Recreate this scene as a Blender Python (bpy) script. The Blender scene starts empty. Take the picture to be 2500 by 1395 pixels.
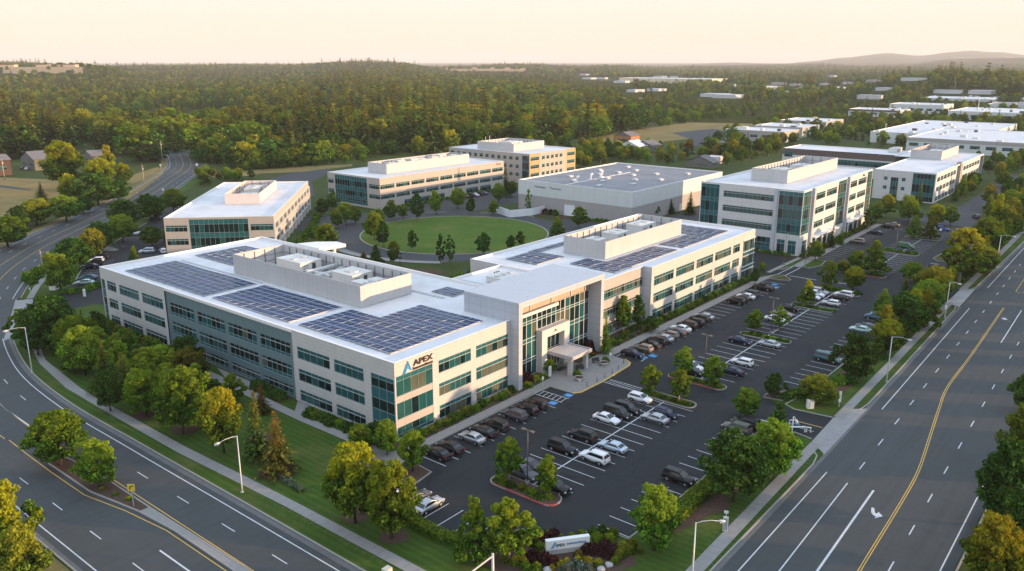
import bpy, bmesh, math, random
import numpy as np
from mathutils import Vector, Matrix
from mathutils.geometry import tessellate_polygon
R = random.Random(7)
S = bpy.context.scene
COL = S.collection
PI = math.pi
# ------------------------------------------------------------------ camera / survey helpers (site grid: x along the entrance front, y along the long side)
CAMP = Vector((-80.2, -89.1, 58.0)); FPX = 2000.0; HEAD = math.radians(50.709); PITCH = math.atan(547.5/2000)
_F = Vector((math.sin(HEAD), math.cos(HEAD), 0)); _Rt = Vector((math.cos(HEAD), -math.sin(HEAD), 0))
_fw = _F*math.cos(PITCH)+Vector((0, 0, -math.sin(PITCH))); _up = _F*math.sin(PITCH)+Vector((0, 0, math.cos(PITCH)))
def px(u, v, z=0.0):
    d = _fw + _Rt*((u-1250)/FPX) - _up*((v-697.5)/FPX)
    t = (z-CAMP.z)/d.z
    p = CAMP+d*t
    return (p.x, p.y)
def proj(x, y, z):
    d = Vector((x, y, z))-CAMP
    w = d.dot(_fw)
    return 1250+FPX*d.dot(_Rt)/w, 697.5-FPX*d.dot(_up)/w
def height_at(x, y, vtop):
    lo, hi = 0.5, 60
    for _ in range(30):
        m = (lo+hi)/2
        if proj(x, y, m)[1] > vtop: lo = m
        else: hi = m
    return lo
def mpp(x, y):
    return (Vector((x, y, 0))-CAMP).dot(_fw)/FPX
# ------------------------------------------------------------------ objects
def tag(o, label=None, cat=None, group=None, kind=None):
    if label: o['label'] = label
    if cat: o['category'] = cat
    if group: o['group'] = group
    if kind: o['kind'] = kind
    return o
def link(o, parent=None):
    COL.objects.link(o)
    if parent is not None: o.parent = parent
    return o
def empty(name, loc, rz=0, label=None, cat=None, group=None):
    o = bpy.data.objects.new(name, None); o.empty_display_size = .5
    o.location = loc if len(loc) == 3 else (loc[0], loc[1], 0); o.rotation_euler = (0, 0, rz)
    COL.objects.link(o)
    return tag(o, label, cat, group)
def dup(root, loc, rz=0, scale=None, label=None, group=None, cat=None, mats=None):
    def cp(o, par):
        c = o.copy(); COL.objects.link(c)
        if par is not None: c.parent = par
        for ch in kids.get(o, ()): cp(ch, c)
        return c
    kids = {}
    def walk(o):
        kids[o] = list(o.children)
        for ch in kids[o]: walk(ch)
    walk(root)
    r = cp(root, None)
    r.location = loc if len(loc) == 3 else (loc[0], loc[1], 0); r.rotation_euler = (0, 0, rz)
    if scale is not None: r.scale = scale
    return tag(r, label, cat, group)
class MB:
    def __init__(s, off=(0, 0, 0)): s.v = []; s.f = []; s.m = []; s.off = off
    def poly(s, pts, m=0):
        n = len(s.v); s.v += [tuple(p) for p in pts]; s.f.append(tuple(range(n, n+len(pts)))); s.m.append(m)
    def box(s, x0, y0, z0, x1, y1, z1, m=0, skip=''):
        n = len(s.v)
        s.v += [(x0, y0, z0), (x1, y0, z0), (x1, y1, z0), (x0, y1, z0), (x0, y0, z1), (x1, y0, z1), (x1, y1, z1), (x0, y1, z1)]
        for k, q in (('b', (0, 3, 2, 1)), ('t', (4, 5, 6, 7)), ('s', (0, 1, 5, 4)), ('e', (1, 2, 6, 5)), ('n', (2, 3, 7, 6)), ('w', (3, 0, 4, 7))):
            if k in skip: continue
            s.f.append(tuple(n+i for i in q)); s.m.append(m)
    def prism(s, pts, z0, z1, m=0, mtop=None, bottom=False):
        k = len(pts); n = len(s.v)
        s.v += [(p[0], p[1], z0) for p in pts]+[(p[0], p[1], z1) for p in pts]
        for i in range(k):
            j = (i+1) % k
            s.f.append((n+i, n+j, n+k+j, n+k+i)); s.m.append(m)
        for t in tessellate_polygon([[Vector((p[0], p[1], 0)) for p in pts]]):
            s.f.append(tuple(n+k+i for i in t)); s.m.append(m if mtop is None else mtop)
    def sheet(s, pts, z, m=0):
        n = len(s.v); s.v += [(p[0], p[1], z) for p in pts]
        for t in tessellate_polygon([[Vector((p[0], p[1], 0)) for p in pts]]):
            s.f.append(tuple(n+i for i in t)); s.m.append(m)
    def strip(s, pts, w, z0, z1=None, m=0, closed=False):
        """ribbon of width w along a polyline; with z1 a low wall / kerb"""
        P = [Vector((p[0], p[1])) for p in pts]; k = len(P)
        L = []; Rr = []
        for i in range(k):
            a = P[i-1] if (i > 0 or closed) else P[i]; b = P[(i+1) % k] if (i < k-1 or closed) else P[i]
            d = (b-a)
            d = d.normalized() if d.length > 1e-6 else Vector((1, 0))
            nrm = Vector((-d.y, d.x))*w/2
            L.append(P[i]+nrm); Rr.append(P[i]-nrm)
        n = len(s.v); top = z0 if z1 is None else z1
        for a, b in zip(L, Rr): s.v += [(a.x, a.y, top), (b.x, b.y, top)]
        if z1 is not None:
            for a, b in zip(L, Rr): s.v += [(a.x, a.y, z0), (b.x, b.y, z0)]
        rng = range(k if closed else k-1)
        for i in rng:
            j = (i+1) % k
            s.f.append((n+2*i, n+2*i+1, n+2*j+1, n+2*j)); s.m.append(m)
            if z1 is not None:
                q = n+2*k
                s.f.append((n+2*i, n+2*j, q+2*j, q+2*i)); s.m.append(m)
                s.f.append((n+2*i+1, n+2*j+1, q+2*j+1, q+2*i+1)); s.m.append(m)
    def tube(s, path, radii, n=6, m=0, cap=True):
        rings = []
        for i, p in enumerate(path):
            p = Vector(p)
            a = Vector(path[max(i-1, 0)]); b = Vector(path[min(i+1, len(path)-1)])
            d = (b-a).normalized() if (b-a).length > 1e-6 else Vector((0, 0, 1))
            q = d.to_track_quat('Z', 'Y'); base = len(s.v); r = radii[i] if isinstance(radii, (list, tuple)) else radii
            for k in range(n):
                t = 2*PI*k/n
                s.v.append(tuple(p+q @ Vector((math.cos(t)*r, math.sin(t)*r, 0))))
            rings.append(base)
        for a, b in zip(rings, rings[1:]):
            for k in range(n):
                s.f.append((a+k, a+(k+1) % n, b+(k+1) % n, b+k)); s.m.append(m)
        if cap:
            s.f.append(tuple(rings[0]+k for k in range(n))[::-1]); s.m.append(m)
            s.f.append(tuple(rings[-1]+k for k in range(n))); s.m.append(m)
    def build(s, name, mats, parent=None, smooth=False):
        me = bpy.data.meshes.new(name)
        o = s.off
        me.from_pydata([(v[0]-o[0], v[1]-o[1], v[2]-o[2]) for v in s.v] if o != (0, 0, 0) else s.v, [], s.f)
        mats = mats if isinstance(mats, (list, tuple)) else [mats]
        for m in mats: me.materials.append(m)
        if len(mats) > 1: me.polygons.foreach_set('material_index', s.m)
        if smooth: me.polygons.foreach_set('use_smooth', [True]*len(me.polygons))
        me.update()
        return link(bpy.data.objects.new(name, me), parent)
def catmull(pts, step=3.0):
    P = [Vector(p) for p in pts]; out = []
    for i in range(len(P)-1):
        p0 = P[i-1] if i else P[0]*2-P[1]; p1 = P[i]; p2 = P[i+1]; p3 = P[i+2] if i+2 < len(P) else P[-1]*2-P[-2]
        n = max(1, int((p2-p1).length/step))
        for k in range(n):
            t = k/n
            out.append(.5*((2*p1)+(p2-p0)*t+(2*p0-5*p1+4*p2-p3)*t*t+(3*p1-p0-3*p2+p3)*t**3))
    out.append(P[-1]); return out
def offset(pts, d):
    """positive = right of travel"""
    o = []
    for i, p in enumerate(pts):
        a = pts[max(i-1, 0)]; b = pts[min(i+1, len(pts)-1)]
        t = (b-a).normalized(); o.append(p+Vector((t.y, -t.x))*d)
    return o
def inpoly(x, y, P):
    c = False; j = len(P)-1
    for i in range(len(P)):
        if (P[i][1] > y) != (P[j][1] > y) and x < (P[j][0]-P[i][0])*(y-P[i][1])/(P[j][1]-P[i][1])+P[i][0]: c = not c
        j = i
    return c
# ------------------------------------------------------------------ materials
def newmat(name):
    m = bpy.data.materials.new(name); m.use_nodes = True
    nt = m.node_tree; b = nt.nodes['Principled BSDF']
    return m, nt, b
def N(nt, t, **k):
    n = nt.nodes.new(t)
    for a, v in k.items():
        if a.startswith('i_'): n.inputs[a[2:].replace('_', ' ')].default_value = v
        else: setattr(n, a, v)
    return n
def M2(nt, op, a, b=None, c=None):
    n = nt.nodes.new('ShaderNodeMath'); n.operation = op
    for i, x in enumerate((a, b, c)):
        if x is None: continue
        if isinstance(x, (int, float)): n.inputs[i].default_value = x
        else: nt.links.new(x, n.inputs[i])
    return n.outputs[0]
def MIX(nt, fac, a, b, mode='MIX'):
    n = nt.nodes.new('ShaderNodeMix'); n.data_type = 'RGBA'; n.blend_type = mode
    for i, x in ((0, fac), (6, a), (7, b)):
        if isinstance(x, (int, float)): n.inputs[i].default_value = x
        elif isinstance(x, (tuple, list)): n.inputs[i].default_value = (*x[:3], 1)
        else: nt.links.new(x, n.inputs[i])
    return n.outputs[2]
def RAMP(nt, fac, stops):
    n = nt.nodes.new('ShaderNodeValToRGB'); e = n.color_ramp.elements
    while len(e) < len(stops): e.new(.5)
    for x, (p, c) in zip(e, stops):
        x.position = p; x.color = (*c[:3], 1) if isinstance(c, (tuple, list)) else (c, c, c, 1)
    nt.links.new(fac, n.inputs[0]); return n.outputs[0]
def POS(nt): return nt.nodes.new('ShaderNodeNewGeometry').outputs['Position']
def NOISE(nt, vec, scale, detail=4, rough=.55, vs=None):
    if vs:
        mp = nt.nodes.new('ShaderNodeMapping'); mp.inputs['Scale'].default_value = vs; nt.links.new(vec, mp.inputs[0]); vec = mp.outputs[0]
    n = nt.nodes.new('ShaderNodeTexNoise'); n.inputs['Scale'].default_value = scale; n.inputs['Detail'].default_value = detail; n.inputs['Roughness'].default_value = rough
    nt.links.new(vec, n.inputs['Vector']); return n.outputs['Fac']
def BUMP(nt, b, h, strength=.3, dist=.1):
    n = nt.nodes.new('ShaderNodeBump'); n.inputs['Strength'].default_value = strength; n.inputs['Distance'].default_value = dist
    nt.links.new(h, n.inputs['Height']); nt.links.new(n.outputs[0], b.inputs['Normal'])
def plain(name, c, rough=.7, spec=.3, metal=0, var=.12, scale=.6):
    m, nt, b = newmat(name)
    b.inputs['Roughness'].default_value = rough; b.inputs['Specular IOR Level'].default_value = spec; b.inputs['Metallic'].default_value = metal
    if var:
        n = NOISE(nt, POS(nt), scale, 5, .6)
        nt.links.new(MIX(nt, n, [x*(1-var) for x in c], [min(1, x*(1+var)) for x in c]), b.inputs['Base Color'])
    else: b.inputs['Base Color'].default_value = (*c, 1)
    return m
def asphalt(name, base, stains=.5, seams=True):
    m, nt, b = newmat(name); p = POS(nt)
    big = NOISE(nt, p, .045, 4, .6); fine = NOISE(nt, p, 6, 3, .7); mid = NOISE(nt, p, .5, 5, .65)
    c = MIX(nt, big, [x*(1-.28*stains) for x in base], [x*(1+.35*stains) for x in base])
    c = MIX(nt, RAMP(nt, mid, [(.35, 0.0), (.75, .5)]), c, [x*1.35 for x in base])
    c = MIX(nt, M2(nt, 'MULTIPLY', fine, .35), c, [x*1.5 for x in base])
    st = NOISE(nt, p, .9, 3, .6, vs=(.03, 1, 1)); c = MIX(nt, RAMP(nt, st, [(.45, 0.0), (.7, .28)]), c, [x*.6 for x in base])
    st = NOISE(nt, p, .8, 3, .6, vs=(1, .03, 1)); c = MIX(nt, RAMP(nt, st, [(.5, 0.0), (.75, .22)]), c, [x*1.45 for x in base])
    if seams:
        v = nt.nodes.new('ShaderNodeTexVoronoi'); v.feature = 'DISTANCE_TO_EDGE'; v.inputs['Scale'].default_value = .05
        dn = nt.nodes.new('ShaderNodeTexNoise'); dn.inputs['Scale'].default_value = .35; dn.inputs['Detail'].default_value = 4; nt.links.new(p, dn.inputs['Vector'])
        va = nt.nodes.new('ShaderNodeVectorMath'); va.operation = 'MULTIPLY_ADD'; nt.links.new(dn.outputs['Color'], va.inputs[0]); va.inputs[1].default_value = (6, 6, 0); nt.links.new(p, va.inputs[2])
        nt.links.new(va.outputs[0], v.inputs['Vector'])
        line = RAMP(nt, v.outputs['Distance'], [(0, .75), (.009, 0)])
        sp = NOISE(nt, p, 1.1, 2, .5); c = MIX(nt, RAMP(nt, sp, [(.66, 0.0), (.74, .45)]), c, [x*.45 for x in base])
        pv_ = nt.nodes.new('ShaderNodeTexVoronoi'); pv_.inputs['Scale'].default_value = .09; pv_.distance = 'CHEBYCHEV'; nt.links.new(p, pv_.inputs['Vector']); sc_ = nt.nodes.new('ShaderNodeSeparateColor'); nt.links.new(pv_.outputs['Color'], sc_.inputs[0])
        c = MIX(nt, RAMP(nt, sc_.outputs[0], [(.82, 0.0), (.83, .30)]), c, [x*.62 for x in base])
        c = MIX(nt, line, c, [x*.35 for x in base])
    nt.links.new(c, b.inputs['Base Color']); b.inputs['Roughness'].default_value = .85; b.inputs['Specular IOR Level'].default_value = .25
    BUMP(nt, b, fine, .25, .02)
    return m
def turf(name, a, c2, stripes=False, dry=None):
    m, nt, b = newmat(name); p = POS(nt)
    big = NOISE(nt, p, .06, 5, .6); fine = NOISE(nt, p, 3.5, 4, .75)
    c = MIX(nt, RAMP(nt, big, [(.3, 0.0), (.7, 1.0)]), a, c2)
    if stripes:
        w = nt.nodes.new('ShaderNodeTexWave'); w.inputs['Scale'].default_value = .28; w.inputs['Distortion'].default_value = 1.2; w.inputs['Detail'].default_value = 1; w.bands_direction = 'X'
        nt.links.new(p, w.inputs[0]); c = MIX(nt, M2(nt, 'MULTIPLY', w.outputs['Fac'], .5), c, [x*.6 for x in a])
    if dry:
        d = NOISE(nt, p, .09, 6, .7); c = MIX(nt, RAMP(nt, d, [(.5, 0.0), (.72, .75)]), c, dry)
    c = MIX(nt, M2(nt, 'MULTIPLY', fine, .55), c, [x*.45 for x in a])
    nt.links.new(c, b.inputs['Base Color']); b.inputs['Roughness'].default_value = .95; b.inputs['Specular IOR Level'].default_value = .1
    BUMP(nt, b, fine, .8, .12)
    return m
def joints(nt, zs, hs, w=.03):
    """dark thin reveal lines every zs metres up and hs metres along"""
    sx = nt.nodes.new('ShaderNodeSeparateXYZ'); nt.links.new(nt.nodes.new('ShaderNodeTexCoord').outputs['Object'], sx.inputs[0])
    def ln(val, step):
        f = M2(nt, 'FRACT', M2(nt, 'DIVIDE', val, step)); return M2(nt, 'LESS_THAN', f, w/step)
    a = ln(M2(nt, 'ADD', sx.outputs[2], 100), zs)
    if hs:
        h = M2(nt, 'ADD', M2(nt, 'ADD', sx.outputs[0], sx.outputs[1]), 1000); a = M2(nt, 'MAXIMUM', a, ln(h, hs))
    return a
def facade_mat(name, c, zs=.68, hs=6.0, var=.1, dark=.72, rough=.8, w=.05):
    m, nt, b = newmat(name); p = POS(nt)
    n = NOISE(nt, p, .5, 6, .6); st = NOISE(nt, p, .9, 4, .6, vs=(1, 1, .12))
    col = MIX(nt, n, [x*(1-var) for x in c], [x*(1+var) for x in c])
    col = MIX(nt, RAMP(nt, st, [(.5, 0.0), (.8, .3)]), col, [x*.72 for x in c])
    col = MIX(nt, M2(nt, 'MULTIPLY', joints(nt, zs, hs, w), 1-dark), col, [x*.1 for x in c])
    nt.links.new(col, b.inputs['Base Color']); b.inputs['Roughness'].default_value = rough; b.inputs['Specular IOR Level'].default_value = .25
    return m
def roof_mat(name, c, dirty=.6):
    m, nt, b = newmat(name); p = POS(nt)
    n = NOISE(nt, p, .12, 6, .65); f = NOISE(nt, p, 1.4, 5, .65)
    col = MIX(nt, RAMP(nt, n, [(.42, 0.0), (.75, dirty)]), c, [x*.62 for x in c])
    col = MIX(nt, RAMP(nt, f, [(.55, 0.0), (.8, dirty*.6)]), col, [c[0]*.6, c[1]*.55, c[2]*.48])
    sx = nt.nodes.new('ShaderNodeSeparateXYZ'); nt.links.new(p, sx.inputs[0])
    seam = M2(nt, 'LESS_THAN', M2(nt, 'FRACT', M2(nt, 'DIVIDE', M2(nt, 'ADD', sx.outputs[0], 1000), 3.05)), .02)
    col = MIX(nt, M2(nt, 'MULTIPLY', seam, .22), col, [x*.4 for x in c])
    nt.links.new(col, b.inputs['Base Color']); b.inputs['Roughness'].default_value = .7; b.inputs['Specular IOR Level'].default_value = .25
    return m
def glass_mat(name, c, rough=.08, spec=.5, var=.35):
    m, nt, b = newmat(name); n = NOISE(nt, POS(nt), .35, 3, .5)
    nt.links.new(MIX(nt, n, [x*(1-var) for x in c], [x*(1+var) for x in c]), b.inputs['Base Color'])
    b.inputs['Roughness'].default_value = rough; b.inputs['Specular IOR Level'].default_value = spec
    return m
def leaf_mat(name, c, c2=None, hue=.018, val=.28, trans=.38, top=None):
    m, nt, b = newmat(name); oi = nt.nodes.new('ShaderNodeObjectInfo')
    tc = nt.nodes.new('ShaderNodeTexCoord').outputs['Object']
    n = NOISE(nt, tc, .55, 3, .6); f = NOISE(nt, tc, 2.6, 2, .6)
    col = MIX(nt, RAMP(nt, n, [(.35, 0.0), (.65, 1.0)]), c, c2 or [x*1.5 for x in c])
    col = MIX(nt, M2(nt, 'MULTIPLY', f, .4), col, [x*.45 for x in c])
    isl_ = nt.nodes.new('ShaderNodeNewGeometry').outputs['Random Per Island']
    col = MIX(nt, 1.0, col, RAMP(nt, isl_, [(0, .32), (.6, .95), (1, 2.2)]), 'MULTIPLY')
    if top:  # low sun on the crown tops, with autumn tint, painted into leaf colour
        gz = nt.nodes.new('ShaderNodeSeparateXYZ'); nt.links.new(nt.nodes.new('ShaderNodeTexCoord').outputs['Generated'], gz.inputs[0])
        sun_top = M2(nt, 'ADD', gz.outputs[2], M2(nt, 'MULTIPLY', M2(nt, 'SUBTRACT', n, .5), 1.3)); col = MIX(nt, RAMP(nt, sun_top, [(.45, 0.0), (.85, 1.0)]), col, top)
    hsv = nt.nodes.new('ShaderNodeHueSaturation'); nt.links.new(col, hsv.inputs['Color'])
    nt.links.new(M2(nt, 'ADD', M2(nt, 'MULTIPLY', oi.outputs['Random'], hue*2), .5-hue), hsv.inputs['Hue'])
    r2 = M2(nt, 'FRACT', M2(nt, 'MULTIPLY', oi.outputs['Random'], 7.31))
    nt.links.new(M2(nt, 'ADD', M2(nt, 'MULTIPLY', r2, val*2), 1-val), hsv.inputs['Value'])
    out = hsv.outputs[0]
    nt.nodes.remove(b)
    d = nt.nodes.new('ShaderNodeBsdfDiffuse'); t = nt.nodes.new('ShaderNodeBsdfTranslucent'); mx = nt.nodes.new('ShaderNodeMixShader')
    nt.links.new(out, d.inputs[0]); nt.links.new(out, t.inputs[0]); mx.inputs[0].default_value = trans
    nt.links.new(d.outputs[0], mx.inputs[1]); nt.links.new(t.outputs[0], mx.inputs[2]); nt.links.new(mx.outputs[0], nt.nodes['Material Output'].inputs[0])
    return m
A_LOT = asphalt('asphalt_lot', (.0185, .0212, .0228), 1.0)
A_ROAD = asphalt('asphalt_road', (.052, .056, .055), 1.1, False)
A_LANE = asphalt('asphalt_back', (.045, .047, .048), .6, False)
CONC = plain('concrete_walk', (.25, .24, .222), .9, .2, 0, .2, .8)
GUTTER = plain('gutter_concrete', (.13, .13, .125), .9, .2, 0, .3, .8)
CONC2 = plain('concrete_apron', (.27, .265, .255), .9, .2, 0, .22, .5)
KERB = plain('kerb_concrete', (.29, .27, .24), .9, .2, 0, .2, 1.2)
KERBRED = plain('kerb_red_paint', (.30, .07, .06), .8, .3, 0, .3, 2)
KERBYEL = plain('kerb_yellow_paint', (.60, .40, .10), .8, .3, 0, .2, 2)
WHITEP = plain('white_paint', (.54, .55, .55), .8, .2, 0, .35, 2.2)
YELP = plain('yellow_paint', (.58, .36, .07), .7, .3, 0, .2, 1.5)
BLUEP = plain('blue_paint', (.03, .22, .5), .7, .3, 0, .2, 2)
LAWN = turf('mown_grass', (.050, .100, .014), (.075, .125, .020), True, (.17, .15, .05))
OVAL = turf('oval_grass', (.075, .145, .018), (.110, .170, .026), True, (.20, .17, .05))
WILD = turf('wild_ground', (.042, .072, .016), (.072, .088, .022), False, (.10, .085, .04))
FIELD = turf('dry_field', (.25, .185, .07), (.31, .22, .085), False, (.12, .135, .04))
VERGE = turf('dry_verge', (.20, .16, .06), (.26, .20, .08), False, (.12, .13, .04))
MULCH = plain('bark_mulch', (.085, .055, .042), 1, .1, 0, .45, 2.5)
TRUNK = plain('bark', (.065, .05, .038), .95, .1, 0, .3, 3)
PALETRUNK = plain('pale_bark', (.32, .29, .24), .95, .1, 0, .2, 3)
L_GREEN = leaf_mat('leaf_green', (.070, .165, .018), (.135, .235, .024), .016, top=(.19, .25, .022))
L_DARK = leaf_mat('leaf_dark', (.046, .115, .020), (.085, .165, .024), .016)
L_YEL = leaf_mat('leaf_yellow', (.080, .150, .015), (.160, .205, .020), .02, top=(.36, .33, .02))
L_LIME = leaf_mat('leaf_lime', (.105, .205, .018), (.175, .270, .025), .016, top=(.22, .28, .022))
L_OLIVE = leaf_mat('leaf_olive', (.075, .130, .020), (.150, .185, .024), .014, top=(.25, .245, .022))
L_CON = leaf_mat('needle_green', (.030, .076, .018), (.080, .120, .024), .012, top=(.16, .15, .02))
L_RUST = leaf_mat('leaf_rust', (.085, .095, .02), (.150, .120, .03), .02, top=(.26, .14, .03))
L_PURP = leaf_mat('leaf_purple', (.060, .022, .024), (.10, .035, .035), .01)
L_GREY = leaf_mat('leaf_grey', (.11, .15, .10), (.19, .23, .17), .01)
L_BRIGHT = leaf_mat('leaf_bright', (.40, .34, .02), (.55, .45, .03), .01)
W_CONC = facade_mat('panel_concrete', (.50, .48, .45))
W_WHITE = facade_mat('panel_white', (.56, .555, .54), 1.35, 5.2)
W_GREY = facade_mat('panel_slate', (.135, .195, .205), .4, 0, .16, .6, .6)
W_TAN = facade_mat('panel_tan', (.43, .385, .34), .8, 8)
W_BAND = facade_mat('panel_band', (.40, .37, .34), .68, 6)
W_METAL = facade_mat('panel_metal', (.44, .46, .49), 1.45, 2.9, .06, .55, .55)
W_ORANGE = facade_mat('panel_orange', (.46, .33, .18), .5, 4)
W_BROWN = facade_mat('panel_brown', (.13, .10, .09), .6, 6)
W_CORR = facade_mat('screen_ribbed', (.47, .455, .44), 4.5, 1.5, .06, .7, .6)
W_WARE = facade_mat('tilt_up_white', (.58, .60, .58), 20, 9, .05, .7)
W_WARELOW = facade_mat('tilt_up_grey', (.36, .34, .32), 2.4, 9, .08, .8)
ROOFW = roof_mat('roof_membrane', (.64, .635, .63))
ROOFG = roof_mat('roof_gravel', (.225, .225, .235), .7)
SKYL = plain('skylight_dome', (.46, .47, .48), .5, .3, 0, .1)
CAP = plain('parapet_cap', (.74, .70, .65), .6, .3, 0, .06, 1)
G_DARK = glass_mat('glass_dark', (.004, .020, .022))
G_TEAL = glass_mat('glass_teal', (.012, .078, .084))
G_MID = glass_mat('glass_mid', (.018, .080, .078))
G_BLIND = glass_mat('glass_blind', (.085, .10, .07), .2)
G_SPAN = glass_mat('glass_spandrel', (.022, .115, .125), .15)
G_LAMP = plain('lamp_lens', (.75, .75, .7), .3, .5, 0, 0)
FRAME = plain('window_frame', (.22, .27, .27), .5, .4, 0, .05)
FRAMEW = plain('window_frame_white', (.70, .68, .64), .5, .4, 0, .05)
POSTM = plain('screen_post_grey', (.16, .16, .18), .6, .3, 0, 0)
DARKM = plain('dark_metal', (.05, .05, .055), .5, .4, 0, .1)
BRONZE = plain('bronze_pole', (.13, .10, .075), .5, .4, 0, .1)
GALV = plain('galvanised', (.50, .50, .48), .45, .4, .3, .1)
WHITEM = plain('white_metal', (.72, .70, .66), .5, .4, 0, .08, 1)
UNITM = plain('unit_metal', (.60, .58, .53), .6, .3, 0, .12, 1)
PVF = plain('panel_frame', (.60, .64, .68), .5, .3, 0, 0)
PVM, _nt, _b = newmat('solar_cell')
_tc = _nt.nodes.new('ShaderNodeTexCoord').outputs['Object']; _oi = _nt.nodes.new('ShaderNodeObjectInfo')
_nt.links.new(MIX(_nt, _oi.outputs['Random'], (.008, .027, .085), (.016, .042, .12)), _b.inputs['Base Color'])
_b.inputs['Roughness'].default_value = .3; _b.inputs['Specular IOR Level'].default_value = .05
TYRE = plain('tyre', (.02, .02, .02), .9, .2, 0, 0)
RIM = plain('rim', (.45, .45, .46), .35, .5, .6, 0)
CARGLASS = plain('car_glass', (.012, .016, .02), .06, .6, 0, 0)
HEADL = plain('headlight', (.65, .66, .68), .15, .6, 0, 0)
TAILL = plain('tail_light', (.35, .02, .02), .25, .5, 0, 0)
SIGNY = plain('sign_yellow', (.72, .52, .06), .5, .4, 0, 0)
LOGO1 = plain('emblem_blue', (.03, .20, .42), .4, .4, 0, 0)
LOGO2 = plain('emblem_light_blue', (.10, .40, .62), .4, .4, 0, 0)
LETTER = plain('letter_brown', (.045, .025, .02), .4, .4, 0, 0)
REDM = plain('red_paint', (.4, .04, .03), .5, .4, 0, 0)
WOOD = plain('weathered_wood', (.16, .12, .09), .9, .2, 0, .3, 3)
BRICK = facade_mat('red_brick', (.09, .055, .045), .3, 1.2)
SHING = plain('shingle', (.16, .15, .15), .9, .2, 0, .2, 2)
CREAM = facade_mat('siding_cream', (.16, .155, .13), .25, 0)
# ------------------------------------------------------------------ ground, roads, paving
def struct(o): o['kind'] = 'structure'; return o
g = MB(); g.sheet([(-30000, -30000), (30000, -30000), (30000, 30000), (-30000, 30000)], -.03); struct(g.build('ground', WILD))
# west arterial: centre line between the two yellow lines
WC = catmull([(-36.6, -90), (-36.6, -40), (-36.6, 0), (-36.7, 30), (-36.5, 58), (-33.6, 84), (-25.4, 114), (-14, 138.5), (1.6, 166), (15.6, 185), (31, 202.6), (57, 228), (97, 268), (130.5, 307.5), (158, 341), (178, 374), (205, 430), (240, 520)], 3.0)
def wc(d): return offset(WC, d)
m = MB(); a = wc(-10.9); b = wc(10.5)
for i in range(len(WC)-1): m.poly([(a[i].x, a[i].y, .004), (b[i].x, b[i].y, .004), (b[i+1].x, b[i+1].y, .004), (a[i+1].x, a[i+1].y, .004)])
struct(m.build('road', A_ROAD))
# east arterial
m = MB(); m.sheet([(-160, -54.6), (40, -54.3), (60, -53.9), (158, -52.2), (225, -52.5), (420, -52), (700, -52), (700, -76), (-160, -76)], .0043); struct(m.build('road', A_ROAD))
# junction of the two arterials lies below the frame
m = MB(); m.sheet([(-80, -110), (-20, -110), (-20, -49), (-26, -40), (-47.5, -40), (-80, -50)], .0082); struct(m.build('road', A_ROAD))
# gutters and kerbs
k = MB()
k.strip([(p.x, p.y) for p in wc(10.0) if 111 > p.y > -48], .7, .0122)
k.strip([(p.x, p.y) for p in wc(-10.6)], .5, .0122)
k.strip([(-12, -54.3), (38, -54.0), (60, -53.7), (138, -52.3)], .7, .0122)
k.strip([(158, -52.0), (222, -52.4), (420, -52)], .7, .0122)
struct(k.build('gutter', GUTTER))
k = MB()
k.strip([(p.x, p.y) for p in wc(10.55) if 102 > p.y > -44], .22, 0, .15)
k.strip([(p.x, p.y) for p in wc(10.55) if p.y > 133.5], .22, 0, .15)
k.strip([(p.x, p.y) for p in wc(-11.0)], .22, 0, .15)
k.strip([(-12, -53.9), (34, -53.7), (37, -53.2), (38.2, -52.2)], .22, 0, .15)
k.strip([(57.4, -51.4), (58.8, -52.8), (62, -53.2), (134, -51.9), (138, -51.4)], .22, 0, .15)
k.strip([(157, -51), (160, -51.6), (222, -51.9), (420, -51.6)], .22, 0, .15)
k.strip([(-60, -76.3), (700, -76.3)], .22, 0, .15)
struct(k.build('kerb', KERB))
# lawns between streets and buildings (raised sheets)
lw = MB(); zl = .05
side = [(p.x, p.y) for p in wc(10.66)]
low = [p for p in side if -44 < p[1] < 101.5]
lw.sheet([(-16, -50)]+low+[(-17, 103), (-8, 108), (-1, 114), (5.2, 113.9), (8, 101), (-.2, 98), (-.2, -1), (-3.6, -4.6), (-5.4, -6.2), (-9.2, -12.2), (-14.2, -13), (-14.2, -26.8), (-7.8, -33.2), (-5.2, -37), (-.8, -38.6), (-.7, -42.8), (5, -43.1), (36, -42.9), (42, -44.9), (42, -50.4), (40.9, -50.8), (37.9, -53.8), (-11, -53.9)], zl)
hi = [p for p in side if p[1] > 134.5 and p[1] < 400]
lw.sheet(hi+[(185, 372), (160, 320), (120, 270), (90, 240), (66, 206), (50, 189.6), (37, 176), (32, 171.4), (18.7, 152.9), (9.4, 136.8), (3, 131), (-2.6, 130.4), (-6.2, 132.6)], zl)
lw.sheet([(52.8, -50.6), (58, -51.9), (62, -53.1), (134, -51.8), (138.4, -49.3), (139, -46.8), (136.2, -43.8), (62, -43.2), (60, -42), (54, -41), (53.4, -38), (51.5, -44)], zl)
lw.sheet([(155.6, -48.6), (157.6, -51.2), (222, -51.8), (420, -51.5), (420, -34), (264, -34), (250, -41.5), (188, -42.5), (160, -42.8), (156.5, -44)], zl)
lw.sheet([(-.2, 101), (8, 101), (20, 107), (30, 124), (44, 149), (67, 126), (94, 154), (80.8, 135), (75.6, 122), (73, 105), (76, 88), (84, 70), (43.2, 62), (43.2, 97.7)], zl)
struct(lw.build('lawn', LAWN))
e = MB(); e.strip([(p.x, p.y) for p in wc(-12.9) if p.y > 60], 3.2, .02); e.strip([(p.x, p.y) for p in wc(-12.5) if p.y < 60], 2.4, .02); struct(e.build('verge', VERGE))
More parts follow.
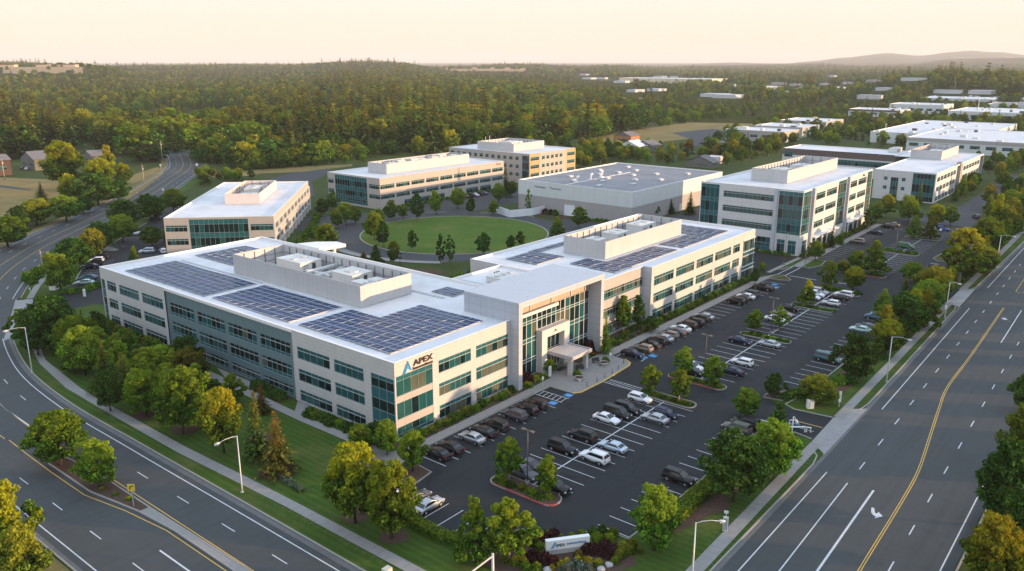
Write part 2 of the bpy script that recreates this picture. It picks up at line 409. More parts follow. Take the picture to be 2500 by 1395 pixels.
# green oval and its ring road
C0 = (124.5, 104.2)
def ring(r, n=72, rx=1.0, ry=1.0): return [(C0[0]+math.cos(2*PI*i/n)*r*rx, C0[1]+math.sin(2*PI*i/n)*r*ry) for i in range(n)]
m = MB(); m.sheet(ring(41.8), .0085)
m.sheet([(82, 117), (90, 134), (98, 143), (86, 158), (72, 170), (93, 178), (118, 168), (134, 157), (165, 158), (200, 156.5), (238, 160), (238, 128), (160, 128)], .0125)
m.sheet([(158, 84), (172, 92), (172, 62), (256, 62), (256, 40), (160, 36), (66, 38), (44, 40), (44, 62), (88, 66), (100, 70)], .0165)
struct(m.build('road', A_LANE))
m = MB(); m.prism(ring(32.4), 0, .1); struct(m.build('lawn', OVAL))
k = MB(); k.strip(ring(32.6), .45, 0, .16, 0, True)
k.strip([(C0[0]+math.cos(math.radians(t))*42, C0[1]+math.sin(math.radians(t))*42) for t in range(152, 222, 4)], .3, 0, .16)
k.strip([(C0[0]+math.cos(math.radians(t))*42, C0[1]+math.sin(math.radians(t))*42) for t in range(-4, 30, 3)], .3, 0, .16)
k.strip([(C0[0]+math.cos(math.radians(t))*42, C0[1]+math.sin(math.radians(t))*42) for t in range(48, 66, 3)], .3, 0, .16)
struct(k.build('kerb', KERB))
m = MB(); m.strip([(C0[0]+math.cos(math.radians(t))*43.6, C0[1]+math.sin(math.radians(t))*43.6) for t in range(150, 222, 4)], 2.4, .14); m.sheet([(64, 40), (78, 40.5), (86, 47), (90, 56), (84, 60), (72, 52), (60, 47)], .03)
m.sheet([(150, 56), (166, 60), (170, 64), (162, 66)], .03)
struct(m.build('pavement', CONC))
# main parking lot
m = MB()
m.sheet([(-5.4, -6.3), (-.4, -4.9), (139, -4.9), (139, -1.5), (165, -2), (165, -6.3), (236, -6.3), (262, -9), (262, -34), (251, -41.5), (188, -42.3), (160, -42.6), (156.8, -44), (155.2, -48.9), (139.4, -48.9), (139, -45.4), (136, -43.6), (62, -43), (60, -42), (54, -41), (53, -38.4), (52, -44.2), (52.6, -50.4), (42.3, -50.6), (43.6, -45), (41, -42.8), (5, -42.9), (-.5, -42.7), (-.7, -38.5), (-5.2, -36.8), (-7.8, -33), (-14, -26.7), (-14, -12.8), (-9, -12), (-7.2, -12), (-4, -11.5), (-3.7, -7.6)], .0124)
m.sheet([(139.2, -1.4), (139.2, 36), (164, 36), (164, -1.6)], .0124)
struct(m.build('parking_lot', A_LOT))
m = MB(); m.sheet([(250, -9), (262, -14), (300, -20), (420, -19), (420, -27), (300, -28), (270, -33), (250, -33)], .0164)
m.sheet([(186, -42), (236, -42), (236, -36), (186, -37)], .0204); struct(m.build('road', A_LANE))
# west driveway and west lot
m = MB(); m.sheet([(-3, 130.6), (9.4, 136.6), (18.9, 152.7), (34, 172), (50, 189.6), (66, 206), (90, 232), (104, 222), (70, 182), (44, 152), (30, 125), (19, 107), (8, 101), (5.2, 113.9), (-1, 114), (-9, 115)], .0124); struct(m.build('parking_lot', A_LOT))
m = MB(); m.sheet([(-20.6, 100.8), (-17.3, 102.6), (-9, 115), (-3, 130.6), (-5.8, 133.8), (-15.2, 112.6)], .05); struct(m.build('driveway', CONC2))
m = MB(); m.sheet([(38.2, -53.9), (41.3, -50.8), (52.6, -50.4), (58.6, -51.9), (60.2, -53.7)], .055)
m.sheet([(137.6, -52.3), (139.3, -48.9), (155.4, -48.9), (158.8, -51.9)], .055); struct(m.build('driveway', CONC2))
# sidewalks
sw = MB()
wl = [(-23.0, -44), (-23.2, -3), (-23.5, 6), (-24.1, 23), (-23.9, 48), (-23.6, 63), (-21.4, 80), (-16.6, 99.5), (-11.6, 112)]
wr = [(-21.3, -44), (-21.6, -3), (-21.8, 8), (-22.3, 24), (-22.2, 47), (-21.9, 61), (-19.7, 81.5), (-14.9, 98.8), (-10, 111)]
for i in range(len(wl)-1): sw.poly([(*wl[i], .12), (*wr[i], .12), (*wr[i+1], .12), (*wl[i+1], .12)])
sw.strip([(-3.4, 131.5), (2.9, 142.8), (10.4, 154.8), (24, 172), (46, 196), (80, 232)], 1.6, .12)
sw.poly([(-14, -53.6, .12), (41, -52.4, .12), (40.9, -50.8, .12), (-14, -51.8, .12)])
sw.strip([(53.2, -51.1), (88, -50.6), (140, -49.6)], 1.6, .12)
sw.strip([(155, -49.4), (188, -49.4), (260, -48.6), (420, -48)], 1.6, .12)
sw.poly([(-5.4, -6.2, .12), (-.4, -4.8, .12), (29, -4.9, .12), (29, -3, .12), (-1.2, -3, .12), (-12, 2, .12), (-12, .4, .12)])
sw.poly([(29, -5.1, .12), (33.4, -5.2, .12), (33.4, -10.4, .12), (34.6, -11.2, .12), (41.7, -11.4, .12), (51.8, -10.8, .12), (53.2, -10.2, .12), (54.2, -8, .12), (54.7, -5.2, .12), (58, -5.1, .12), (58, -3, .12), (52, -2.6, .12), (46.5, -2.8, .12), (46.5, 1.1, .12), (38, 1.1, .12), (37, -2.8, .12), (29, -3, .12)])
sw.poly([(58, -5.1, .12), (133, -5, .12), (139.6, -7.3, .12), (140.3, -5.4, .12), (134, -3.1, .12), (58, -3, .12)])
sw.poly([(164, -7, .12), (236, -6.4, .12), (236, -4.6, .12), (164, -5, .12)])
sw.poly([(152, -7.2, .12), (164, -7, .12), (164, -5, .12), (152, -5.4, .12)])
sw.poly([(140.5, -3.2, .12), (164, -3.4, .12), (164, -2.2, .12), (140.5, -2.0, .12)])
sw.strip([px(*p) for p in ((497, 908), (560, 938), (620, 968), (680, 996), (745, 1026), (830, 1062), (905, 1094), (990, 1136))], 1.8, .122)
sw.poly([(*px(715, 1022), .127), (*px(762, 1040), .127), (-.3, 22.2, .127), (-.3, 25.2, .127)])
sw.poly([(*px(560, 935), .127), (*px(640, 975), .127), (-.3, 37.5, .127), (-.3, 51, .127)])
struct(sw.build('pavement', CONC))
sj = MB()
for i in range(0, 60): sj.strip([(-12+i*1.6*.9-2, -53.3), (-12+i*1.6*.9-2, -51.0)], .05, .1245)
for i in range(0, 84):
    yy = -42+i*1.5
    if yy < 82: sj.strip([(-23.9, yy), (-21.6, yy)], .05, .1245)
struct(sj.build('pavement_joint', plain('joint', (.16, .15, .14), .9, .1, 0, 0)))
# kerb around the lot and the islands
def isl(name, pts, mat, red=None):
    m = MB(); m.prism(pts, 0, .14); struct(m.build('planting_bed', mat))
    kk = MB(); kk.strip(pts, .2, 0, .18, 0, True); struct(kk.build('kerb', KERB))
    if red: r = MB(); r.strip(red, .23, 0, .184); struct(r.build('kerb', KERBRED))
def rr(x0, y0, x1, y1, r, n=5):
    o = []
    for cx, cy, a0 in ((x1-r, y1-r, 0), (x0+r, y1-r, 90), (x0+r, y0+r, 180), (x1-r, y0+r, 270)):
        o += [(cx+r*math.cos(math.radians(a0+90*i/n)), cy+r*math.sin(math.radians(a0+90*i/n))) for i in range(n+1)]
    return o
GB = turf('ground_cover', (.055, .08, .018), (.10, .085, .03))
isl('island', rr(-.8, -30.9, 2.6, -19.4, 1.5), MULCH, [(2.5-3.2, -20.5), (-.85, -25), (-.8, -29.6), (-.3, -30.6), (.6, -30.95)])
isl('island', rr(40.6, -30.2, 43.5, -19.2, 1.3), GB)
isl('island', rr(51.4, -30.8, 54.3, -19.3, 1.3), GB, [(51.35, -20), (51.35, -29.2), (52, -30.5), (52.9, -30.85)])
isl('island', rr(84.0, -30.4, 86.6, -19.2, 1.2), GB)
isl('island', rr(112.6, -29.8, 115.6, -19.6, 1.2), GB)
isl('island', rr(130.5, -30.4, 134.5, -19.4, 1.4), GB)
isl('island', rr(154.2, -30.0, 158.2, -19.4, 1.4), MULCH, [(154.15, -20.6), (154.15, -28.8), (155, -29.8)])
isl('island', rr(189, -30, 193, -19, 1.4), MULCH)
isl('island', rr(217, -30, 220, -19, 1.2), GB)
isl('island', rr(240, -30, 246, -15, 1.8), GB)
isl('island', [(53.4, -37.8), (55.2, -37.6), (60, -40.5), (62, -42.9), (60, -43), (54.2, -41)], MULCH)
isl('island', [(134.4, -4.9), (139.6, -5.5), (140.2, -7.2), (137.2, -10.4), (135.6, -10.6), (134.4, -8)], GB)
isl('island', [(152.6, -7.4), (165, -7.2), (165, -10.4), (158, -11.4), (152.4, -9.6)], LAWN)
isl('island', [(151, -5.2), (163, -4.9), (163, -3.4), (146, -3.2), (146, -4)], LAWN)
isl('island', [(186, -36.5), (189, -34.6), (212, -36), (214, -38), (212, -41), (188, -42)], GB)
isl('island', [(33.4, 171.8), (37.0, 176), (37.8, 174.6), (37.6, 169.4), (36, 168.6)], CONC)
isl('island', [(-9.1, -12), (-7.2, -12), (-3.9, -11.4), (-3.5, -7.6), (-5.4, -6.3), (-10, -8)], MULCH)
k = MB()
k.strip([(33.3, -10.4), (34.6, -11.25), (41.7, -11.5), (51.8, -10.9), (53.3, -10.3), (54.4, -8.4)], .25, 0, .16)
struct(k.build('kerb', KERBYEL))
k = MB()
k.strip([(-13.95, -18), (-14, -26.7), (-7.8, -33.2), (-5.2, -36.9), (-.8, -38.6), (-.6, -42.8), (5, -43), (41, -42.9), (43.5, -45), (42.2, -50.5)], .22, 0, .16)
k.strip([(52.6, -50.3), (51.8, -44.1), (53, -42), (60, -43.1), (136.2, -43.7), (139, -45.4), (139.4, -48.8)], .22, 0, .16)
k.strip([(-5.4, -6.3), (-.4, -4.95), (33.3, -5.2), (33.4, -10.3)], .18, 0, .155)
k.strip([(54.8, -5.2), (133, -5.1), (139.5, -7.4)], .18, 0, .155)
k.strip([(9.4, 136.6), (18.9, 152.7), (34, 172), (37, 176), (50, 189.6), (66, 206)], .22, 0, .16)
k.strip([(164, -7.1), (236, -6.5)], .18, 0, .155)
struct(k.build('kerb', KERB))
k = MB(); k.strip([(-7.8, -33.2), (-6.6, -35.1), (-5.2, -36.9), (-3.2, -37.9)], .24, 0, .165); struct(k.build('kerb', KERBRED))
# planting beds along the buildings and bark circles under trees
bd = MB()
bd.sheet([(-.3, -3), (27.8, -3), (27.8, -.2), (-.3, -.2), (-2.6, -1)], .09)
bd.sheet([(56, -3), (134, -3), (136.5, -.2), (78.8, -.2), (78.8, 1.9), (56, 1.9)], .09)
bd.sheet([(29, -2.9), (37.4, -2.9), (37.4, 1.1), (29.4, 1.1)], .09); bd.sheet([(46.6, -2.8), (55.8, -2.8), (54.4, 1.1), (46.6, 1.1)], .09)
bd.sheet([(-.3, .5), (-3.6, .5), (-3.6, 20), (-.3, 20)], .09); bd.sheet([(-.3, 27), (-3.2, 27), (-2.6, 37), (-.3, 37)], .09); bd.sheet([(-.3, 54), (-2.8, 56), (-3.2, 92), (-.3, 94)], .09)
bd.sheet([(-14.3, -27), (-8.4, -33.4), (-5.6, -37.5), (-1.5, -39.2), (-1.4, -43.6), (-4.5, -46.4), (-9.5, -45), (-13.5, -41), (-16.5, -35.5), (-16, -29.5)], .09)
bd.sheet([(6, -44.6), (40, -44.2), (41, -46.6), (30, -48.6), (12, -48.4), (4, -46.8)], .09)
bd.sheet([(62, -44.2), (134, -44.4), (136, -47.3), (112, -48.6), (64, -48.2)], .09)
bd.sheet([(160, -43.6), (250, -42.6), (250, -46), (160, -46.8)], .09)
bd.sheet([(165, -4.6), (234, -4.4), (234, -1.9), (165, -1.9)], .09); bd.sheet([(163, -1.5), (165.6, -1.5), (165.6, 32), (163, 32)], .09)
bd.sheet([(171, 64), (176.5, 64), (176.5, 118), (170, 112)], .09)
bd.sheet([(44, 63), (84, 68.6), (77, 87), (74, 104), (66, 104), (60, 84), (44, 76)], .09)
for (x, y, r) in ((-18.9, 30, 2.2), (-16, 24, 2.2), (-12.9, 17.3, 2.4), (-20.3, 40.4, 2), (-17.8, 6.5, 2.8), (-18.7, -12.1, 1.9), (-18.8, -19.6, 1.9), (14, -46.5, 3)):
    bd.sheet([(x+r*math.cos(t*.4488), y+r*math.sin(t*.4488)) for t in range(14)], .093)
struct(bd.build('planting_bed', MULCH))
# median of the west arterial
m = MB(); m.prism([(-37.2, 41), (-38.1, 39.8), (-38.1, 31.8), (-38.0, 21.5), (-36.3, 11.2), (-35.0, 11.2), (-34.9, 23), (-35.4, 32), (-36.2, 40)], 0, .12); struct(m.build('median_bed', MULCH))
m = MB(); m.prism([(-36.3, 11.1), (-35.7, 3), (-35.8, -10), (-35.8, -46), (-34.6, -46), (-34.6, -10), (-34.9, 11.1)], 0, .13); struct(m.build('median', CONC))
k = MB(); k.strip([(-37.2, 41), (-38.1, 39.8), (-38.1, 31.8), (-38.0, 21.5), (-36.3, 11.2), (-35.7, 3), (-35.8, -46)], .2, 0, .17); k.strip([(-37.2, 41), (-36.2, 40), (-35.4, 32), (-34.9, 23), (-34.9, 11.2), (-34.6, -10), (-34.6, -46)], .2, 0, .17); struct(k.build('kerb', KERB))
# dry fields and far paving
f = MB(); f.sheet([px(*p) for p in ((-200, 560), (-200, 424), (60, 436), (150, 440), (170, 470), (150, 500), (110, 520), (60, 545), (20, 560))], .01)
f.sheet([px(*p) for p in ((285, 470), (330, 425), (385, 408), (400, 425), (350, 462), (310, 490))], .012)
f.sheet([px(*p) for p in ((1440, 338), (1560, 316), (1700, 296), (1850, 280), (1900, 284), (1870, 305), (1700, 338), (1560, 352), (1480, 350), (1430, 345))], .012)
f.sheet([px(*p) for p in ((500, 424), (600, 416), (700, 409), (860, 401), (860, 406), (740, 420), (640, 424), (600, 430), (520, 434))], .012)
struct(f.build('field', FIELD))
f = MB(); f.sheet([px(*p) for p in ((1680, 342), (1800, 346), (1850, 356), (1760, 362), (1690, 356))], .014)
f.sheet([px(*p) for p in ((620, 450), (700, 425), (800, 412), (810, 420), (760, 445), (770, 480), (700, 470))], .014)
f.sheet([px(*p) for p in ((1640, 325), (1740, 315), (1790, 322), (1700, 345))], .018)
f.sheet([px(*p) for p in ((1960, 300), (2120, 288), (2140, 296), (1980, 330))], .014)
f.sheet([px(*p) for p in ((0, 452), (70, 462), (80, 466), (0, 458))], .018)
struct(f.build('parking_lot', A_LANE))
# ------------------------------------------------------------------ painted markings
ZM = .0175
mk = MB()
mw = lambda o: [(p.x, p.y) for p in o]
mk.strip([(p.x, p.y) for p in wc(8.7) if p.y < 104], .16, ZM)
mk.strip([(p.x, p.y) for p in wc(8.7) if 133 < p.y < 330], .16, ZM)
mk.strip([(p.x, p.y) for p in wc(-9.4)], .16, ZM)
mk.strip([(-33.9, 67), (-34.3, 60), (-34.5, 48)], .2, ZM)
def dashes(line, L=3.0, gap=8.0, ph=0, w=.14, y0=-90, y1=900):
    acc = ph; cur = []; on = True
    for a, b in zip(line, line[1:]):
        d = (b-a).length; t = 0
        while t < d:
            lim = L if on else gap; st = min(lim-acc, d-t)
            if on: cur += [a+(b-a)*(t/d), a+(b-a)*((t+st)/d)]
            acc += st; t += st
            if acc >= lim-1e-6:
                if on and cur and y0 < cur[0].y < y1: mk.strip([(p.x, p.y) for p in cur[::len(cur)-1]], w, ZM)
                cur = []; on = not on; acc = 0
dashes(wc(5.7), ph=1.0); dashes(wc(-5.9), ph=.5)
mk.strip([(-39.1, .5), (-39.0, -40)], .22, ZM)
def seg(x0, y0, x1, y1, w=.16): mk.strip([(x0, y0), (x1, y1)], w, ZM)
seg(-60, -56.9, 32.9, -56.1); seg(61.5, -55.7, 138, -54.4); seg(161.8, -54.1, 230, -53.5)
seg(-60, -61.6, 31.5, -59.5); seg(-60, -65.2, 31.7, -63.0, .28)
seg(114, -65.1, 144, -64.5, .2); seg(-60, -75.2, 400, -72.7)
x = 36.8
while x < 230: seg(x, -59.5+(x-37)*.019, x+2.8, -59.45+(x-37)*.019); x += 9.9
x = -38
while x < 230: seg(x, -71.1+(x+38)*.02, x+2.8, -71.05+(x+38)*.02); x += 10.15
def poly(pts, z=ZM): mk.sheet(pts, z)
poly([(26.82, -64.21), (26.54, -64.21), (25.46, -64.50), (24.88, -64.93), (24.81, -65.29), (24.16, -65.29), (25.38, -66.01), (26.18, -65.22), (25.53, -65.22), (25.67, -64.93), (26.82, -64.50)])
poly([(132.3, -64.1), (132.3, -63.7), (133.6, -63.2), (134.2, -62.7), (134.9, -62.8), (133.9, -61.8), (132.6, -62.9), (133.3, -62.8), (133.2, -63.4), (132, -63.8)])
# stalls
ST = 2.74
def row(x0, n, ya, yb, step=ST, w=.12):
    for i in range(n): seg(x0+i*step, ya, x0+i*step, yb, w)
row(-1.1, 11, -5.6, -11.7)
for i in range(27): seg(58.4+i*2.79, -5.5, 58.4+i*2.79, -11.2, .12)
row(4.4, 14, -19.0, -30.8); row(57.0, 10, -19, -30.7, 2.8); row(89.0, 9, -19, -30.4, 2.8); row(116.8, 5, -19, -30.2, 2.7)
row(160.5, 11, -19.2, -30.2, 2.75); row(194.5, 8, -19.2, -30.2, 2.75); row(222, 7, -19.2, -30.2, 2.75)
row(-.1, 16, -38.0, -42.6); row(63.5, 22, -37.7, -42.8, 2.75); row(166, 10, -6.7, -11.8, 2.75); row(199.5, 13, -6.7, -11.8, 2.75)
seg(2.8, -25.05, 40.6, -24.95, .2); seg(54.3, -25, 84, -24.8, .2); seg(86.6, -24.7, 112.6, -24.5, .2); seg(115.6, -24.4, 130.4, -24.2, .2); seg(158.4, -24.6, 189, -24.6, .16); seg(193, -24.6, 217, -24.6, .16)
for i in range(5): seg(-13.6, -16.7-i*2.68, -8.6, -16.7-i*2.68, .12)
for i in range(8):
    x0, y0 = 37.5+i*2.05, 176.2+i*2.05; seg(x0+.5, y0, x0+4.4, y0-3.6, .1)
for i in range(10):
    x0, y0 = 11.5+i*2.1*.55*1.05, 139.5+i*2.5; 
    if i < 13: seg(10.6+i*1.62, 138.4+i*2.25, 15.2+i*1.62, 135.6+i*2.25, .1)
seg(44.2, -38, 44.2, -43, .3); seg(45.8, -38.6, 45.8, -38.3, .3); seg(45.2, -44.8, 45.2, -49.8, .12)
seg(142, -20, 142, -25.6, .3); seg(141, -8.6, 141.2, -16, .28); seg(118, -38, 118, -42, .12)
seg(34.5, -38.2, 42.2, -38.2, .25); seg(141, -40, 144, -40, .3)
# crosswalks and hatched access aisles
for xa in (28.9, 31.0): seg(xa, -5.4, xa, -11.2, .14)
for i in range(6): seg(28.9, -5.9-i, 31, -5.2-i-.5, .12)
for xa in (41.6, 43.5): seg(xa, -11.7, xa, -18.8, .14)
for i in range(10): seg(41.6, -12-i*.7, 43.5, -12.5-i*.7, .12)
seg(139.8, -7.6, 152.2, -7.5, .2); seg(137.6, -5.3, 152, -5.4, .2)
seg(55.6, -11.4, 58.4, -11.3, .14); seg(55, -6, 58.2, -6, .14)
for (x, y) in ((32.3, -10.1), (27.6, -10.1), (60.3, -10.9), (131, -10.2)):
    pass
struct(mk.build('road_marking', WHITEP))
bm_ = MB()
for (x, y) in ((32.3, -10.2), (27.7, -10.1), (57.6, -10.6), (59.9, -11.6), (126.6, -10.4), (129.5, -9.0)):
    bm_.sheet([(x-.7, y-.75), (x+.7, y-.75), (x+.7, y+.75), (x-.7, y+.75)], ZM)
struct(bm_.build('road_marking', BLUEP))
wm = MB()
for (x, y) in ((32.3, -10.2), (27.7, -10.1), (126.6, -10.4)):
    wm.strip([(x-.1, y+.5), (x-.05, y+.1), (x+.35, y+.0), (x+.5, y-.4)], .1, ZM+.004)
    wm.strip([(x+.25*math.cos(t), y-.15+.32*math.sin(t)) for t in [2+i*.5 for i in range(8)]], .08, ZM+.004)
    wm.sheet([(x-.16, y+.5), (x-.04, y+.5), (x-.04, y+.62), (x-.16, y+.62)], ZM+.004)
struct(wm.build('road_marking', WHITEP))
ym = MB()
ym.strip([(p.x, p.y) for p in wc(2.1) if 46 < p.y < 420], .14, ZM)
ym.strip([(p.x, p.y) for p in wc(-2.2) if 46 < p.y < 420], .14, ZM)
ym.strip([(-38.7, 48), (-38.9, 40.8), (-39, 31.8), (-38.9, 21.3), (-37.3, 12.7), (-36.3, 4), (-36.3, -46)], .14, ZM)
ym.strip([(-34.6, 48), (-34.5, 40), (-34.3, 24.3), (-34.3, 7.4), (-34.2, -46)], .14, ZM)
RY = [(-60, -69.6), (-10, -68.1), (10.9, -67.4), (30.6, -66.9), (41.4, -66.4), (52, -65.2), (67.8, -63.3), (80, -62.1), (102.6, -61.8), (143.8, -60.8)]
RYs = catmull(RY, 3)
for o_ in (-.14, .14): ym.strip([(p.x, p.y) for p in offset(RYs, o_)], .12, ZM)
ym.strip([(162.6, -60.5), (178, -60.1), (230, -59.2)], .14, ZM); ym.strip([(162.6, -60.5), (161.5, -61.4), (162.6, -62.3), (230, -61.6)], .14, ZM)
seg_y = [(45.9, -48.6), (47.6, -46.6), (47.6, -50.2)]
ym.strip([(47.5, -46.4), (47.6, -50.3)], .18, ZM)
struct(ym.build('road_marking', YELP))
# ------------------------------------------------------------------ buildings
WR = random.Random(11)
GMATS = [G_DARK, G_TEAL, G_MID, G_BLIND, G_SPAN, FRAME, FRAMEW]
def face(side, c):
    """side W/S/E/N of a volume; c = fixed coordinate. returns fn(u, z, d) -> xyz with d metres inwards"""
    if side == 'W': return lambda u, z, d=0: (c+d, u, z)
    if side == 'E': return lambda u, z, d=0: (c-d, u, z)
    if side == 'S': return lambda u, z, d=0: (u, c+d, z)
    return lambda u, z, d=0: (u, c-d, z)
def wall(mb, f, u0, u1, z0, z1, holes=(), depth=.14, m=0):
    us = sorted({u0, u1, *[h[0] for h in holes], *[h[1] for h in holes]}); zs = sorted({z0, z1, *[h[2] for h in holes], *[h[3] for h in holes]})
    for a, b in zip(us, us[1:]):
        for c, d in zip(zs, zs[1:]):
            um, zm = (a+b)/2, (c+d)/2
            if any(h[0] < um < h[1] and h[2] < zm < h[3] for h in holes): continue
            mb.poly([f(a, c), f(b, c), f(b, d), f(a, d)], m)
    for (a, b, c, d) in holes:
        for p, q in (((a, c), (b, c)), ((b, c), (b, d)), ((b, d), (a, d)), ((a, d), (a, c))):
            mb.poly([f(*p), f(*q), f(*q, depth+.02), f(*p, depth+.02)], m)
def window(parent, off, f, a, b, c, d, depth=.14, pane=1.35, hl=(.70,), span=None, name='window', bars=5, tint=(.5, .3, .1, .1), shelf=True, bw=.055):
    """one ribbon / punched window: panes, mullions, transoms; span = list of (z0,z1) opaque coloured glass bands"""
    mb = MB(off); n = max(1, round((b-a)/pane)); w = (b-a)/n
    hz = [c]+[c+(d-c)*t for t in hl]+[d]
    if span: hz = sorted({c, d, *[z for s_ in span for z in s_]})
    for i in range(n):
        g = WR.choices((0, 1, 2, 3), tint)[0]
        for j, (z0, z1) in enumerate(zip(hz, hz[1:])):
            k = g
            if span and any(s0-.01 <= z0 and z1 <= s1+.01 for s0, s1 in span): k = 4
            elif span: k = WR.choices((0, 1, 2, 3), tint)[0]
            elif hl and j == len(hz)-2: k = 4 if len(hl) == 1 else g
            elif hl and len(hl) > 1 and j == 0: k = 4
            u0 = a+i*w; mb.poly([f(u0, z0, depth), f(u0+w, z0, depth), f(u0+w, z1, depth), f(u0, z1, depth)], k)
    def bar(u0, u1, z0, z1, d0, m):
        P = [f(u0, z0, d0), f(u1, z0, d0), f(u1, z1, d0), f(u0, z1, d0)]; Q = [f(u0, z0, depth-.003), f(u1, z0, depth-.003), f(u1, z1, depth-.003), f(u0, z1, depth-.003)]
        mb.poly(P, m)
        for i in range(4): mb.poly([P[i], P[(i+1) % 4], Q[(i+1) % 4], Q[i]], m)
    for i in range(n+1):
        u = min(max(a+i*w, a+bw/2+.002), b-bw/2-.002); bar(u-bw/2, u+bw/2, c+.004, d-.004, depth-.07, bars)
    for j, z in enumerate(hz):
        zz = min(max(z, c+.05), d-.05)
        bar(a+.006, b-.006, zz-.03, zz+.03, depth-(.10 if 0 < j < len(hz)-1 else .085), bars)
    if shelf and hl and not span:
        z = hz[-2]; bar(a+.01, b-.01, z-.02, z+.03, -.02, 6)
    return mb.build(name, GMATS, parent)
def roof(parent, off, x0, y0, x1, y1, h, mat=None, sides='WSEN', drop=.45, name='roof', cap=.42):
    mb = MB(off); z = h-drop
    mb.poly([(x0+.02, y0+.02, z), (x1-.02, y0+.02, z), (x1-.02, y1-.02, z), (x0+.02, y1-.02, z)], 0)
    c = cap
    if 'W' in sides: mb.box(x0+.01, y0+.01, z-.1, x0+c, y1-.01, h+.02, 1)
    if 'E' in sides: mb.box(x1-c, y0+.01, z-.1, x1-.01, y1-.01, h+.02, 1)
    if 'S' in sides: mb.box(x0+(c if 'W' in sides else .01)+.002, y0+.012, z-.1, x1-(c if 'E' in sides else .01)-.002, y0+c, h+.018, 1)
    if 'N' in sides: mb.box(x0+(c if 'W' in sides else .01)+.002, y1-c, z-.1, x1-(c if 'E' in sides else .01)-.002, y1-.012, h+.018, 1)
    return mb.build(name, [mat or ROOFW, CAP], parent)
def screen(parent, off, x0, y0, x1, y1, z0, z1, mat=None, t=.22, post=2.6):
    """rooftop equipment screen: four thin ribbed walls on a little gap, with dark posts inside"""
    mb = MB(off); zb = z0+.12
    mb.box(x0, y0, zb, x0+t, y1, z1); mb.box(x1-t, y0, zb, x1, y1, z1)
    mb.box(x0+t+.002, y0, zb, x1-t-.002, y0+t, z1-.01); mb.box(x0+t+.002, y1-t, zb, x1-t-.002, y1, z1-.01)
    o = mb.build('rooftop_screen', [mat or W_CORR], parent)
    p = MB(off); nx = int((x1-x0)/post); ny = int((y1-y0)/post)
    for i in range(1, nx):
        x = x0+(x1-x0)*i/nx
        p.box(x-.07, y1-t-.16, z0, x+.07, y1-t-.002, z1-.3); p.box(x-.07, y0+t+.002, z0, x+.07, y0+t+.16, z1-.3)
    for i in range(1, ny):
        y = y0+(y1-y0)*i/ny
        p.box(x1-t-.16, y-.07, z0, x1-t-.002, y+.07, z1-.3); p.box(x0+t+.002, y-.07, z0, x0+t+.16, y+.07, z1-.3)
    for zz in (z0+1.3, z0+2.6):
        p.box(x1-t-.1, y0+.5, zz-.04, x1-t-.004, y1-.5, zz+.04); p.box(x0+.5, y1-t-.1, zz-.04, x1-.5, y1-t-.004, zz+.04)
    p.build('screen_post', POSTM, o)
    return o
def ribbon_rows(parent, off, f, spans, rows, **k):
    return [window(parent, off, f, a, b, c, d, **k) for (a, b) in spans for (c, d) in rows]
def holes(spans, rows): return [(a, b, c, d) for (a, b) in spans for (c, d) in rows]
# ---- main building -------------------------------------------------
H = 13.1
mainb = empty('office_building', (0, 0, 0), 0, 'long white three-storey office building with solar roof and tall entrance portal', 'office building')
Z0 = (0, 0, 0)
fW = face('W', 0); fS = face('S', 0)
rowsW = [(8.15, 10.4), (4.05, 6.3), (.25, 2.35)]
sA = [(7.35, 14.75), (15.9, 24.7)]; sC = [(70.1, 78.8), (80.2, 88.9), (90.4, 94.6)]
mb = MB(Z0)
cw = (.25, 5.6, .25, 10.35)
wall(mb, fW, 0, 26, 0, H, holes(sA, rowsW)+[(.25, 5.6, .25, 10.3)])
wall(mb, fW, 69, 97.5, 0, H, holes(sC, rowsW)+[(95.6, 97.2, .25, 10.4)])
rowsS = [(8.5, 10.75), (4.45, 6.7), (.4, 2.8)]; sS = [(9.7, 17.6), (18.9, 27.6)]
wall(mb, fS, 0, 28.2, 0, H, holes(sS, rowsS)+[(.25, 8.3, .25, 10.75)])
wall(mb, face('E', 43), 6, 97.5, 0, H); wall(mb, face('N', 97.5), 0, 43, 0, H); wall(mb, face('N', 28.5), 43, 59, 0, H)
fR = face('S', 2.2); f4 = face('S', 0)
wall(mb, face('W', 59), 28.5, 37.5, 0, H); wall(mb, face('N', 37.5), 59, 135.4, 0, H); wall(mb, face('E', 135.4), 0, 37.5, 0, H)
wall(mb, face('W', 78.6), 0, 2.2, 0, H, m=1)
s4 = [(79.8, 89), (90.2, 99.4), (100.6, 109.7), (110.9, 120.3), (121.5, 125.8)]
wall(mb, f4, 78.6, 135.4, 0, H, holes(s4, rowsS)+[(127.9, 135.1, .25, 10.9)])
mb.build('wall', [W_CONC, W_METAL], mainb)
mb = MB(Z0); fG = face('W', .22)
sG = [(27.0, 36.0), (37.1, 46.4), (47.5, 57.2), (58.4, 67.6)]; rowsG = [(7.6, 10.35), (3.5, 6.25), (.3, 2.3)]
wall(mb, fG, 26, 69, 0, H-.05, holes(sG, rowsG)); mb.build('wall', [W_GREY], mainb)['label'] = 'slate grey recessed middle wall'
mb = MB(Z0)
sR = [(56.3, 78.4)]; rowsR = [(8.5, 10.7), (4.4, 6.6), (.5, 2.9)]
wall(mb, fR, 55.8, 78.6, 0, H-.05, holes(sR, rowsR)); mb.build('wall', [W_BAND], mainb)['label'] = 'banded recessed wall between portal and right wing'
ribbon_rows(mainb, Z0, fW, sA+sC, rowsW, tint=(.35, .4, .25, 0), pane=1.6)
ribbon_rows(mainb, Z0, fG, sG, rowsG, hl=(.22, .74), tint=(.6, .28, .08, .04), pane=1.5)
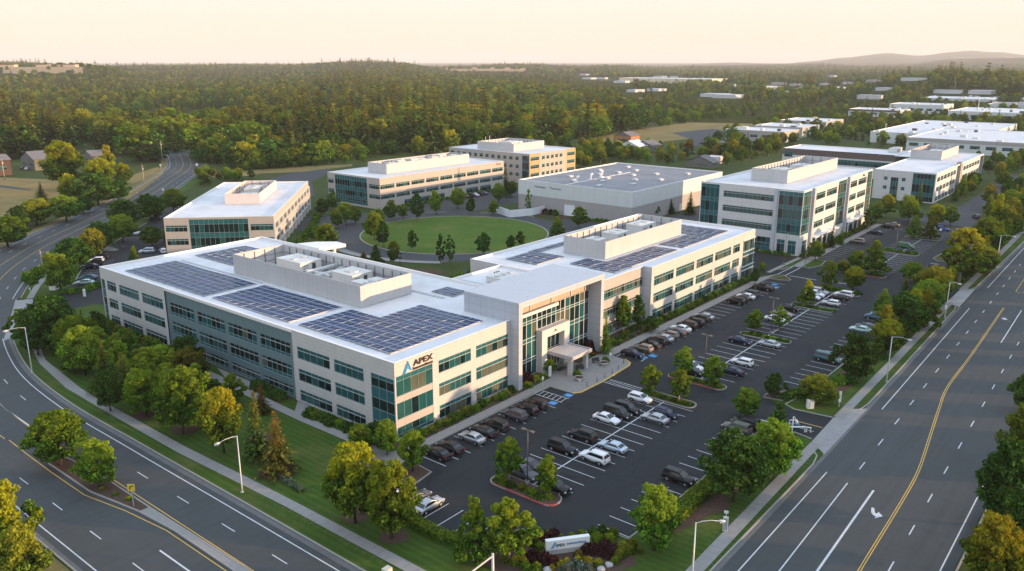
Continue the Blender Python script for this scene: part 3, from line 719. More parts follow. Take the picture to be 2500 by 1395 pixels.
ribbon_rows(mainb, Z0, fS, sS, rowsS, tint=(.35, .2, .15, .3)); ribbon_rows(mainb, Z0, fR, sR, rowsR, hl=(.2, .78), tint=(.4, .2, .1, .3), pane=1.1)
ribbon_rows(mainb, Z0, f4, s4, rowsS, tint=(.3, .3, .15, .25))
cb = [(2.2, 3.5), (6.3, 7.5)]
window(mainb, Z0, fW, .25, 5.6, .25, 10.3, .12, 1.75, span=[(0.25, .9), (2.2, 4.3), (6.2, 8.1), (9.6, 10.3)], name='corner_window', tint=(.7, .3, 0, 0))
window(mainb, Z0, fW, 95.6, 97.2, .25, 10.4, .12, 1.2, span=[(2.2, 4.3), (6.2, 8.1)], name='corner_window')
window(mainb, Z0, fS, .25, 8.3, .25, 10.75, .12, 1.5, span=[(.25, .9), (6.4, 7.4), (9.9, 10.75)], name='corner_window', tint=(.3, .2, .2, .3))
mb = MB(Z0)
for z0, z1 in ((2.15, 3.5), (6.25, 7.35)): mb.box(.3, .005, z0, 8.25, .11, z1)
mb.build('spandrel', [W_BAND], mainb)
window(mainb, Z0, f4, 127.9, 135.1, .25, 10.9, .12, 1.2, span=[(2.6, 3.8), (6.6, 7.9)], name='corner_window', tint=(.2, .2, .2, .4))
mb = MB(Z0)
for z in (3.6, 7.7, 10.9, 11.1, 6.5, 2.5): mb.box(127.7, -.28, z-.05, 135.6, .05, z+.05)
mb.build('sunshade', FRAMEW, mainb)
roof(mainb, Z0, 0, 0, 43, 97.5, H); roof(mainb, Z0, 43, 6, 59, 28.5, H-.004, sides='N'); roof(mainb, Z0, 59, 2.2, 78.6, 37.5, H-.008, sides='WSN'); roof(mainb, Z0, 78.6, 0, 135.4, 37.5, H, sides='SEN')
screen(mainb, Z0, 17, 27.5, 30.3, 70, H-.45, 17.0); screen(mainb, Z0, 79.6, 13.2, 117, 25.3, H-.45, 17.0)
# low kerbs and walk pads on the roof
WPM = plain('walk_pad', (.42, .42, .42), .9, .2)
for a_ in ((31.5, 20.2, 32.3, 86), (15.6, 58, 16.2, 90), (33, 15, 43, 15.7), (44, 10.5, 44.7, 27)): mb = MB(Z0); mb.box(a_[0], a_[1], H-.44, a_[2], a_[3], H-.32); mb.build('roof_walkway', WPM, mainb)
mb = MB((0, 0, 0)); mb.prism([(42.6, 82), (47, 80), (50.5, 76), (50.2, 72), (42.6, 73)], 12.6, 13.4); mb.box(47.5, 73.5, 0, 48.2, 74.2, 12.6); mb.build('rear_canopy', WHITEM, mainb)
# portal
P = MB(Z0); PH = 16.6
P.box(28.2, -2, 0, 29.25, 11.2, PH, 0); P.box(54.8, -2, 0, 55.85, 11.2, PH, 0); P.box(29.252, -2, 15.5, 54.798, 11.2, PH-.004, 0); P.box(29.252, 10.6, 12, 54.798, 11.19, 15.498, 0)
portal = P.build('entrance_portal', [W_METAL], mainb)
mb = MB(Z0); mb.box(29.3, -1.6, 13.2, 54.75, 1.1, 13.3); mb.box(29.26, 1.1, 13.3, 54.79, 1.5, 15.49); 
mb = MB(Z0); mb.box(29.26, 1.0, 13.05, 54.79, 1.4, 15.49); mb.build('portal_panel', [plain('panel_warm', (.42, .34, .26), .6, .3, 0, .15, .8)], portal)
mb = MB(Z0)
for x in (31.5, 35.2, 41.8, 48.3, 53.2): mb.box(x-.07, .8, 13.06, x+.07, .998, 15.48)
mb.box(29.3, .8, 14.2, 54.7, .99, 14.28); mb.build('portal_batten', FRAMEW, portal)
fP = face('S', .9)
window(portal, Z0, fP, 29.26, 37.35, .15, 13.0, .1, 1.6, span=[(3.1, 3.7), (6.9, 7.7), (10.6, 11.1)], name='glass_wall', tint=(.6, .2, .1, .1), bars=6, bw=.1)
window(portal, Z0, fP, 46.35, 54.79, .15, 13.0, .1, 1.6, span=[(3.1, 3.7), (6.9, 7.7), (10.6, 11.1)], name='glass_wall', tint=(.6, .2, .1, .1), bars=6, bw=.1)
window(portal, Z0, fP, 37.36, 46.34, 8.75, 13.0, .1, 1.6, span=[(10.6, 11.1)], name='glass_wall', tint=(.6, .2, .1, .1), bars=6, bw=.1)
window(portal, Z0, fP, 39.05, 44.65, 3.9, 7.05, .1, 1.4, hl=(.8,), name='glass_wall', tint=(.6, .2, .1, .1), bars=6, shelf=False)
mb = MB(Z0); mb.box(37.36, -.3, 0, 39.04, 1.5, 8.7); mb.box(44.66, -.3, 0, 46.34, 1.5, 8.7); mb.box(39.042, -.3, 7.1, 44.658, 1.5, 8.698)
gate = mb.build('entrance_frame', [plain('frame_stone', (.58, .54, .50), .8, .2, 0, .08)], mainb)
mb = MB(Z0); mb.box(39.5, -5.9, 3.45, 46.1, .3, 4.05, 0, 't'); mb.poly([(39.8, -5.6, 3.95), (45.8, -5.6, 3.95), (45.8, .3, 3.95), (39.8, .3, 3.95)], 1); 
for a in ((39.5, -5.9, 39.8, .3), (45.8, -5.9, 46.1, .3), (39.802, -5.9, 45.798, -5.6)): mb.box(a[0], a[1], 4.04, a[2], a[3], 4.15)
can = mb.build('canopy', [plain('canopy_fascia', (.46, .43, .41), .8, .2, 0, .08), plain('canopy_top', (.55, .50, .46), .8, .2, 0, .2, .6)], mainb)
for x in (39.9, 45.0): mb = MB(Z0); mb.box(x, -5.3, 0, x+.75, -4.5, 3.45); mb.build('column', W_CONC, can)
mb = MB(Z0); mb.box(39.1, .75, .13, 44.6, .95, 3.88, 0)
mb.build('entrance_glass', [G_DARK], gate)
for i in range(4):
    mb = MB(Z0); x = 40.6+i*.95
    for a, b, c, d in ((x, x+.08, .13, 2.5), (x+.84, x+.92, .13, 2.5), (x+.08, x+.84, .13, .3), (x+.08, x+.84, 2.38, 2.5)): mb.box(a, .62, c, b, .74, d)
    dd = mb.build('door', [FRAMEW], mainb); h_ = MB(Z0); h_.box(x+.72, .56, .9, x+.76, .61, 1.5); h_.build('handle', DARKM, dd)
# wall sign
def text_mesh(txt, size, name, mat, parent, loc, rot, extr=.05, fit=None, offset_=0.0):
    cu = bpy.data.curves.new(name, 'FONT'); cu.body = txt; cu.size = size; cu.extrude = extr; cu.resolution_u = 2; cu.offset = offset_
    t = bpy.data.objects.new(name, cu); me = bpy.data.meshes.new_from_object(t); bpy.data.objects.remove(t); bpy.data.curves.remove(cu)
    xs = [v.co.x for v in me.vertices]; w = max(xs)-min(xs)
    if fit:
        for v in me.vertices: v.co.x = (v.co.x-min(xs))*fit/w
    me.materials.clear(); me.materials.append(mat)
    o = bpy.data.objects.new(name, me); link(o, parent); o.location = loc; o.rotation_euler = rot; return o
sg = empty('wall_sign', (1.6, -.02, 10.7)); sg.parent = mainb; sg['label'] = 'raised lettering and blue triangular emblem on the front corner'
text_mesh('APEX', 1.32, 'lettering', LETTER, sg, (2.35, -.08, .88), (PI/2, 0, 0), .06, 4.4, .025)
text_mesh('Innovations', .62, 'lettering', LETTER, sg, (2.3, -.08, .22), (PI/2, 0, 0), .05, 4.45, .02)
def emblem(parent, s, loc, off=-.08):
    mb = MB()
    def bar_(pts, m):
        n = len(pts); P_ = [(x*s, off, z*s) for x, z in pts]; Q_ = [(x*s, 0.0, z*s) for x, z in pts]
        mb.poly(P_, m)
        for i in range(n): mb.poly([P_[i], P_[(i+1) % n], Q_[(i+1) % n], Q_[i]], m)
    bar_([(0, 0), (.14, 0), (.50, .62), (.46, .82)], 0); bar_([(.22, 0), (.36, 0), (.56, .42), (.51, .55)], 1)
    bar_([(.52, 1), (.64, 1), (1.0, .14), (.84, .20)], 0); bar_([(.50, .88), (.56, .80), (.78, .28), (.66, .32)], 1)
    o = mb.build('emblem', [LOGO1, LOGO2], parent); o.location = loc; return o
emblem(sg, 2.0, (0, 0, 0))
emblem(gate, .55, (41.2, -.31, 7.65)).data.materials[0] = LETTER
text_mesh('a', .55, 'lettering', LETTER, gate, (41.8, -.36, 7.68), (PI/2, 0, 0), .03)
# ---- solar arrays --------------------------------------------------
def solar(label, x0, y0, nx, ny, wx=1.75, wy=2.5, skip=lambda i, j: False, h=H-.45, tilt=.07):
    root = empty('solar_array', (x0, y0, h), 0, label, 'solar panels', 'solar panel arrays on the roof of the main building')
    rk = MB(); 
    for j in range(ny+1):
        n_ = [i for i in range(nx) if not (skip(i, min(j, ny-1)))]
        if n_: rk.box(min(n_)*wx, j*wy-.04, .03, (max(n_)+1)*wx, j*wy+.04, .16)
    for i in range(nx+1):
        n_ = [j for j in range(ny) if not (skip(min(i, nx-1), j))]
        if n_:
            for j in n_[::1]: rk.box(i*wx-.15, j*wy+.2, .01, i*wx+.15, j*wy+.6, .13)
    rk.build('mounting_rack', [GALV], root)
    global PVDATA
    for i in range(nx):
        for j in range(ny):
            if skip(i, j): continue
            k = (wx, wy)
            if k not in PVDATA:
                p = MB(); a = wx-.12; b = wy-.16
                p.poly([(0, 0, .0), (a, 0, 0), (a, b, 0), (0, b, 0)], 1)
                for u in range(1):
                    for v in range(2):
                        p.poly([(.05+u*a, .05+v*b/2, .012), (a-.05, .05+v*b/2, .012), (a-.05, (v+1)*b/2-.03, .012), (.05, (v+1)*b/2-.03, .012)], 0)
                p.box(0, 0, -.05, a, b, -.001, 1)
                o = p.build('panel', [PVM, PVF], root); PVDATA[k] = o.data
            else: o = link(bpy.data.objects.new('panel', PVDATA[k]), root)
            o.location = (i*wx+.05, j*wy+.05, .30+.04*math.sin(i*1.7+j)); o.rotation_euler = (0, tilt, 0)
PVDATA = {}
solar('large blue panel array at the far left end of the long roof', 2.4, 57.9, 7, 13)
solar('middle blue panel array along the long left roof edge beside the ribbed screen', 2.8, 30.6, 7, 10, 1.75, 2.5)
solar('L-shaped blue panel array above the lettered corner', 3.0, 4.2, 13, 9, 1.74, 2.65, lambda i, j: i > 6 and j > 5)
solar('panel array behind the left equipment screen at the rear corner', 20.5, 76, 8, 6, 1.75, 2.7)
solar('small array between the equipment screen and the portal roof', 33.6, 19.2, 3, 3, 1.6, 2.0)
solar('small array tucked against the left flank of the portal', 40.2, 12.5, 1, 3, 1.8, 2.0)
solar('square array left of the right wing equipment screen', 65.2, 22.5, 6, 4, 1.8, 2.35)
solar('narrow array against the rear of the right wing screen', 74.6, 30.0, 10, 1, 1.75, 2.4)
solar('long dark array in front of the right wing equipment screen', 70.2, 4.6, 17, 3, 1.74, 2.35)
solar('stub of panels beside the near corner of the right wing screen', 70.9, 12.0, 4, 2, 1.75, 2.6)
solar('reddish array beyond the long one on the right wing', 102.6, 4.8, 9, 3, 1.72, 2.35)
solar('farthest array at the right end of the right wing', 119.0, 5.2, 6, 6, 1.8, 2.45)
# ---- rooftop units --------------------------------------------------
def unit(label, x, y, z, lx, ly, lz, rz=0, cat='rooftop unit', fans=2, group=None):
    r = empty('rooftop_unit', (x, y, z), rz, label, cat, group)
    mb = MB(); mb.box(0, 0, .25, lx, ly, lz); mb.box(.15, .15, 0, lx-.15, ly-.15, .248); mb.box(-.08, -.08, lz, lx+.08, ly+.08, lz+.08)
    mb.build('housing', UNITM, r)
    for i in range(fans):
        f = MB(); cx = lx*(i+.5)/fans; f.tube([(cx, ly/2, lz+.08), (cx, ly/2, lz+.3)], min(lx/fans, ly)*.3, 10); f.build('fan_cowl', GALV, r)
    l = MB()
    for i in range(5): l.box(lx*.12, -.05, .5+i*(lz-.8)/5, lx*.38, -.002, .5+i*(lz-.8)/5+.14)
    l.box(lx*.55, -.04, .5, lx*.72, -.002, lz-.4); l.build('access_panel', DARKM, r)
ZR = H-.45
unit('biggest cream air handler at the far end of the left screen', 23.0, 54, ZR, 5.6, 8.5, 3.5)
unit('cream air handler near the middle of the left screen', 23.4, 37.4, ZR, 5.4, 6.4, 3.4, fans=1)
unit('flat cream unit at the front of the left screen', 21.8, 29, ZR, 2.6, 7, 2.9)
unit('second low unit beside the front one inside the left screen', 25.6, 29.4, ZR, 2.6, 6.2, 2.6)
unit('pale unit in the middle of the right wing screen', 93, 18.5, ZR, 6, 4.6, 3.3)
unit('pale blue unit at the far end of the right wing screen', 105, 18.4, ZR, 7.4, 4.8, 3.6)
unit('low grey unit at the near end of the right wing screen', 84.0, 19, ZR, 5, 4, 2.9)
def ducts(label, loc, segs, r=.35):
    m_ = MB()
    for s_ in segs: m_.tube(s_, r, 8)
    o = m_.build('duct', [GALV]); o.location = loc; tag(o, label, 'duct')
ducts('silver ducts crossing between the units of the left screen', (20.5, 46.5, ZR+1.6), [[(0, 0, .8), (6, 0, .8), (10, 1.5, .8)], [(1, 3.5, .9), (9.5, 4, .9)], [(3, -2, .6), (3, 6, .6)]], .42)
ducts('pipe run between the units of the right wing screen', (89, 15, ZR), [[(0, 0, .5), (12, 0, .5)], [(4, 0, .5), (4, 4, .5)]], .22)
unit('dark open condenser on the link roof behind the portal', 46.6, 17.5, ZR, 6.2, 4.2, 1.3, fans=3)
for i, (x, y, lab) in enumerate(((34.5, 6.5, 'pair of small dark vents on the front roof beside the portal'), (52, 24, 'small vent on the link roof'), (62.5, 12, 'cluster of small vents left of the long dark array'))):
    v = MB()
    for k_ in range(3): v.tube([(x+k_*.7, y, ZR), (x+k_*.7, y, ZR+.7)], .13, 6); v.tube([(x+k_*.7, y, ZR+.7), (x+k_*.7, y, ZR+.8)], .22, 6)
    tag(v.build('roof_vent', DARKM), lab, 'vent')
# ---- building east of the main one (four floors) --------------------
def b2():
    X0, Y0, X1, Y1, h = 165.8, -1.7, 234.0, 32.2, 20.2
    off = (X0, Y0, 0); r = empty('office_building', off, 0, 'four-storey white office building with glass corner behind the right wing', 'office building')
    W = face('W', X0); Sf = face('S', Y0)
    rw = [(16.0, 18.0), (11.4, 13.4), (6.9, 8.9)]; sW = [(7.5, 24.2)]
    rs = [(16.0, 18.2), (11.5, 13.6), (7.0, 9.1)]; sS_ = [(176.3, 185), (186.3, 196), (207.6, 216.9), (218.3, 227.4)]
    mb = MB(off)
    gw = [(7.6, 13.3, .3, 4.7), (15.2, 24, .3, 4.7)]; gs = [(177.2, 185.4, .3, 4), (187, 196, .3, 4), (208.4, 217, .3, 4.2), (218.4, 226.5, .3, 4.2)]
    wall(mb, W, Y0, Y1, 0, h, holes(sW, rw)+gw+[(-1.5, 5.9, 6.4, 19.9), (-.6, 1.9, .3, 4.6), (2.9, 5.4, .3, 4.6), (25.7, 32, .5, 19.8)])
    wall(mb, Sf, X0, X1, 0, h, holes(sS_, rs)+gs+[(X0+.2, 172.5, 6.4, 19.9), (197.4, 205.5, 4.6, 19.8), (228.2, 233.7, 4.6, 19.8), (168, 172, .3, 4.4)])
    wall(mb, face('E', X1), Y0, Y1, 0, h); wall(mb, face('N', Y1), X0, X1, 0, h)
    mb.build('wall', [W_WHITE], r)
    mb = MB(off)
    for a, b in ((173.1, 174.6), (206.2, 207.4)): mb = MB(off); mb.box(a, Y0-.8, 0, b, Y0-.01, h+.05); mb.build('pier', [W_METAL], r)
    mb = MB(off); mb.box(X0-.5, 6.2, 0, X0-.01, 7.3, h+.05); mb.build('pier', [W_METAL], r)
    ribbon_rows(r, off, W, sW, rw, tint=(.15, .5, .35, 0)); ribbon_rows(r, off, Sf, sS_, rs, tint=(.5, .2, .1, .2))
    for a, b, c, d in gw: window(r, off, W, a, b, c, d, span=[(.3, 1.8), (2.6, 3.0)], tint=(.6, .3, .1, 0))
    for a, b, c, d in gs: window(r, off, Sf, a, b, c, d, hl=(.65,), tint=(.5, .3, .1, .1))
    window(r, off, W, -.6, 1.9, .3, 4.6, tint=(.4, .6, 0, 0)); window(r, off, W, 2.9, 5.4, .3, 4.6, tint=(.4, .6, 0, 0)); window(r, off, Sf, 168, 172, .3, 4.4)
    sp = [(6.4, 7.2), (9.6, 11.2), (14.2, 15.4), (18.4, 19.9)]
    window(r, off, W, -1.5, 5.9, 6.4, 19.9, .1, 1.5, span=sp, name='corner_window', tint=(.4, .5, .1, 0)); window(r, off, Sf, X0+.2, 172.5, 6.4, 19.9, .1, 1.5, span=sp, name='corner_window', tint=(.3, .2, .1, .4))
    window(r, off, W, 25.7, 32, .5, 19.8, .1, 1.5, span=[(.5, 1.5), (4.6, 6.2), (9.6, 11), (14.2, 15.4), (18.6, 19.8)], name='corner_window', tint=(.3, .5, .2, 0))
    window(r, off, Sf, 197.4, 205.5, 4.6, 19.8, .1, 1.35, span=[(9.4, 10.8), (14, 15.4), (18.6, 19.8)], name='glass_bay', tint=(.3, .2, .1, .4))
    window(r, off, Sf, 228.2, 233.7, 4.6, 19.8, .1, 1.35, span=[(9.4, 10.8), (14, 15.4), (18.6, 19.8)], name='corner_window', tint=(.3, .2, .1, .4))
    mb = MB(off)
    for x in (176, 186.2, 207.4, 217.6, 227.4): mb.box(x-.12, Y0-1.5, 0, x+.12, Y0-1.25, 4.4)
    mb.box(174.8, Y0-1.7, 4.4, 197, Y0-.01, 4.75); mb.box(207.5, Y0-1.7, 4.4, 233.6, Y0-.01, 4.75); mb.build('ground_floor_canopy', WHITEM, r)
    roof(r, off, X0, Y0, X1, Y1, h); screen(r, off, 180.5, 9.4, 228.5, 21.6, h-.45, 24.0)
    text_mesh('Mxs', 1.1, 'lettering', LETTER, r, (222.5-X0, -.06, 18.7), (PI/2, 0, 0), .05, 2.6)
    unit('white unit inside the screen of the four-storey building', 186, 12.5, h-.45, 7, 5, 3.6); unit('pale unit at the far end of the four-storey building screen', 205, 13, h-.45, 8, 5, 3.0)
b2()
def b3():
    X0, Y0, h = 297.5, -9.6, 12.7; off = (X0, Y0, 0)
    r = empty('office_building', off, 0, 'white three-storey office building with green glass corner at the far right', 'office building')
    W = face('W', X0); Sf = face('S', Y0); mb = MB(off)
    sq = [(9.6, 11.1, 8.3, 9.8), (9.6, 11.1, 4.4, 5.9), (2.3, 3.8, 8.3, 9.8), (2.3, 3.8, 4.4, 5.9), (5.1, 8.2, .4, 9.7)]
    wall(mb, W, Y0, 15.3, 0, h, sq+[(-9.2, -.5, .4, 12.2)])
    sS_ = [(299.6, 304.6), (305.6, 310.6), (311.6, 316.6), (317.6, 322.6), (323.6, 328.6), (329.4, 334)]; s2 = [(349+i*6.2, 354.2+i*6.2) for i in range(6)]
    rs = [(8.8, 10.7), (4.7, 6.6), (.6, 2.5)]
    wall(mb, Sf, X0, 336, 0, h, holes(sS_, rs)); wall(mb, Sf, 347, 395, 0, h, holes(s2, rs)+[(386.5, 394.6, .4, 12.2)])
    wall(mb, face('E', 395), Y0, 24, 0, h); wall(mb, face('N', 15.3), X0, 360, 0, h); wall(mb, face('N', 24), 360, 395, 0, h)
    mb.build('wall', [W_WHITE], r)
    mb = MB(off); wall(mb, face('S', Y0+1.2), 336, 347, 0, h+.5); mb.box(341, Y0-.5, 0, 343.6, Y0+1, h+.8); mb.build('stair_tower', [W_BAND], r)
    for a, b, c, d in sq[:4]: window(r, off, W, a, b, c, d, .25, .8, hl=(.5,), shelf=False, tint=(.6, .4, 0, 0))
    window(r, off, W, 5.1, 8.2, .4, 9.7, .3, 1.0, span=[(2.4, 4.2), (6, 8)], tint=(.7, .3, 0, 0))
    window(r, off, W, -9.2, -.5, .4, 12.2, .1, 1.4, span=[(2.6, 4.2), (7.6, 10.0)], name='corner_window', tint=(.6, .4, 0, 0))
    ribbon_rows(r, off, Sf, sS_+s2[:], rs, hl=(.5,), shelf=False, pane=1.6, tint=(.7, .1, .1, .1))
    roof(r, off, X0, Y0, 360, 15.3, h, sides='WSN'); roof(r, off, 360, Y0, 395, 24, h, sides='SEN'); screen(r, off, 353.5, 1.2, 389, 15, h-.45, 16.7)
    unit('unit inside the screen of the far right white building', 362, 4, h-.45, 8, 5, 3.6)
    r2 = empty('office_building', (360, 24, 0), 0, 'long dark-banded low building with white roof behind the far right offices', 'office building'); o2 = (360, 24, 0)
    mb = MB(o2); W2 = face('W', 360)
    hs = [(26, 52, 5.8, 8.6), (54, 72, 5.8, 8.6)]
    wall(mb, W2, 24.02, 81, 0, 9.4, hs); mb.build('wall', [W_WHITE], r2)
    mb = MB(o2); wall(mb, W2, 24.02, 74, 9.4, h); mb.build('wall', [W_BROWN], r2)['label'] = 'dark brown parapet band'
    mb = MB(o2); wall(mb, W2, 74, 81, 9.4, h); wall(mb, face('N', 81), 360, 386, 0, h); wall(mb, face('E', 386), 24.02, 81, 0, h); mb.build('wall', [W_BROWN], r2)
    for a, b, c, d in hs: window(r2, o2, W2, a, b, c, d, .3, 1.8, hl=(.6,), tint=(.1, .3, .4, .2), shelf=False)
    window(r2, o2, face('W', 359.9), 75.5, 80, 8.2, 11.2, .05, 1.5, hl=(.5,), shelf=False)
    roof(r2, o2, 360, 24.02, 386, 81, h-.006, sides='WEN')
    unit('long unit on the roof of the dark-banded building', 375, 27, h-.45, 10, 4, 2.2)
b3()
def bware():
    X0, Y0, X1, Y1, h = 177.2, 64.8, 251.5, 118.2, 12.0; off = (X0, Y0, 0)
    r = empty('warehouse', off, 0, 'large flat-roofed warehouse with grey roof and two-tone walls behind the green oval', 'warehouse')
    mb = MB(off); z = 6.2
    for s_, c, a, b in (('W', X0, Y0, Y1), ('S', Y0, X0, X1), ('E', X1, Y0, Y1), ('N', Y1, X0, X1)): wall(mb, face(s_, c), a, b, z, h)
    mb.build('wall', [W_WARE], r)
    mb = MB(off)
    hh = {'W': [(90.4, 95.4, 0, 4.4)], 'S': [(214, 216, 0, 3)]}
    for s_, c, a, b in (('W', X0+.06, Y0, Y1), ('S', Y0+.06, X0, X1), ('E', X1-.06, Y0, Y1), ('N', Y1-.06, X0, X1)): wall(mb, face(s_, c), a, b, 0, z, hh.get(s_, ()))
    mb.build('wall', [W_WARELOW], r)['label'] = 'grey lower wall band'
    mb = MB(off); mb.box(X0+.2, 90.4, 0, X0+.3, 95.4, 4.4); mb.build('loading_door', [plain('door_white', (.72, .74, .76), .6, .3, 0, .05)], r)
    mb = MB(off); mb.box(214, Y0+.2, 0, 216, Y0+.3, 3); mb.build('door', [WHITEM], r)
    roof(r, off, X0, Y0, X1, Y1, h, ROOFG)
    mb = MB(off)
    rg = random.Random(3)
    mb.box(X0+.5, 96, h-.44, X0+50, 96.5, h-.32); mb.build('roof_walkway', WHITEM, r)
    t1 = text_mesh('Cimmes', 1.25, 'lettering', DARKM, r, (-.05, 110.0-Y0, 9.6), (PI/2, 0, -PI/2), .03, 5.6)
    text_mesh('Tarcon', 1.25, 'lettering', DARKM, r, (-.05, 102.4-Y0, 9.6), (PI/2, 0, -PI/2), .03, 5.4)
    sk = [(184, 84), (190, 100), (196, 76), (199, 108), (204, 93), (207, 82), (212, 102), (214, 74), (219, 90), (224, 110), (228, 84), (233, 97), (237, 74), (241, 106), (222, 99), (196, 90)]
    first = None
    for i, (x, y) in enumerate(sk):
        lab = 'low white curb-mounted skylight on the grey warehouse roof'
        if first is None:
            m2 = MB(); m2.box(-1.3, -.9, 0, 1.3, .9, .4, 0); first = empty('skylight', (x, y, h-.45), 0, lab, 'skylight', 'skylights on the grey warehouse roof')
            m2.build('curb', GALV, first); m2 = MB(); m2.prism([(-1.4, -1), (1.4, -1), (1.4, 1), (-1.4, 1)], .4, .5)
            m2.poly([(-1.4, -1, .5), (1.4, -1, .5), (.8, 0, .85), (-.8, 0, .85)]); m2.poly([(-1.4, 1, .5), (1.4, 1, .5), (.8, 0, .85), (-.8, 0, .85)]); m2.poly([(1.4, -1, .5), (1.4, 1, .5), (.8, 0, .85)]); m2.poly([(-1.4, -1, .5), (-1.4, 1, .5), (-.8, 0, .85)]); m2.build('dome', SKYL, first)
        else: dup(first, (x, y, h-.45), 0, None, lab)
    for i, (x, y) in enumerate(((197, 96.3), (206, 97.2), (187, 96.2))):
        m2 = MB(); m2.tube([(x, y, h-.45), (x, y, h+1.6), (x+.9, y, h+2.0)], .45, 8); m2.box(x-.8, y-.8, h-.44, x+.8, y+.8, h-.1)
        tag(m2.build('roof_exhaust', WHITEM), ('tall white exhaust hood in the middle of the grey warehouse roof', 'white exhaust hood farthest along the walkway of the grey roof', 'white exhaust hood nearest the lettered wall on the grey roof')[i], 'exhaust hood')
bware()
def b5():
    X0, Y0, X1, Y1, h = 139.7, 159.4, 217.4, 192.2, 12.7; off = (X0, Y0, 0)
    r = empty('office_building', off, 0, 'long tan three-storey office building with ribbon windows beyond the green oval', 'office building')
    W = face('W', X0); Sf = face('S', Y0); mb = MB(off)
    rr_ = [(8.2, 10.0), (4.15, 5.9)]; sS_ = [(140.0+i*8.62, 147.6+i*8.62) for i in range(9)]
    gs = [(153, 160, .3, 2.6), (161.4, 168.4, .3, 2.6), (170, 177, .3, 2.6), (191, 199, .2, 2.8), (200.5, 208, .2, 2.8)]
    wall(mb, W, Y0, Y1, 0, h, [(159.6, 166, *q) for q in rr_]+[(188.4, 192, *q) for q in rr_]+[(167.2, 187.4, .8, 12.3)])
    wall(mb, Sf, X0, X1, 0, h, holes(sS_, rr_)+gs); wall(mb, face('E', X1), Y0, Y1, 0, h); wall(mb, face('N', Y1), X0, X1, 0, h)
    mb.build('wall', [W_TAN], r)
    ribbon_rows(r, off, Sf, sS_, rr_, tint=(.6, .3, .1, 0)); ribbon_rows(r, off, W, [(159.6, 166), (188.4, 192)], rr_, tint=(.5, .5, 0, 0))
    for a, b, c, d in gs: window(r, off, Sf, a, b, c, d, tint=(.7, .3, 0, 0), shelf=False)
    window(r, off, W, 167.2, 187.4, .8, 12.3, .1, 1.6, span=[(.8, 2), (2.9, 4.1), (6.2, 8), (10.4, 12.3)], name='glass_wall', tint=(.5, .4, .1, 0))
    text_mesh('Cimmes', .9, 'lettering', LETTER, r, (72, -.05, 11.4), (PI/2, 0, 0), .04, 3.6)
    roof(r, off, X0, Y0, X1, Y1, h); screen(r, off, 152.2, 168.8, 203.5, 180.5, h-.45, 16.6)
    for i in range(7): unit(f'{("first", "second", "third", "fourth", "fifth", "sixth", "seventh")[i]} condenser from the left on top of the long tan building', 157+i*6.4, 172+(i % 2)*1.5, h-.45, 4.2, 3.4, 3.9+.3*(i % 3), fans=2)
b5()
def b6():
    X0, Y0, X1, Y1, h = 234.3, 157.2, 273, 210.8, 14.6; off = (X0, Y0, 0)
    r = empty('office_building', off, 0, 'tan office building with square punched windows and orange end panels, farthest back against the wood', 'office building')
    W = face('W', X0); Sf = face('S', Y0); mb = MB(off)
    rz = [(11.2, 12.9), (7.3, 9.0), (3.4, 5.1)]; sW = [(164+i*3.9, 166.1+i*3.9) for i in range(11)]; sS_ = [(244.2+i*3.7, 246.5+i*3.7) for i in range(5)]
    wall(mb, W, Y0+6, Y1, 0, h, holes(sW, rz)+[(207.2, 210, .4, 13)]); wall(mb, Sf, X0+8.2, X1-8.2, 0, h, holes(sS_, rz)); wall(mb, face('E', X1), Y0, Y1, 0, h); wall(mb, face('N', Y1), X0, X1, 0, h)
    wall(mb, W, Y0+5, Y0+6, 0, h); mb.build('wall', [W_TAN], r)
    mb = MB(off); wall(mb, W, Y0, Y0+5, 0, h, [(Y0+.4, Y0+4.6, .4, 13.6)]); mb.build('wall', [W_TAN], r)
    mb = MB(off); oh = [(X0+.8, X0+7.6, *q) for q in rz]+[(X1-7.4, X1-.8, *q) for q in rz]
    wall(mb, Sf, X0, X0+8.2, 0, h, oh[:3]); wall(mb, Sf, X1-8.2, X1, 0, h, oh[3:]); mb.build('wall', [W_ORANGE], r)['label'] = 'orange panelled bays'
    for q in oh: window(r, off, Sf, *q, hl=(.5,), shelf=False, tint=(.9, .1, 0, 0))
    ribbon_rows(r, off, W, sW, rz, hl=(.5,), shelf=False, pane=1.1, tint=(.7, .3, 0, 0)); ribbon_rows(r, off, Sf, sS_, rz, hl=(.5,), shelf=False, pane=1.1, tint=(.8, .2, 0, 0))
    window(r, off, W, Y0+.4, Y0+4.6, .4, 13.6, .1, 1.4, span=[(2.4, 3.2), (6.2, 7.2), (10.2, 11.2)], name='corner_window', tint=(.6, .3, .1, 0))
    roof(r, off, X0, Y0, X1, Y1, h); screen(r, off, 240, 171.8, 265.2, 196, h-.45, 18.2)
    mb = MB(off); mb.tube([(243, 193, h), (243, 193, 20.5)], .12, 6); mb.tube([(244.5, 191.5, h), (244.5, 191.5, 21)], .12, 6); mb.build('flue', WHITEM, r)
    unit('unit inside the screen of the punched-window building', 246, 178, h-.45, 9, 8, 3.9)
b6()
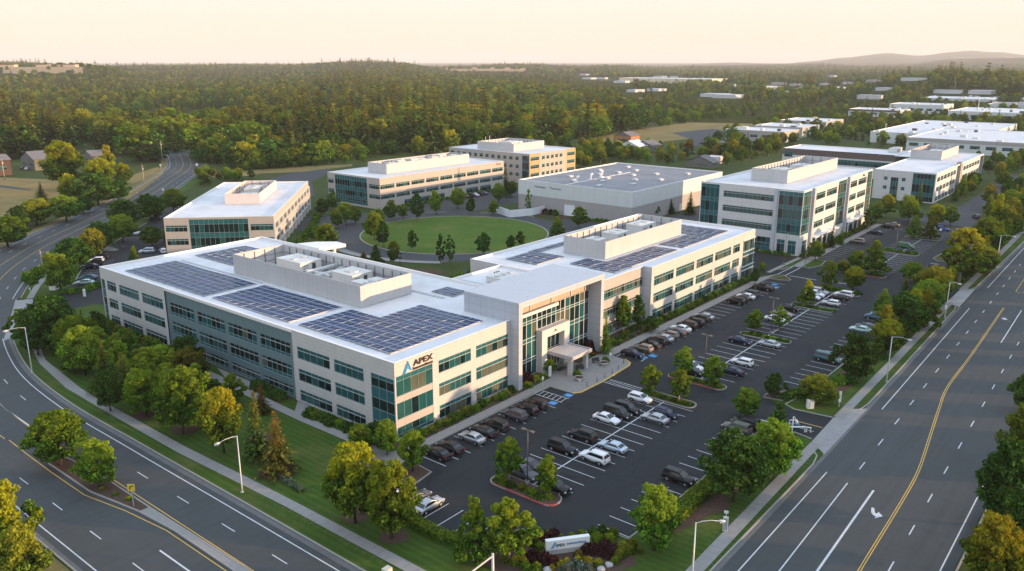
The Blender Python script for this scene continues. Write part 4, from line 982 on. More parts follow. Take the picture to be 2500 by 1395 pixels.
def b4():
    L_, D_, h = 77.5, 33.0, 11.6
    r = empty('office_building', (67.2, 127.3, 0), PI/4, 'beige office building turned at an angle behind the far end of the long wing', 'office building'); off = Z0
    W = face('W', 0); Sf = face('S', 0); mb = MB(off)
    rz = [(7.2, 9.2), (3.0, 5.0)]
    sS_ = [(.5+i*7.7, 7.6+i*7.7) for i in range(10)]
    wall(mb, W, 0, D_, 0, h, [(.3, 7.2, *q) for q in rz]+[(26.2, 32.7, *q) for q in rz]+[(7.8, 25.6, .4, 11.0)])
    wall(mb, Sf, 0, L_, 0, h, holes(sS_, rz)); wall(mb, face('E', L_), 0, D_, 0, h); wall(mb, face('N', D_), 0, L_, 0, h)
    mb.build('wall', [W_TAN], r)
    for a, b in ((.3, 7.2), (26.2, 32.7)):
        for q in rz: window(r, off, W, a, b, *q, tint=(.5, .5, 0, 0))
    window(r, off, W, 7.8, 25.6, .4, 11.0, .1, 1.5, span=[(9.4, 11), (5.2, 6.8), (1.4, 2.6)], name='glass_wall', tint=(.6, .3, .1, 0))
    ribbon_rows(r, off, Sf, sS_, rz, tint=(.6, .3, .1, 0))
    mb = MB(off)
    for i in range(11): mb.box(i*7.7-.1+.25, -.5, 0, i*7.7+.1+.25, -.02, h-2)
    for z in (2.8, 5.2, 7.0, 9.4): mb.box(.2, -.42, z-.05, L_-.2, -.01, z+.05)
    mb.build('sunshade', FRAMEW, r)
    roof(r, off, 0, 0, L_, D_, h)
    screen(r, off, 26, 9, 58, 20.5, h-.45, h+3.2, plain('screen_peach', (.66, .56, .50), .7, .3, 0, .06))
    u = unit
    for (x, y, lx, ly, lz, lab) in ((31, 11.5, 5, 5.5, 2.4, 'white unit at the near end of the screen on the angled building'), (40, 12, 8, 5, 3.2, 'boxy white unit at the far end of the screen on the angled building')):
        q = Vector((x, y)); q = Vector((67.2+(x-y)*.7071, 127.3+(x+y)*.7071)); unit(lab, q.x, q.y, h-.45, lx, ly, lz, PI/4)
b4()
# ---- business park to the east and scattered houses ------------------
def shed(label, x0, y0, x1, y1, h, wm, band=None, rm=None, win=True, gable=False, cat='warehouse', name='warehouse', vents=0, group=None):
    off = (x0, y0, 0); r = empty(name, off, 0, label, cat, group); mb = MB(off)
    n = max(1, int((y1-y0)/9)); hs = [(y0+(i+.18)*(y1-y0)/n, y0+(i+.82)*(y1-y0)/n, h*.38, h*.62) for i in range(n)] if win else []
    n2 = max(1, int((x1-x0)/8)); hs2 = [(x0+(i+.18)*(x1-x0)/n2, x0+(i+.82)*(x1-x0)/n2, h*.38, h*.62) for i in range(n2)] if win else []
    wall(mb, face('W', x0), y0, y1, 0, h, hs); wall(mb, face('S', y0), x0, x1, 0, h, hs2); wall(mb, face('E', x1), y0, y1, 0, h); wall(mb, face('N', y1), x0, x1, 0, h)
    mb.build('wall', [wm], r)
    for a in hs: window(r, off, face('W', x0), *a, pane=2.2, hl=(.5,), shelf=False)
    for a in hs2: window(r, off, face('S', y0), *a, pane=2.2, hl=(.5,), shelf=False)
    if band: mb = MB(off); mb.box(x0-.15, y0-.15, h*.74, x0-.01, y1, h*.98); mb.build('wall_band', [band], r)
    if gable:
        mb = MB(off); ym = (y0+y1)/2; rz = h+(y1-y0)*.22
        mb.poly([(x0-.5, y0-.6, h), (x1+.5, y0-.6, h), (x1+.5, ym, rz), (x0-.5, ym, rz)]); mb.poly([(x0-.5, y1+.6, h), (x1+.5, y1+.6, h), (x1+.5, ym, rz), (x0-.5, ym, rz)])
        mb.poly([(x0, y0, h), (x0, y1, h), (x0, ym, rz-.2)]); mb.poly([(x1, y0, h), (x1, y1, h), (x1, ym, rz-.2)]); mb.build('roof', [rm or SHING], r)
    else: roof(r, off, x0, y0, x1, y1, h, rm)
    if vents:
        rg = random.Random(int(x0))
        for i in range(vents):
            x, y = rg.uniform(x0+3, x1-3), rg.uniform(y0+3, y1-3); s_ = rg.uniform(1, 2); v = MB(off); v.box(x-s_, y-s_, h-.44, x+s_, y+s_, h+rg.uniform(.4, 1.4)); v.build('roof_unit', [UNITM, UNITM, DARKM][i % 3], r)
    return r
BLD = [(0, 0, 43, 97.5), (28, -3, 59, 29), (56, 0, 136, 38), (165, -3, 235, 33), (297, -10, 396, 25), (359, 20, 387, 82), (176, 64, 252, 119), (139, 159, 218, 193), (233, 156, 274, 212)]
def shed_(label, x0, y0, x1, y1, *a, **k): BLD.append((x0, y0, x1, y1)); return shed(label, x0, y0, x1, y1, *a, **k)
shed_('nearest of the low tan warehouses beside the straw field', 517, 142, 549, 188, 8, W_TAN, W_BAND, vents=5)
shed_('second low warehouse behind the nearest tan one', 567, 147, 605, 187, 8, W_TAN, W_BAND, vents=4)
shed_('third and farthest of the low tan warehouses', 641, 154, 686, 195, 8, W_TAN, W_BAND, vents=3)
shed_('wide pale blue-grey warehouse with rooftop units at the right', 564, 24, 720, 95, 8, W_WARE, vents=14, win=False)
shed_('long warehouse with brick bays and white roof at the right edge', 518, -70, 620, 58, 9, W_WARE, W_BAND, vents=16)
shed_('low white building with dark window band beyond the yellow trees', 860, 152, 900, 205, 8, W_WHITE, W_BROWN, vents=5)
shed_('tall pale box-shaped warehouse at the centre of the business park', 940, 128, 988, 185, 11, W_WARE, vents=5)
shed_('broad white warehouse with many vents near the right edge', 869, 40, 960, 108, 9, W_WARE, vents=14)
shed_('grey-roofed warehouse at the far right below the conifer hill', 1053, 30, 1120, 105, 9, W_WARE, None, ROOFG, vents=4)
shed_('white row of warehouse units at the foot of the conifer hill', 1190, 115, 1290, 214, 9, W_WHITE, vents=8)
shed_('second white row right of the first at the foot of the hill', 1190, 20, 1290, 104, 9, W_WHITE, vents=8)
shed_('very long cream distribution centre among the far conifers', 1905, 884, 2010, 1155, 14, plain('cream_wall', (.7, .58, .42), .8, .2), win=False)
shed_('white shed in front of the cream distribution centre', 1640, 700, 1700, 800, 9, W_WHITE, win=False)
shed_('second white shed right of the cream distribution centre', 1560, 590, 1640, 680, 8, W_WHITE, win=False)
shed_('white-roofed shed deep in the left conifer wood', 1035, 1185, 1080, 1245, 8, W_WHITE, win=False)
shed_('small white-roofed building glimpsed through the wood at the left', 870, 900, 890, 930, 7, W_WHITE, win=False)
shed_('pale domed hall at the left of the pair beyond the park', 1540, 488, 1580, 524, 6, W_WHITE, None, WHITEM, False, True)
shed_('pale domed hall at the right of the pair beyond the park', 1450, 400, 1490, 432, 7, W_WHITE, None, WHITEM, False, True)
shed_('low grey building between the two pale domed halls', 1380, 440, 1420, 490, 6, W_WHITE, win=False)
a_ = px(100, 412); shed_('grey-roofed two-storey house beside the yellow tree', a_[0]-6, a_[1]-8, a_[0]+6, a_[1]+10, 6, CREAM, None, SHING, True, True, 'house', 'house')
a_ = px(-2, 428); shed_('red-brown house cut by the left edge', a_[0]-6, a_[1]-4, a_[0]+5, a_[1]+8, 8, BRICK, None, SHING, True, True, 'house', 'house')
a_ = px(236, 398); shed_('small house half hidden behind yellow trees', a_[0]-5, a_[1]-6, a_[0]+5, a_[1]+6, 5, CREAM, None, SHING, True, True, 'house', 'house')
a_ = px(1545, 372); shed_('white-roofed bungalow among trees behind the warehouse', a_[0]-6, a_[1]-8, a_[0]+6, a_[1]+8, 4.5, CREAM, None, WHITEM, True, True, 'house', 'house')
a_ = px(1580, 370); shed_('cream bungalow right of the white-roofed one', a_[0]-6, a_[1]-7, a_[0]+6, a_[1]+7, 4.5, CREAM, None, SHING, True, True, 'house', 'house')
a_ = px(1530, 350); shed_('rust-coloured house behind the white-roofed bungalow', a_[0]-6, a_[1]-7, a_[0]+6, a_[1]+7, 5.5, plain('rust_siding', (.42, .19, .09), .8, .2), None, SHING, True, True, 'house', 'house')
a_ = px(1715, 408); shed_('grey-roofed hall just behind the right rear of the warehouse', a_[0]-4, a_[1]-8, a_[0]+4, a_[1]+8, 3.2, CREAM, None, SHING, True, True, 'hall', 'hall')
a_ = px(1745, 398); shed_('small white-roofed shed beside the grey-roofed hall', a_[0]-4, a_[1]-4, a_[0]+4, a_[1]+4, 4, W_WHITE, win=False, cat='shed', name='shed')
for i, (u, v, lab) in enumerate(((390, 163, 'tiny pale house on the left skyline hill'), (470, 168, 'tan house on the left skyline clearing'), (1095, 168, 'white house on the middle skyline hill'), (1180, 170, 'cream house among the middle hillside homes'), (1225, 172, 'tan house among the middle hillside homes'), (1255, 174, 'rightmost pale house of the middle hillside homes'))):
    pass
# enclosure left of the warehouse
w = MB(); 
for pts in ([(165.6, 121.5), (160, 108.5)],): w.strip(pts, .3, 0, 2.8)
w.strip([(160, 108.5), (169, 104.5), (176.8, 104.5)], .3, 0, 2.79)
tag(w.build('screen_wall', [plain('white_screen_wall', (.70, .72, .72), .8, .2)]), 'low white screen wall of the service yard left of the warehouse', 'wall')
w = MB(); w.strip([(64, 40.5), (72, 50), (80, 54), (86, 53)], .35, 0, 1.0); tag(w.build('retaining_wall', [CONC]), 'low curved concrete retaining wall behind the link roof', 'retaining wall')
# ------------------------------------------------------------------ vegetation prototypes
def np_obj(name, V, mat, parent=None):
    n = len(V)//4; me = bpy.data.meshes.new(name)
    me.vertices.add(n*4); me.vertices.foreach_set('co', np.asarray(V, dtype=np.float32).ravel())
    me.loops.add(n*4); me.loops.foreach_set('vertex_index', np.arange(n*4, dtype=np.int32))
    me.polygons.add(n); me.polygons.foreach_set('loop_start', np.arange(0, n*4, 4, dtype=np.int32)); me.polygons.foreach_set('loop_total', np.full(n, 4, dtype=np.int32))
    me.materials.append(mat); me.update(); me.validate()
    return link(bpy.data.objects.new(name, me), parent)
def cards(C, nrm, size, rg):
    """leaf-clump quads at centres C with rough normals"""
    n = len(C); nrm = nrm+rg.normal(0, .75, (n, 3)); nrm /= np.linalg.norm(nrm, axis=1)[:, None]+1e-9
    a = np.cross(nrm, rg.normal(0, 1, (n, 3))); a /= np.linalg.norm(a, axis=1)[:, None]+1e-9; b = np.cross(nrm, a)
    s = (size*rg.uniform(.6, 1.35, n))[:, None]
    k = rg.uniform(.55, 1, (n, 1))
    V = np.stack([C-a*s-b*s*k*.5, C+a*s*.35-b*s*k, C+a*s+b*s*.5*k, C-a*s*.3+b*s*k], 1)
    return V.reshape(-1, 3)
def crown(kind, h, w, n, size, seed, base=.2):
    """leaf clump positions for a broadleaf crown, height h, width w; returns quads"""
    rg = np.random.default_rng(seed); z0 = h*base; hh = h-z0
    lumps = []; nl = {'round': 84, 'oval': 64, 'cone': 70, 'spread': 84, 'thin': 40}[kind]
    ph = rg.uniform(0, 6.28, 4); lean = rg.uniform(-.06, .06, 2)*w
    for i in range(nl):
        t = (i+.5)/nl
        if kind == 'round': prof = math.sin(PI*min(1, .10+.86*t))**.6
        elif kind == 'oval': prof = math.sin(PI*(.08+.84*t))**.7*(1.05-.35*t)
        elif kind == 'cone': prof = (1-t)**.75*1.05+.06
        elif kind == 'thin': prof = math.sin(PI*(.1+.85*t))**.7*.9
        else: prof = math.sin(PI*min(1, .22+.70*t))**.5
        ang = i*2.39996+rg.uniform(-.5, .5)
        irr = 1+.16*math.sin(2*ang+ph[0])+.14*math.sin(3*ang+ph[1]+t*4)+.10*math.sin(5*ang+ph[2]-t*7)
        rad = w/2*prof*irr*(rg.uniform(.62, 1.0) if rg.random() < .72 else rg.uniform(.1, .6))
        r = w*rg.uniform(.065, .125)*(.6+.6*prof)
        zz = z0+hh*(t*.9+.03)+rg.uniform(-.05, .05)*h
        lumps.append((math.cos(ang)*rad+lean[0]*t, math.sin(ang)*rad+lean[1]*t, zz-.10*rad*(1-t), r))
    for q in range(3): lumps.append((rg.uniform(-.1, .1)*w+lean[0], rg.uniform(-.1, .1)*w+lean[1], h-w*rg.uniform(.02, .12), w*.06))
    wts = np.array([l[3]**2 for l in lumps]); wts /= wts.sum()
    C = []; Nn = []
    for l, k in zip(lumps, rg.multinomial(n, wts)):
        d = rg.normal(0, 1, (k, 3)); d /= np.linalg.norm(d, axis=1)[:, None]
        rr_ = l[3]*(rg.uniform(.3, 1.25, k)**.6)[:, None]
        p = np.array(l[:3])+d*rr_*np.array([1, 1, .8]); C.append(p); Nn.append(d+np.array([0, 0, .35]))
    C = np.concatenate(C); Nn = np.concatenate(Nn)
    k = C[:, 2] > z0*.8
    return cards(C[k], Nn[k], size, rg)
def conifer_cards(h, w, layers, per, seed, size, droop=.25, base=.08, ragged=.25):
    rg = np.random.default_rng(seed); C = []; Nn = []; S_ = []
    for i in range(layers):
        t = (i+rg.uniform(-.3, .3))/layers; t = min(max(t, 0), .99)
        z = h*(base+(1-base)*t); R0 = w/2*((1-t)**.85)+.1*w*(1-t)*.3
        nb = max(4, int(per*(1-t*.6)))
        for j in range(nb):
            a = 2*PI*j/nb+i*1.3+rg.uniform(-.25, .25); L = R0*rg.uniform(1-ragged*1.6, 1+ragged*.5)
            m = max(2, int(L/size*1.15))
            for q in range(m):
                f = (q+.6)/m; x = math.cos(a)*L*f; y = math.sin(a)*L*f
                C.append((x+rg.normal(0, .12*size), y+rg.normal(0, .12*size), z-droop*L*f*f+rg.normal(0, .1*size))); Nn.append((math.cos(a)*.5, math.sin(a)*.5, 1.0))
                S_.append(size*(1.15-.55*f)*(1-.45*t))
    C = np.array(C); Nn = np.array(Nn); out = []
    n = len(C); V = cards(C, Nn*2.0, 1.0, rg).reshape(n, 4, 3); V = C[:, None, :]+(V-C[:, None, :])*np.array(S_)[:, None, None]
    return V.reshape(-1, 3)
def trunk_mb(h, w, base, kind, seed, mat=None):
    rg = random.Random(seed); mb = MB(); r0 = .02*h+.05 if kind != 'conifer' else .011*h+.04
    top = h*(.55 if kind != 'conifer' else .97)
    mb.tube([(0, 0, -.1), (.02*h*rg.uniform(-1, 1), .02*h*rg.uniform(-1, 1), top*.5), (.03*h*rg.uniform(-1, 1), .03*h*rg.uniform(-1, 1), top)], [r0, r0*.7, r0*.25], 7)
    if kind != 'conifer':
        for k in range(6):
            a = k*1.05+rg.uniform(-.3, .3); zz = h*(base*.8+.07*k)
            mb.tube([(0, 0, zz), (math.cos(a)*w*.2, math.sin(a)*w*.2, zz+h*.13), (math.cos(a)*w*.36, math.sin(a)*w*.36, zz+h*.22)], [r0*.5, r0*.3, r0*.1], 5)
    return mb
PROTO = {}
def make_proto(key, kind, h, w, n, size, seed, mat, base=.2, tm=None, **k):
    """prototype lives until its first use, which it becomes"""
    V = conifer_cards(h, w, *n, seed, size, **k) if kind == 'conifer' else crown(kind, h, w, n, size, seed, base)
    me = np_obj('crown', V, mat); md = me.data; bpy.data.objects.remove(me)
    t = trunk_mb(h, w, base, kind, seed).build('trunk', [tm or TRUNK], None, True); td = t.data; bpy.data.objects.remove(t)
    PROTO[key] = (h, w, md, td)
# near trees 8 m nominal
NEAR = {'round': ('round', 8, 6.4, .22, 3), 'oval': ('oval', 8, 4.6, .2, 3), 'cone': ('cone', 8, 4.6, .1, 2), 'spread': ('spread', 8, 7.6, .2, 2), 'thin': ('thin', 8, 3.2, .15, 2)}
for k_, (kd, h_, w_, bs, cnt) in NEAR.items():
    for i in range(cnt): make_proto((k_, i), kd, h_, w_, 10500 if k_ != 'thin' else 5200, .15, 100+i*7+len(k_), L_GREEN, bs, PALETRUNK if k_ in ('oval', 'thin') else TRUNK)
for i in range(3): make_proto(('conifer', i), 'conifer', 12, 5.6, (30, 13), .36, 50+i, L_CON, .05)
# mid-distance trees
for i in range(5): make_proto(('mcon', i), 'conifer', 24, 8.4+i*.8, (17, 8), 1.2, 70+i, L_CON, .08, ragged=.4)
for i in range(5): make_proto(('mdec', i), ('round', 'spread', 'oval', 'round', 'oval')[i], 14, (11, 13, 8, 12, 9)[i], 1700, .5, 80+i, L_GREEN, .12)
LM = {'g': L_GREEN, 'd': L_DARK, 'y': L_YEL, 'l': L_LIME, 'o': L_OLIVE, 'c': L_CON, 'r': L_RUST, 'p': L_PURP, 'b': L_BRIGHT, 'k': L_GREY}
TREES = []
def tree(name, x, y, h, w, key, mat, label, cat='tree', group=None, z=0, rz=None):
    ph, pw, cd, td = PROTO[key]
    r = bpy.data.objects.new(name, None); COL.objects.link(r); r.empty_display_size = .5
    r.location = (x, y, z); r.rotation_euler = (0, 0, R.uniform(0, 6.28) if rz is None else rz); r.scale = (w/pw, w/pw, h/ph)
    tag(r, label, cat, group)
    for nm, d in (('trunk', td), ('crown', cd)):
        o = bpy.data.objects.new(nm, d); link(o, r)
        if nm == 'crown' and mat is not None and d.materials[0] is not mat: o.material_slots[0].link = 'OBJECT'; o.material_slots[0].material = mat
    TREES.append((x, y, max(w, 3)/2)); return r
NAMES = {'round': 'broadleaf_tree', 'oval': 'young_broadleaf_tree', 'cone': 'pyramidal_tree', 'spread': 'spreading_tree', 'thin': 'slender_tree', 'conifer': 'conifer_tree'}
KN = {'round': 'rounded leafy tree', 'oval': 'oval young tree', 'cone': 'cone-shaped leafy tree', 'spread': 'broad spreading tree', 'thin': 'slender upright tree', 'conifer': 'pointed conifer'}
CN = {'g': 'green', 'd': 'dark green', 'y': 'yellow-topped', 'l': 'lime green', 'o': 'olive', 'c': 'dark green', 'r': 'rust-tinged', 'p': 'purple-leaved'}
NT = [  # u, base v, top v, width px, kind, colour, where
(868, 1278, 1080, 150, 'round', 'y', 'beside the front lawn walk, left of the pair before the lot corner'),
(957, 1316, 1128, 140, 'round', 'l', 'right of the pair before the near lot corner'),
(1158, 1372, 1213, 84, 'cone', 'g', 'at the bottom edge left of the monument sign'),
(1243, 1372, 1220, 120, 'oval', 'l', 'just left of the monument sign'),
(1597, 1344, 1195, 125, 'round', 'g', 'right of the monument sign by the stalls'),
(1790, 1226, 1062, 160, 'round', 'd', 'behind the long clipped hedge by the near driveway'),
(1880, 1168, 1025, 125, 'round', 'g', 'on the corner of the near street driveway'),
(1820, 1020, 952, 72, 'round', 'g', 'at the near end of the aisle by the driveway'),
(1886, 972, 913, 50, 'round', 'd', 'on the small round islet of the aisle'),
(1587, 958, 892, 54, 'oval', 'l', 'at the near end of the second parking island'),
(1656, 982, 903, 60, 'oval', 'g', 'at the far end of the second parking island'),
(1667, 922, 850, 60, 'oval', 'g', 'at the left end of the third parking island'),
(1741, 942, 870, 60, 'oval', 'l', 'at the right end of the third parking island'),
(1242, 1178, 1066, 68, 'oval', 'l', 'at the left end of the nearest parking island'),
(1334, 1213, 1115, 64, 'oval', 'g', 'at the right end of the nearest parking island'),
(1842, 812, 756, 46, 'oval', 'l', 'at the left end of the fourth parking island'),
(1902, 802, 748, 44, 'thin', 'l', 'at the lamp end of the fourth parking island'),
(1968, 744, 682, 48, 'cone', 'y', 'at the left end of the fifth parking island'),
(2021, 706, 638, 42, 'oval', 'g', 'left on the planted crossing island'),
(2081, 710, 652, 52, 'round', 'y', 'right on the planted crossing island'),
(2088, 655, 612, 44, 'round', 'g', 'behind the yellow one of the crossing island'),
(2057, 668, 635, 34, 'round', 'y', 'small, between the two trees of the crossing island'),
(2133, 668, 586, 66, 'cone', 'g', 'alone on the red-kerbed island of the far lot'),
(2230, 582, 526, 38, 'cone', 'g', 'left of the pair on the far lot island'),
(2271, 585, 526, 38, 'cone', 'o', 'right of the pair on the far lot island'),
(2340, 692, 556, 108, 'oval', 'y', 'tallest in the street strip beside the second driveway'),
(2392, 668, 600, 84, 'round', 'o', 'right of the tall yellow one in the street strip'),
(2153, 772, 706, 46, 'cone', 'g', 'in the street strip just past the row of five stalls'),
(2207, 732, 666, 46, 'conifer', 'c', 'by the second street driveway'),
(2265, 747, 650, 90, 'spread', 'o', 'at the mouth of the second street driveway'),
(2225, 690, 640, 56, 'round', 'g', 'between the second driveway and the black van'),
(2158, 872, 782, 80, 'round', 'y', 'behind the pale green car in the street strip'),
(2087, 932, 816, 96, 'round', 'd', 'beside the lone black van in the street strip'),
(2205, 824, 714, 100, 'round', 'd', 'largest of the clump left of the second driveway'),
(2255, 802, 706, 60, 'cone', 'y', 'right in the clump left of the second driveway'),
(1996, 986, 914, 86, 'spread', 'o', 'low by the stalls past the near driveway'),
(1895, 1076, 984, 60, 'cone', 'd', 'narrow beside the half-hidden grey wagon'),
(2440, 1290, 1085, 150, 'round', 'd', 'largest at the right edge over the street'),
(2498, 1180, 1000, 130, 'round', 'g', 'cut by the right edge above the largest one'),
(2508, 1010, 912, 90, 'round', 'd', 'small, touching the right edge farthest up the street'),
(2408, 1450, 1268, 150, 'round', 'y', 'at the lower right corner of the street'),
(2490, 1410, 1200, 130, 'round', 'd', 'behind the yellow one in the lower right corner'),
(150, 1136, 1004, 140, 'round', 'l', 'farther on the street median'),
(243, 1190, 1078, 104, 'round', 'l', 'nearer on the street median'),
(14, 1392, 1190, 150, 'round', 'y', 'cut by the left edge below the street'),
(62, 1460, 1290, 130, 'round', 'o', 'in the lower left corner'),
(680, 1157, 1000, 112, 'conifer', 'r', 'in a bark circle on the front lawn'),
(632, 1126, 948, 84, 'conifer', 'c', 'left of the rust-tinged one on the front lawn'),
(547, 1107, 946, 100, 'round', 'y', 'on the front lawn near the west lamp post'),
(450, 1060, 900, 130, 'round', 'g', 'third along the west sidewalk from the lamp post'),
(357, 1016, 906, 96, 'round', 'l', 'fourth along the west sidewalk from the lamp post'),
(572, 992, 912, 52, 'oval', 'l', 'by the grey wall near the paved recess'),
(640, 1010, 935, 54, 'conifer', 'r', 'thin, beside the white door path of the west front'),
(462, 912, 820, 84, 'round', 'd', 'hugging the slate grey middle wall'),
(520, 990, 925, 60, 'round', 'd', 'on the inner lawn left of the lime one'),
(125, 852, 726, 116, 'round', 'd', 'first south of the west driveway'),
(182, 882, 772, 96, 'round', 'g', 'second south of the west driveway'),
(208, 918, 796, 96, 'round', 'l', 'third south of the west driveway'),
(262, 958, 826, 92, 'conifer', 'c', 'in the thick row along the west sidewalk'),
(308, 968, 858, 80, 'conifer', 'c', 'second in the thick row along the west sidewalk'),
(270, 1005, 905, 70, 'round', 'd', 'low, at the sidewalk edge before the thick row'),
(250, 820, 762, 48, 'conifer', 'c', 'small, against the far white wall of the long front'),
(150, 714, 618, 88, 'round', 'g', 'first north of the west driveway'),
(182, 660, 580, 84, 'round', 'd', 'second north of the west driveway'),
(228, 628, 560, 66, 'round', 'o', 'third north of the west driveway'),
(250, 612, 543, 66, 'round', 'd', 'fourth along the west lot from the driveway'),
(300, 592, 524, 76, 'round', 'g', 'fifth along the west lot from the driveway'),
(310, 560, 488, 76, 'round', 'd', 'sixth along the west lot from the driveway'),
(370, 540, 476, 72, 'round', 'd', 'seventh along the west lot from the driveway'),
(425, 518, 460, 56, 'round', 'g', 'last before the far bend of the west street'),
(372, 602, 552, 56, 'round', 'd', 'by the near corner of the angled building'),
(330, 640, 600, 26, 'cone', 'g', 'tiny, by the light blue car of the west lot'),
(402, 590, 560, 20, 'thin', 'g', 'against the glass of the angled building'),
(545, 575, 556, 18, 'thin', 'o', 'second against the glass of the angled building'),
(800, 608, 546, 54, 'round', 'g', 'in the garden left of the oval drive'),
(770, 590, 548, 40, 'round', 'd', 'behind the green one left of the oval drive'),
(845, 549, 494, 44, 'oval', 'l', 'tallest of the three by the blue stall paint'),
(868, 547, 503, 36, 'oval', 'l', 'right of the three by the blue stall paint'),
(822, 558, 510, 34, 'oval', 'g', 'left of the three by the blue stall paint'),
(788, 528, 484, 34, 'oval', 'd', 'by the gap between angled and tan buildings'),
(812, 513, 470, 30, 'round', 'd', 'against the left end of the tan building'),
(915, 588, 516, 50, 'round', 'g', 'largest at the left tip of the oval'),
(935, 605, 540, 40, 'oval', 'd', 'right of the largest at the left tip of the oval'),
(926, 560, 510, 38, 'oval', 'l', 'behind the pair at the left tip of the oval'),
(1007, 614, 562, 24, 'oval', 'd', 'single, neat, on the open oval lawn'),
(962, 648, 588, 36, 'oval', 'o', 'between oval drive and the long roof'),
(918, 648, 598, 38, 'cone', 'd', 'pointed, just behind the long roof parapet'),
(888, 640, 615, 20, 'cone', 'r', 'tiny and pointed beside the oval drive'),
(1076, 648, 572, 24, 'thin', 'd', 'left of the twin trees near the link roof'),
(1100, 648, 574, 26, 'thin', 'd', 'right of the twin trees near the link roof'),
(1181, 624, 568, 36, 'oval', 'd', 'drooping, above the right wing corner on the oval'),
(1247, 612, 574, 24, 'oval', 'd', 'left of the two behind the right wing roof'),
(1271, 602, 565, 26, 'oval', 'd', 'right of the two behind the right wing roof'),
(1360, 581, 529, 38, 'cone', 'g', 'at the right tip of the oval'),
(1414, 559, 505, 42, 'oval', 'g', 'across the drive from the white loading door'),
(1505, 536, 480, 32, 'conifer', 'c', 'first along the grey warehouse base'),
(1557, 532, 482, 46, 'round', 'd', 'at the front corner of the grey warehouse'),
(1598, 530, 500, 26, 'round', 'd', 'small, right of the warehouse corner'),
(1638, 522, 486, 32, 'conifer', 'c', 'left of the two by the warehouse side door'),
(1684, 524, 466, 38, 'conifer', 'c', 'right of the two by the warehouse side door'),
(1290, 522, 462, 16, 'thin', 'g', 'narrow poplar against the lettered warehouse wall'),
(955, 540, 490, 38, 'oval', 'g', 'first before the long tan building'),
(985, 535, 498, 26, 'oval', 'g', 'second before the long tan building'),
(1020, 542, 472, 38, 'oval', 'd', 'third and tallest before the long tan building'),
(1064, 524, 466, 38, 'oval', 'l', 'fourth before the long tan building'),
(1118, 510, 458, 40, 'round', 'l', 'fifth before the long tan building'),
(1149, 526, 480, 28, 'oval', 'd', 'on the outer edge of the oval drive, far side'),
(1205, 526, 490, 30, 'oval', 'l', 'before the white service yard wall'),
(1235, 482, 394, 34, 'conifer', 'c', 'tall, between the tan buildings'),
(1217, 494, 448, 36, 'round', 'g', 'left of the service yard'),
(1248, 480, 442, 30, 'round', 'g', 'right of the tall conifer between the tan buildings'),
(1478, 864, 764, 40, 'conifer', 'g', 'nearest the portal in the entrance bed'),
(1522, 814, 722, 48, 'oval', 'g', 'second in the entrance bed right of the portal'),
(1558, 806, 722, 36, 'oval', 'd', 'against the projecting end of the right wing'),
(1590, 812, 772, 40, 'round', 'd', 'low, at the foot of the right wing corner'),
(1340, 908, 878, 40, 'round', 'g', 'small, left of the entrance frame'),
(1008, 1152, 1052, 72, 'round', 'l', 'on the lot corner bed below the lettered corner'),
(945, 1112, 1024, 60, 'round', 'g', 'hiding the foot of the lettered glass corner'),
(885, 1112, 1036, 60, 'round', 'l', 'left of the lettered glass corner'),
(915, 1090, 1030, 50, 'round', 'd', 'against the wall left of the glass corner'),
(1990, 636, 588, 40, 'round', 'g', 'beside the crossing before the four-storey building'),
(2030, 606, 540, 22, 'conifer', 'c', 'narrow, against the four-storey building'),
(2052, 598, 552, 26, 'conifer', 'g', 'bluish, right of the narrow one at the four-storey building'),
(1842, 695, 655, 20, 'round', 'd', 'by the right end of the main building'),
(1858, 668, 640, 22, 'oval', 'l', 'on the small lawn past the main building'),
(2118, 560, 500, 34, 'thin', 'd', 'first of the slim ones near the far end of the four-storey wall'),
(2140, 545, 492, 36, 'oval', 'g', 'second of the slim ones near the far end of the four-storey wall'),
(2162, 532, 474, 40, 'oval', 'y', 'yellow one before the far right white building'),
(2218, 542, 478, 52, 'spread', 'l', 'flat-topped before the green glass corner'),
(2182, 505, 455, 22, 'conifer', 'c', 'dark, between the plain white wall windows'),
(2245, 500, 440, 18, 'conifer', 'o', 'thin, against the green glass corner'),
(2138, 480, 452, 22, 'conifer', 'c', 'at the gap between the two far right offices'),
(2284, 552, 498, 46, 'round', 'y', 'at the far end of the far lot'),
(2320, 553, 502, 38, 'oval', 'g', 'right of the yellow one at the far end of the far lot'),
(2426, 592, 472, 54, 'cone', 'y', 'tall yellow, far up the street strip'),
(2404, 622, 530, 80, 'round', 'g', 'below the tall yellow one far up the street strip'),
(2452, 575, 500, 50, 'round', 'o', 'brownish, right of the tall yellow one'),
(2447, 457, 419, 34, 'round', 'l', 'small round one at the far side road'),
(160, 464, 343, 92, 'round', 'y', 'brightest yellow, beside the grey-roofed house'),
(243, 468, 388, 74, 'round', 'y', 'wide golden one right of the utility pole'),
(268, 440, 356, 36, 'oval', 'y', 'golden column behind the wide golden one'),
(302, 450, 398, 44, 'round', 'y', 'golden one nearest the street bend'),
(240, 502, 424, 90, 'round', 'd', 'large, at the street edge by the straw field'),
(290, 492, 440, 60, 'round', 'd', 'right of the large one by the straw field'),
(172, 500, 424, 50, 'round', 'y', 'at the right end of the straw field'),
(103, 493, 443, 42, 'conifer', 'c', 'lone dark one in the straw field'),
(90, 549, 486, 84, 'round', 'o', 'purplish-brown, between straw field and street'),
(162, 540, 477, 80, 'round', 'g', 'right of the brownish one between field and street'),
(20, 604, 530, 96, 'round', 'g', 'at the left edge above the street'),
(48, 560, 505, 60, 'round', 'd', 'behind the left edge one'),
(205, 522, 480, 54, 'round', 'd', 'filling the gap before the street at the field'),
]
SEEN = set()
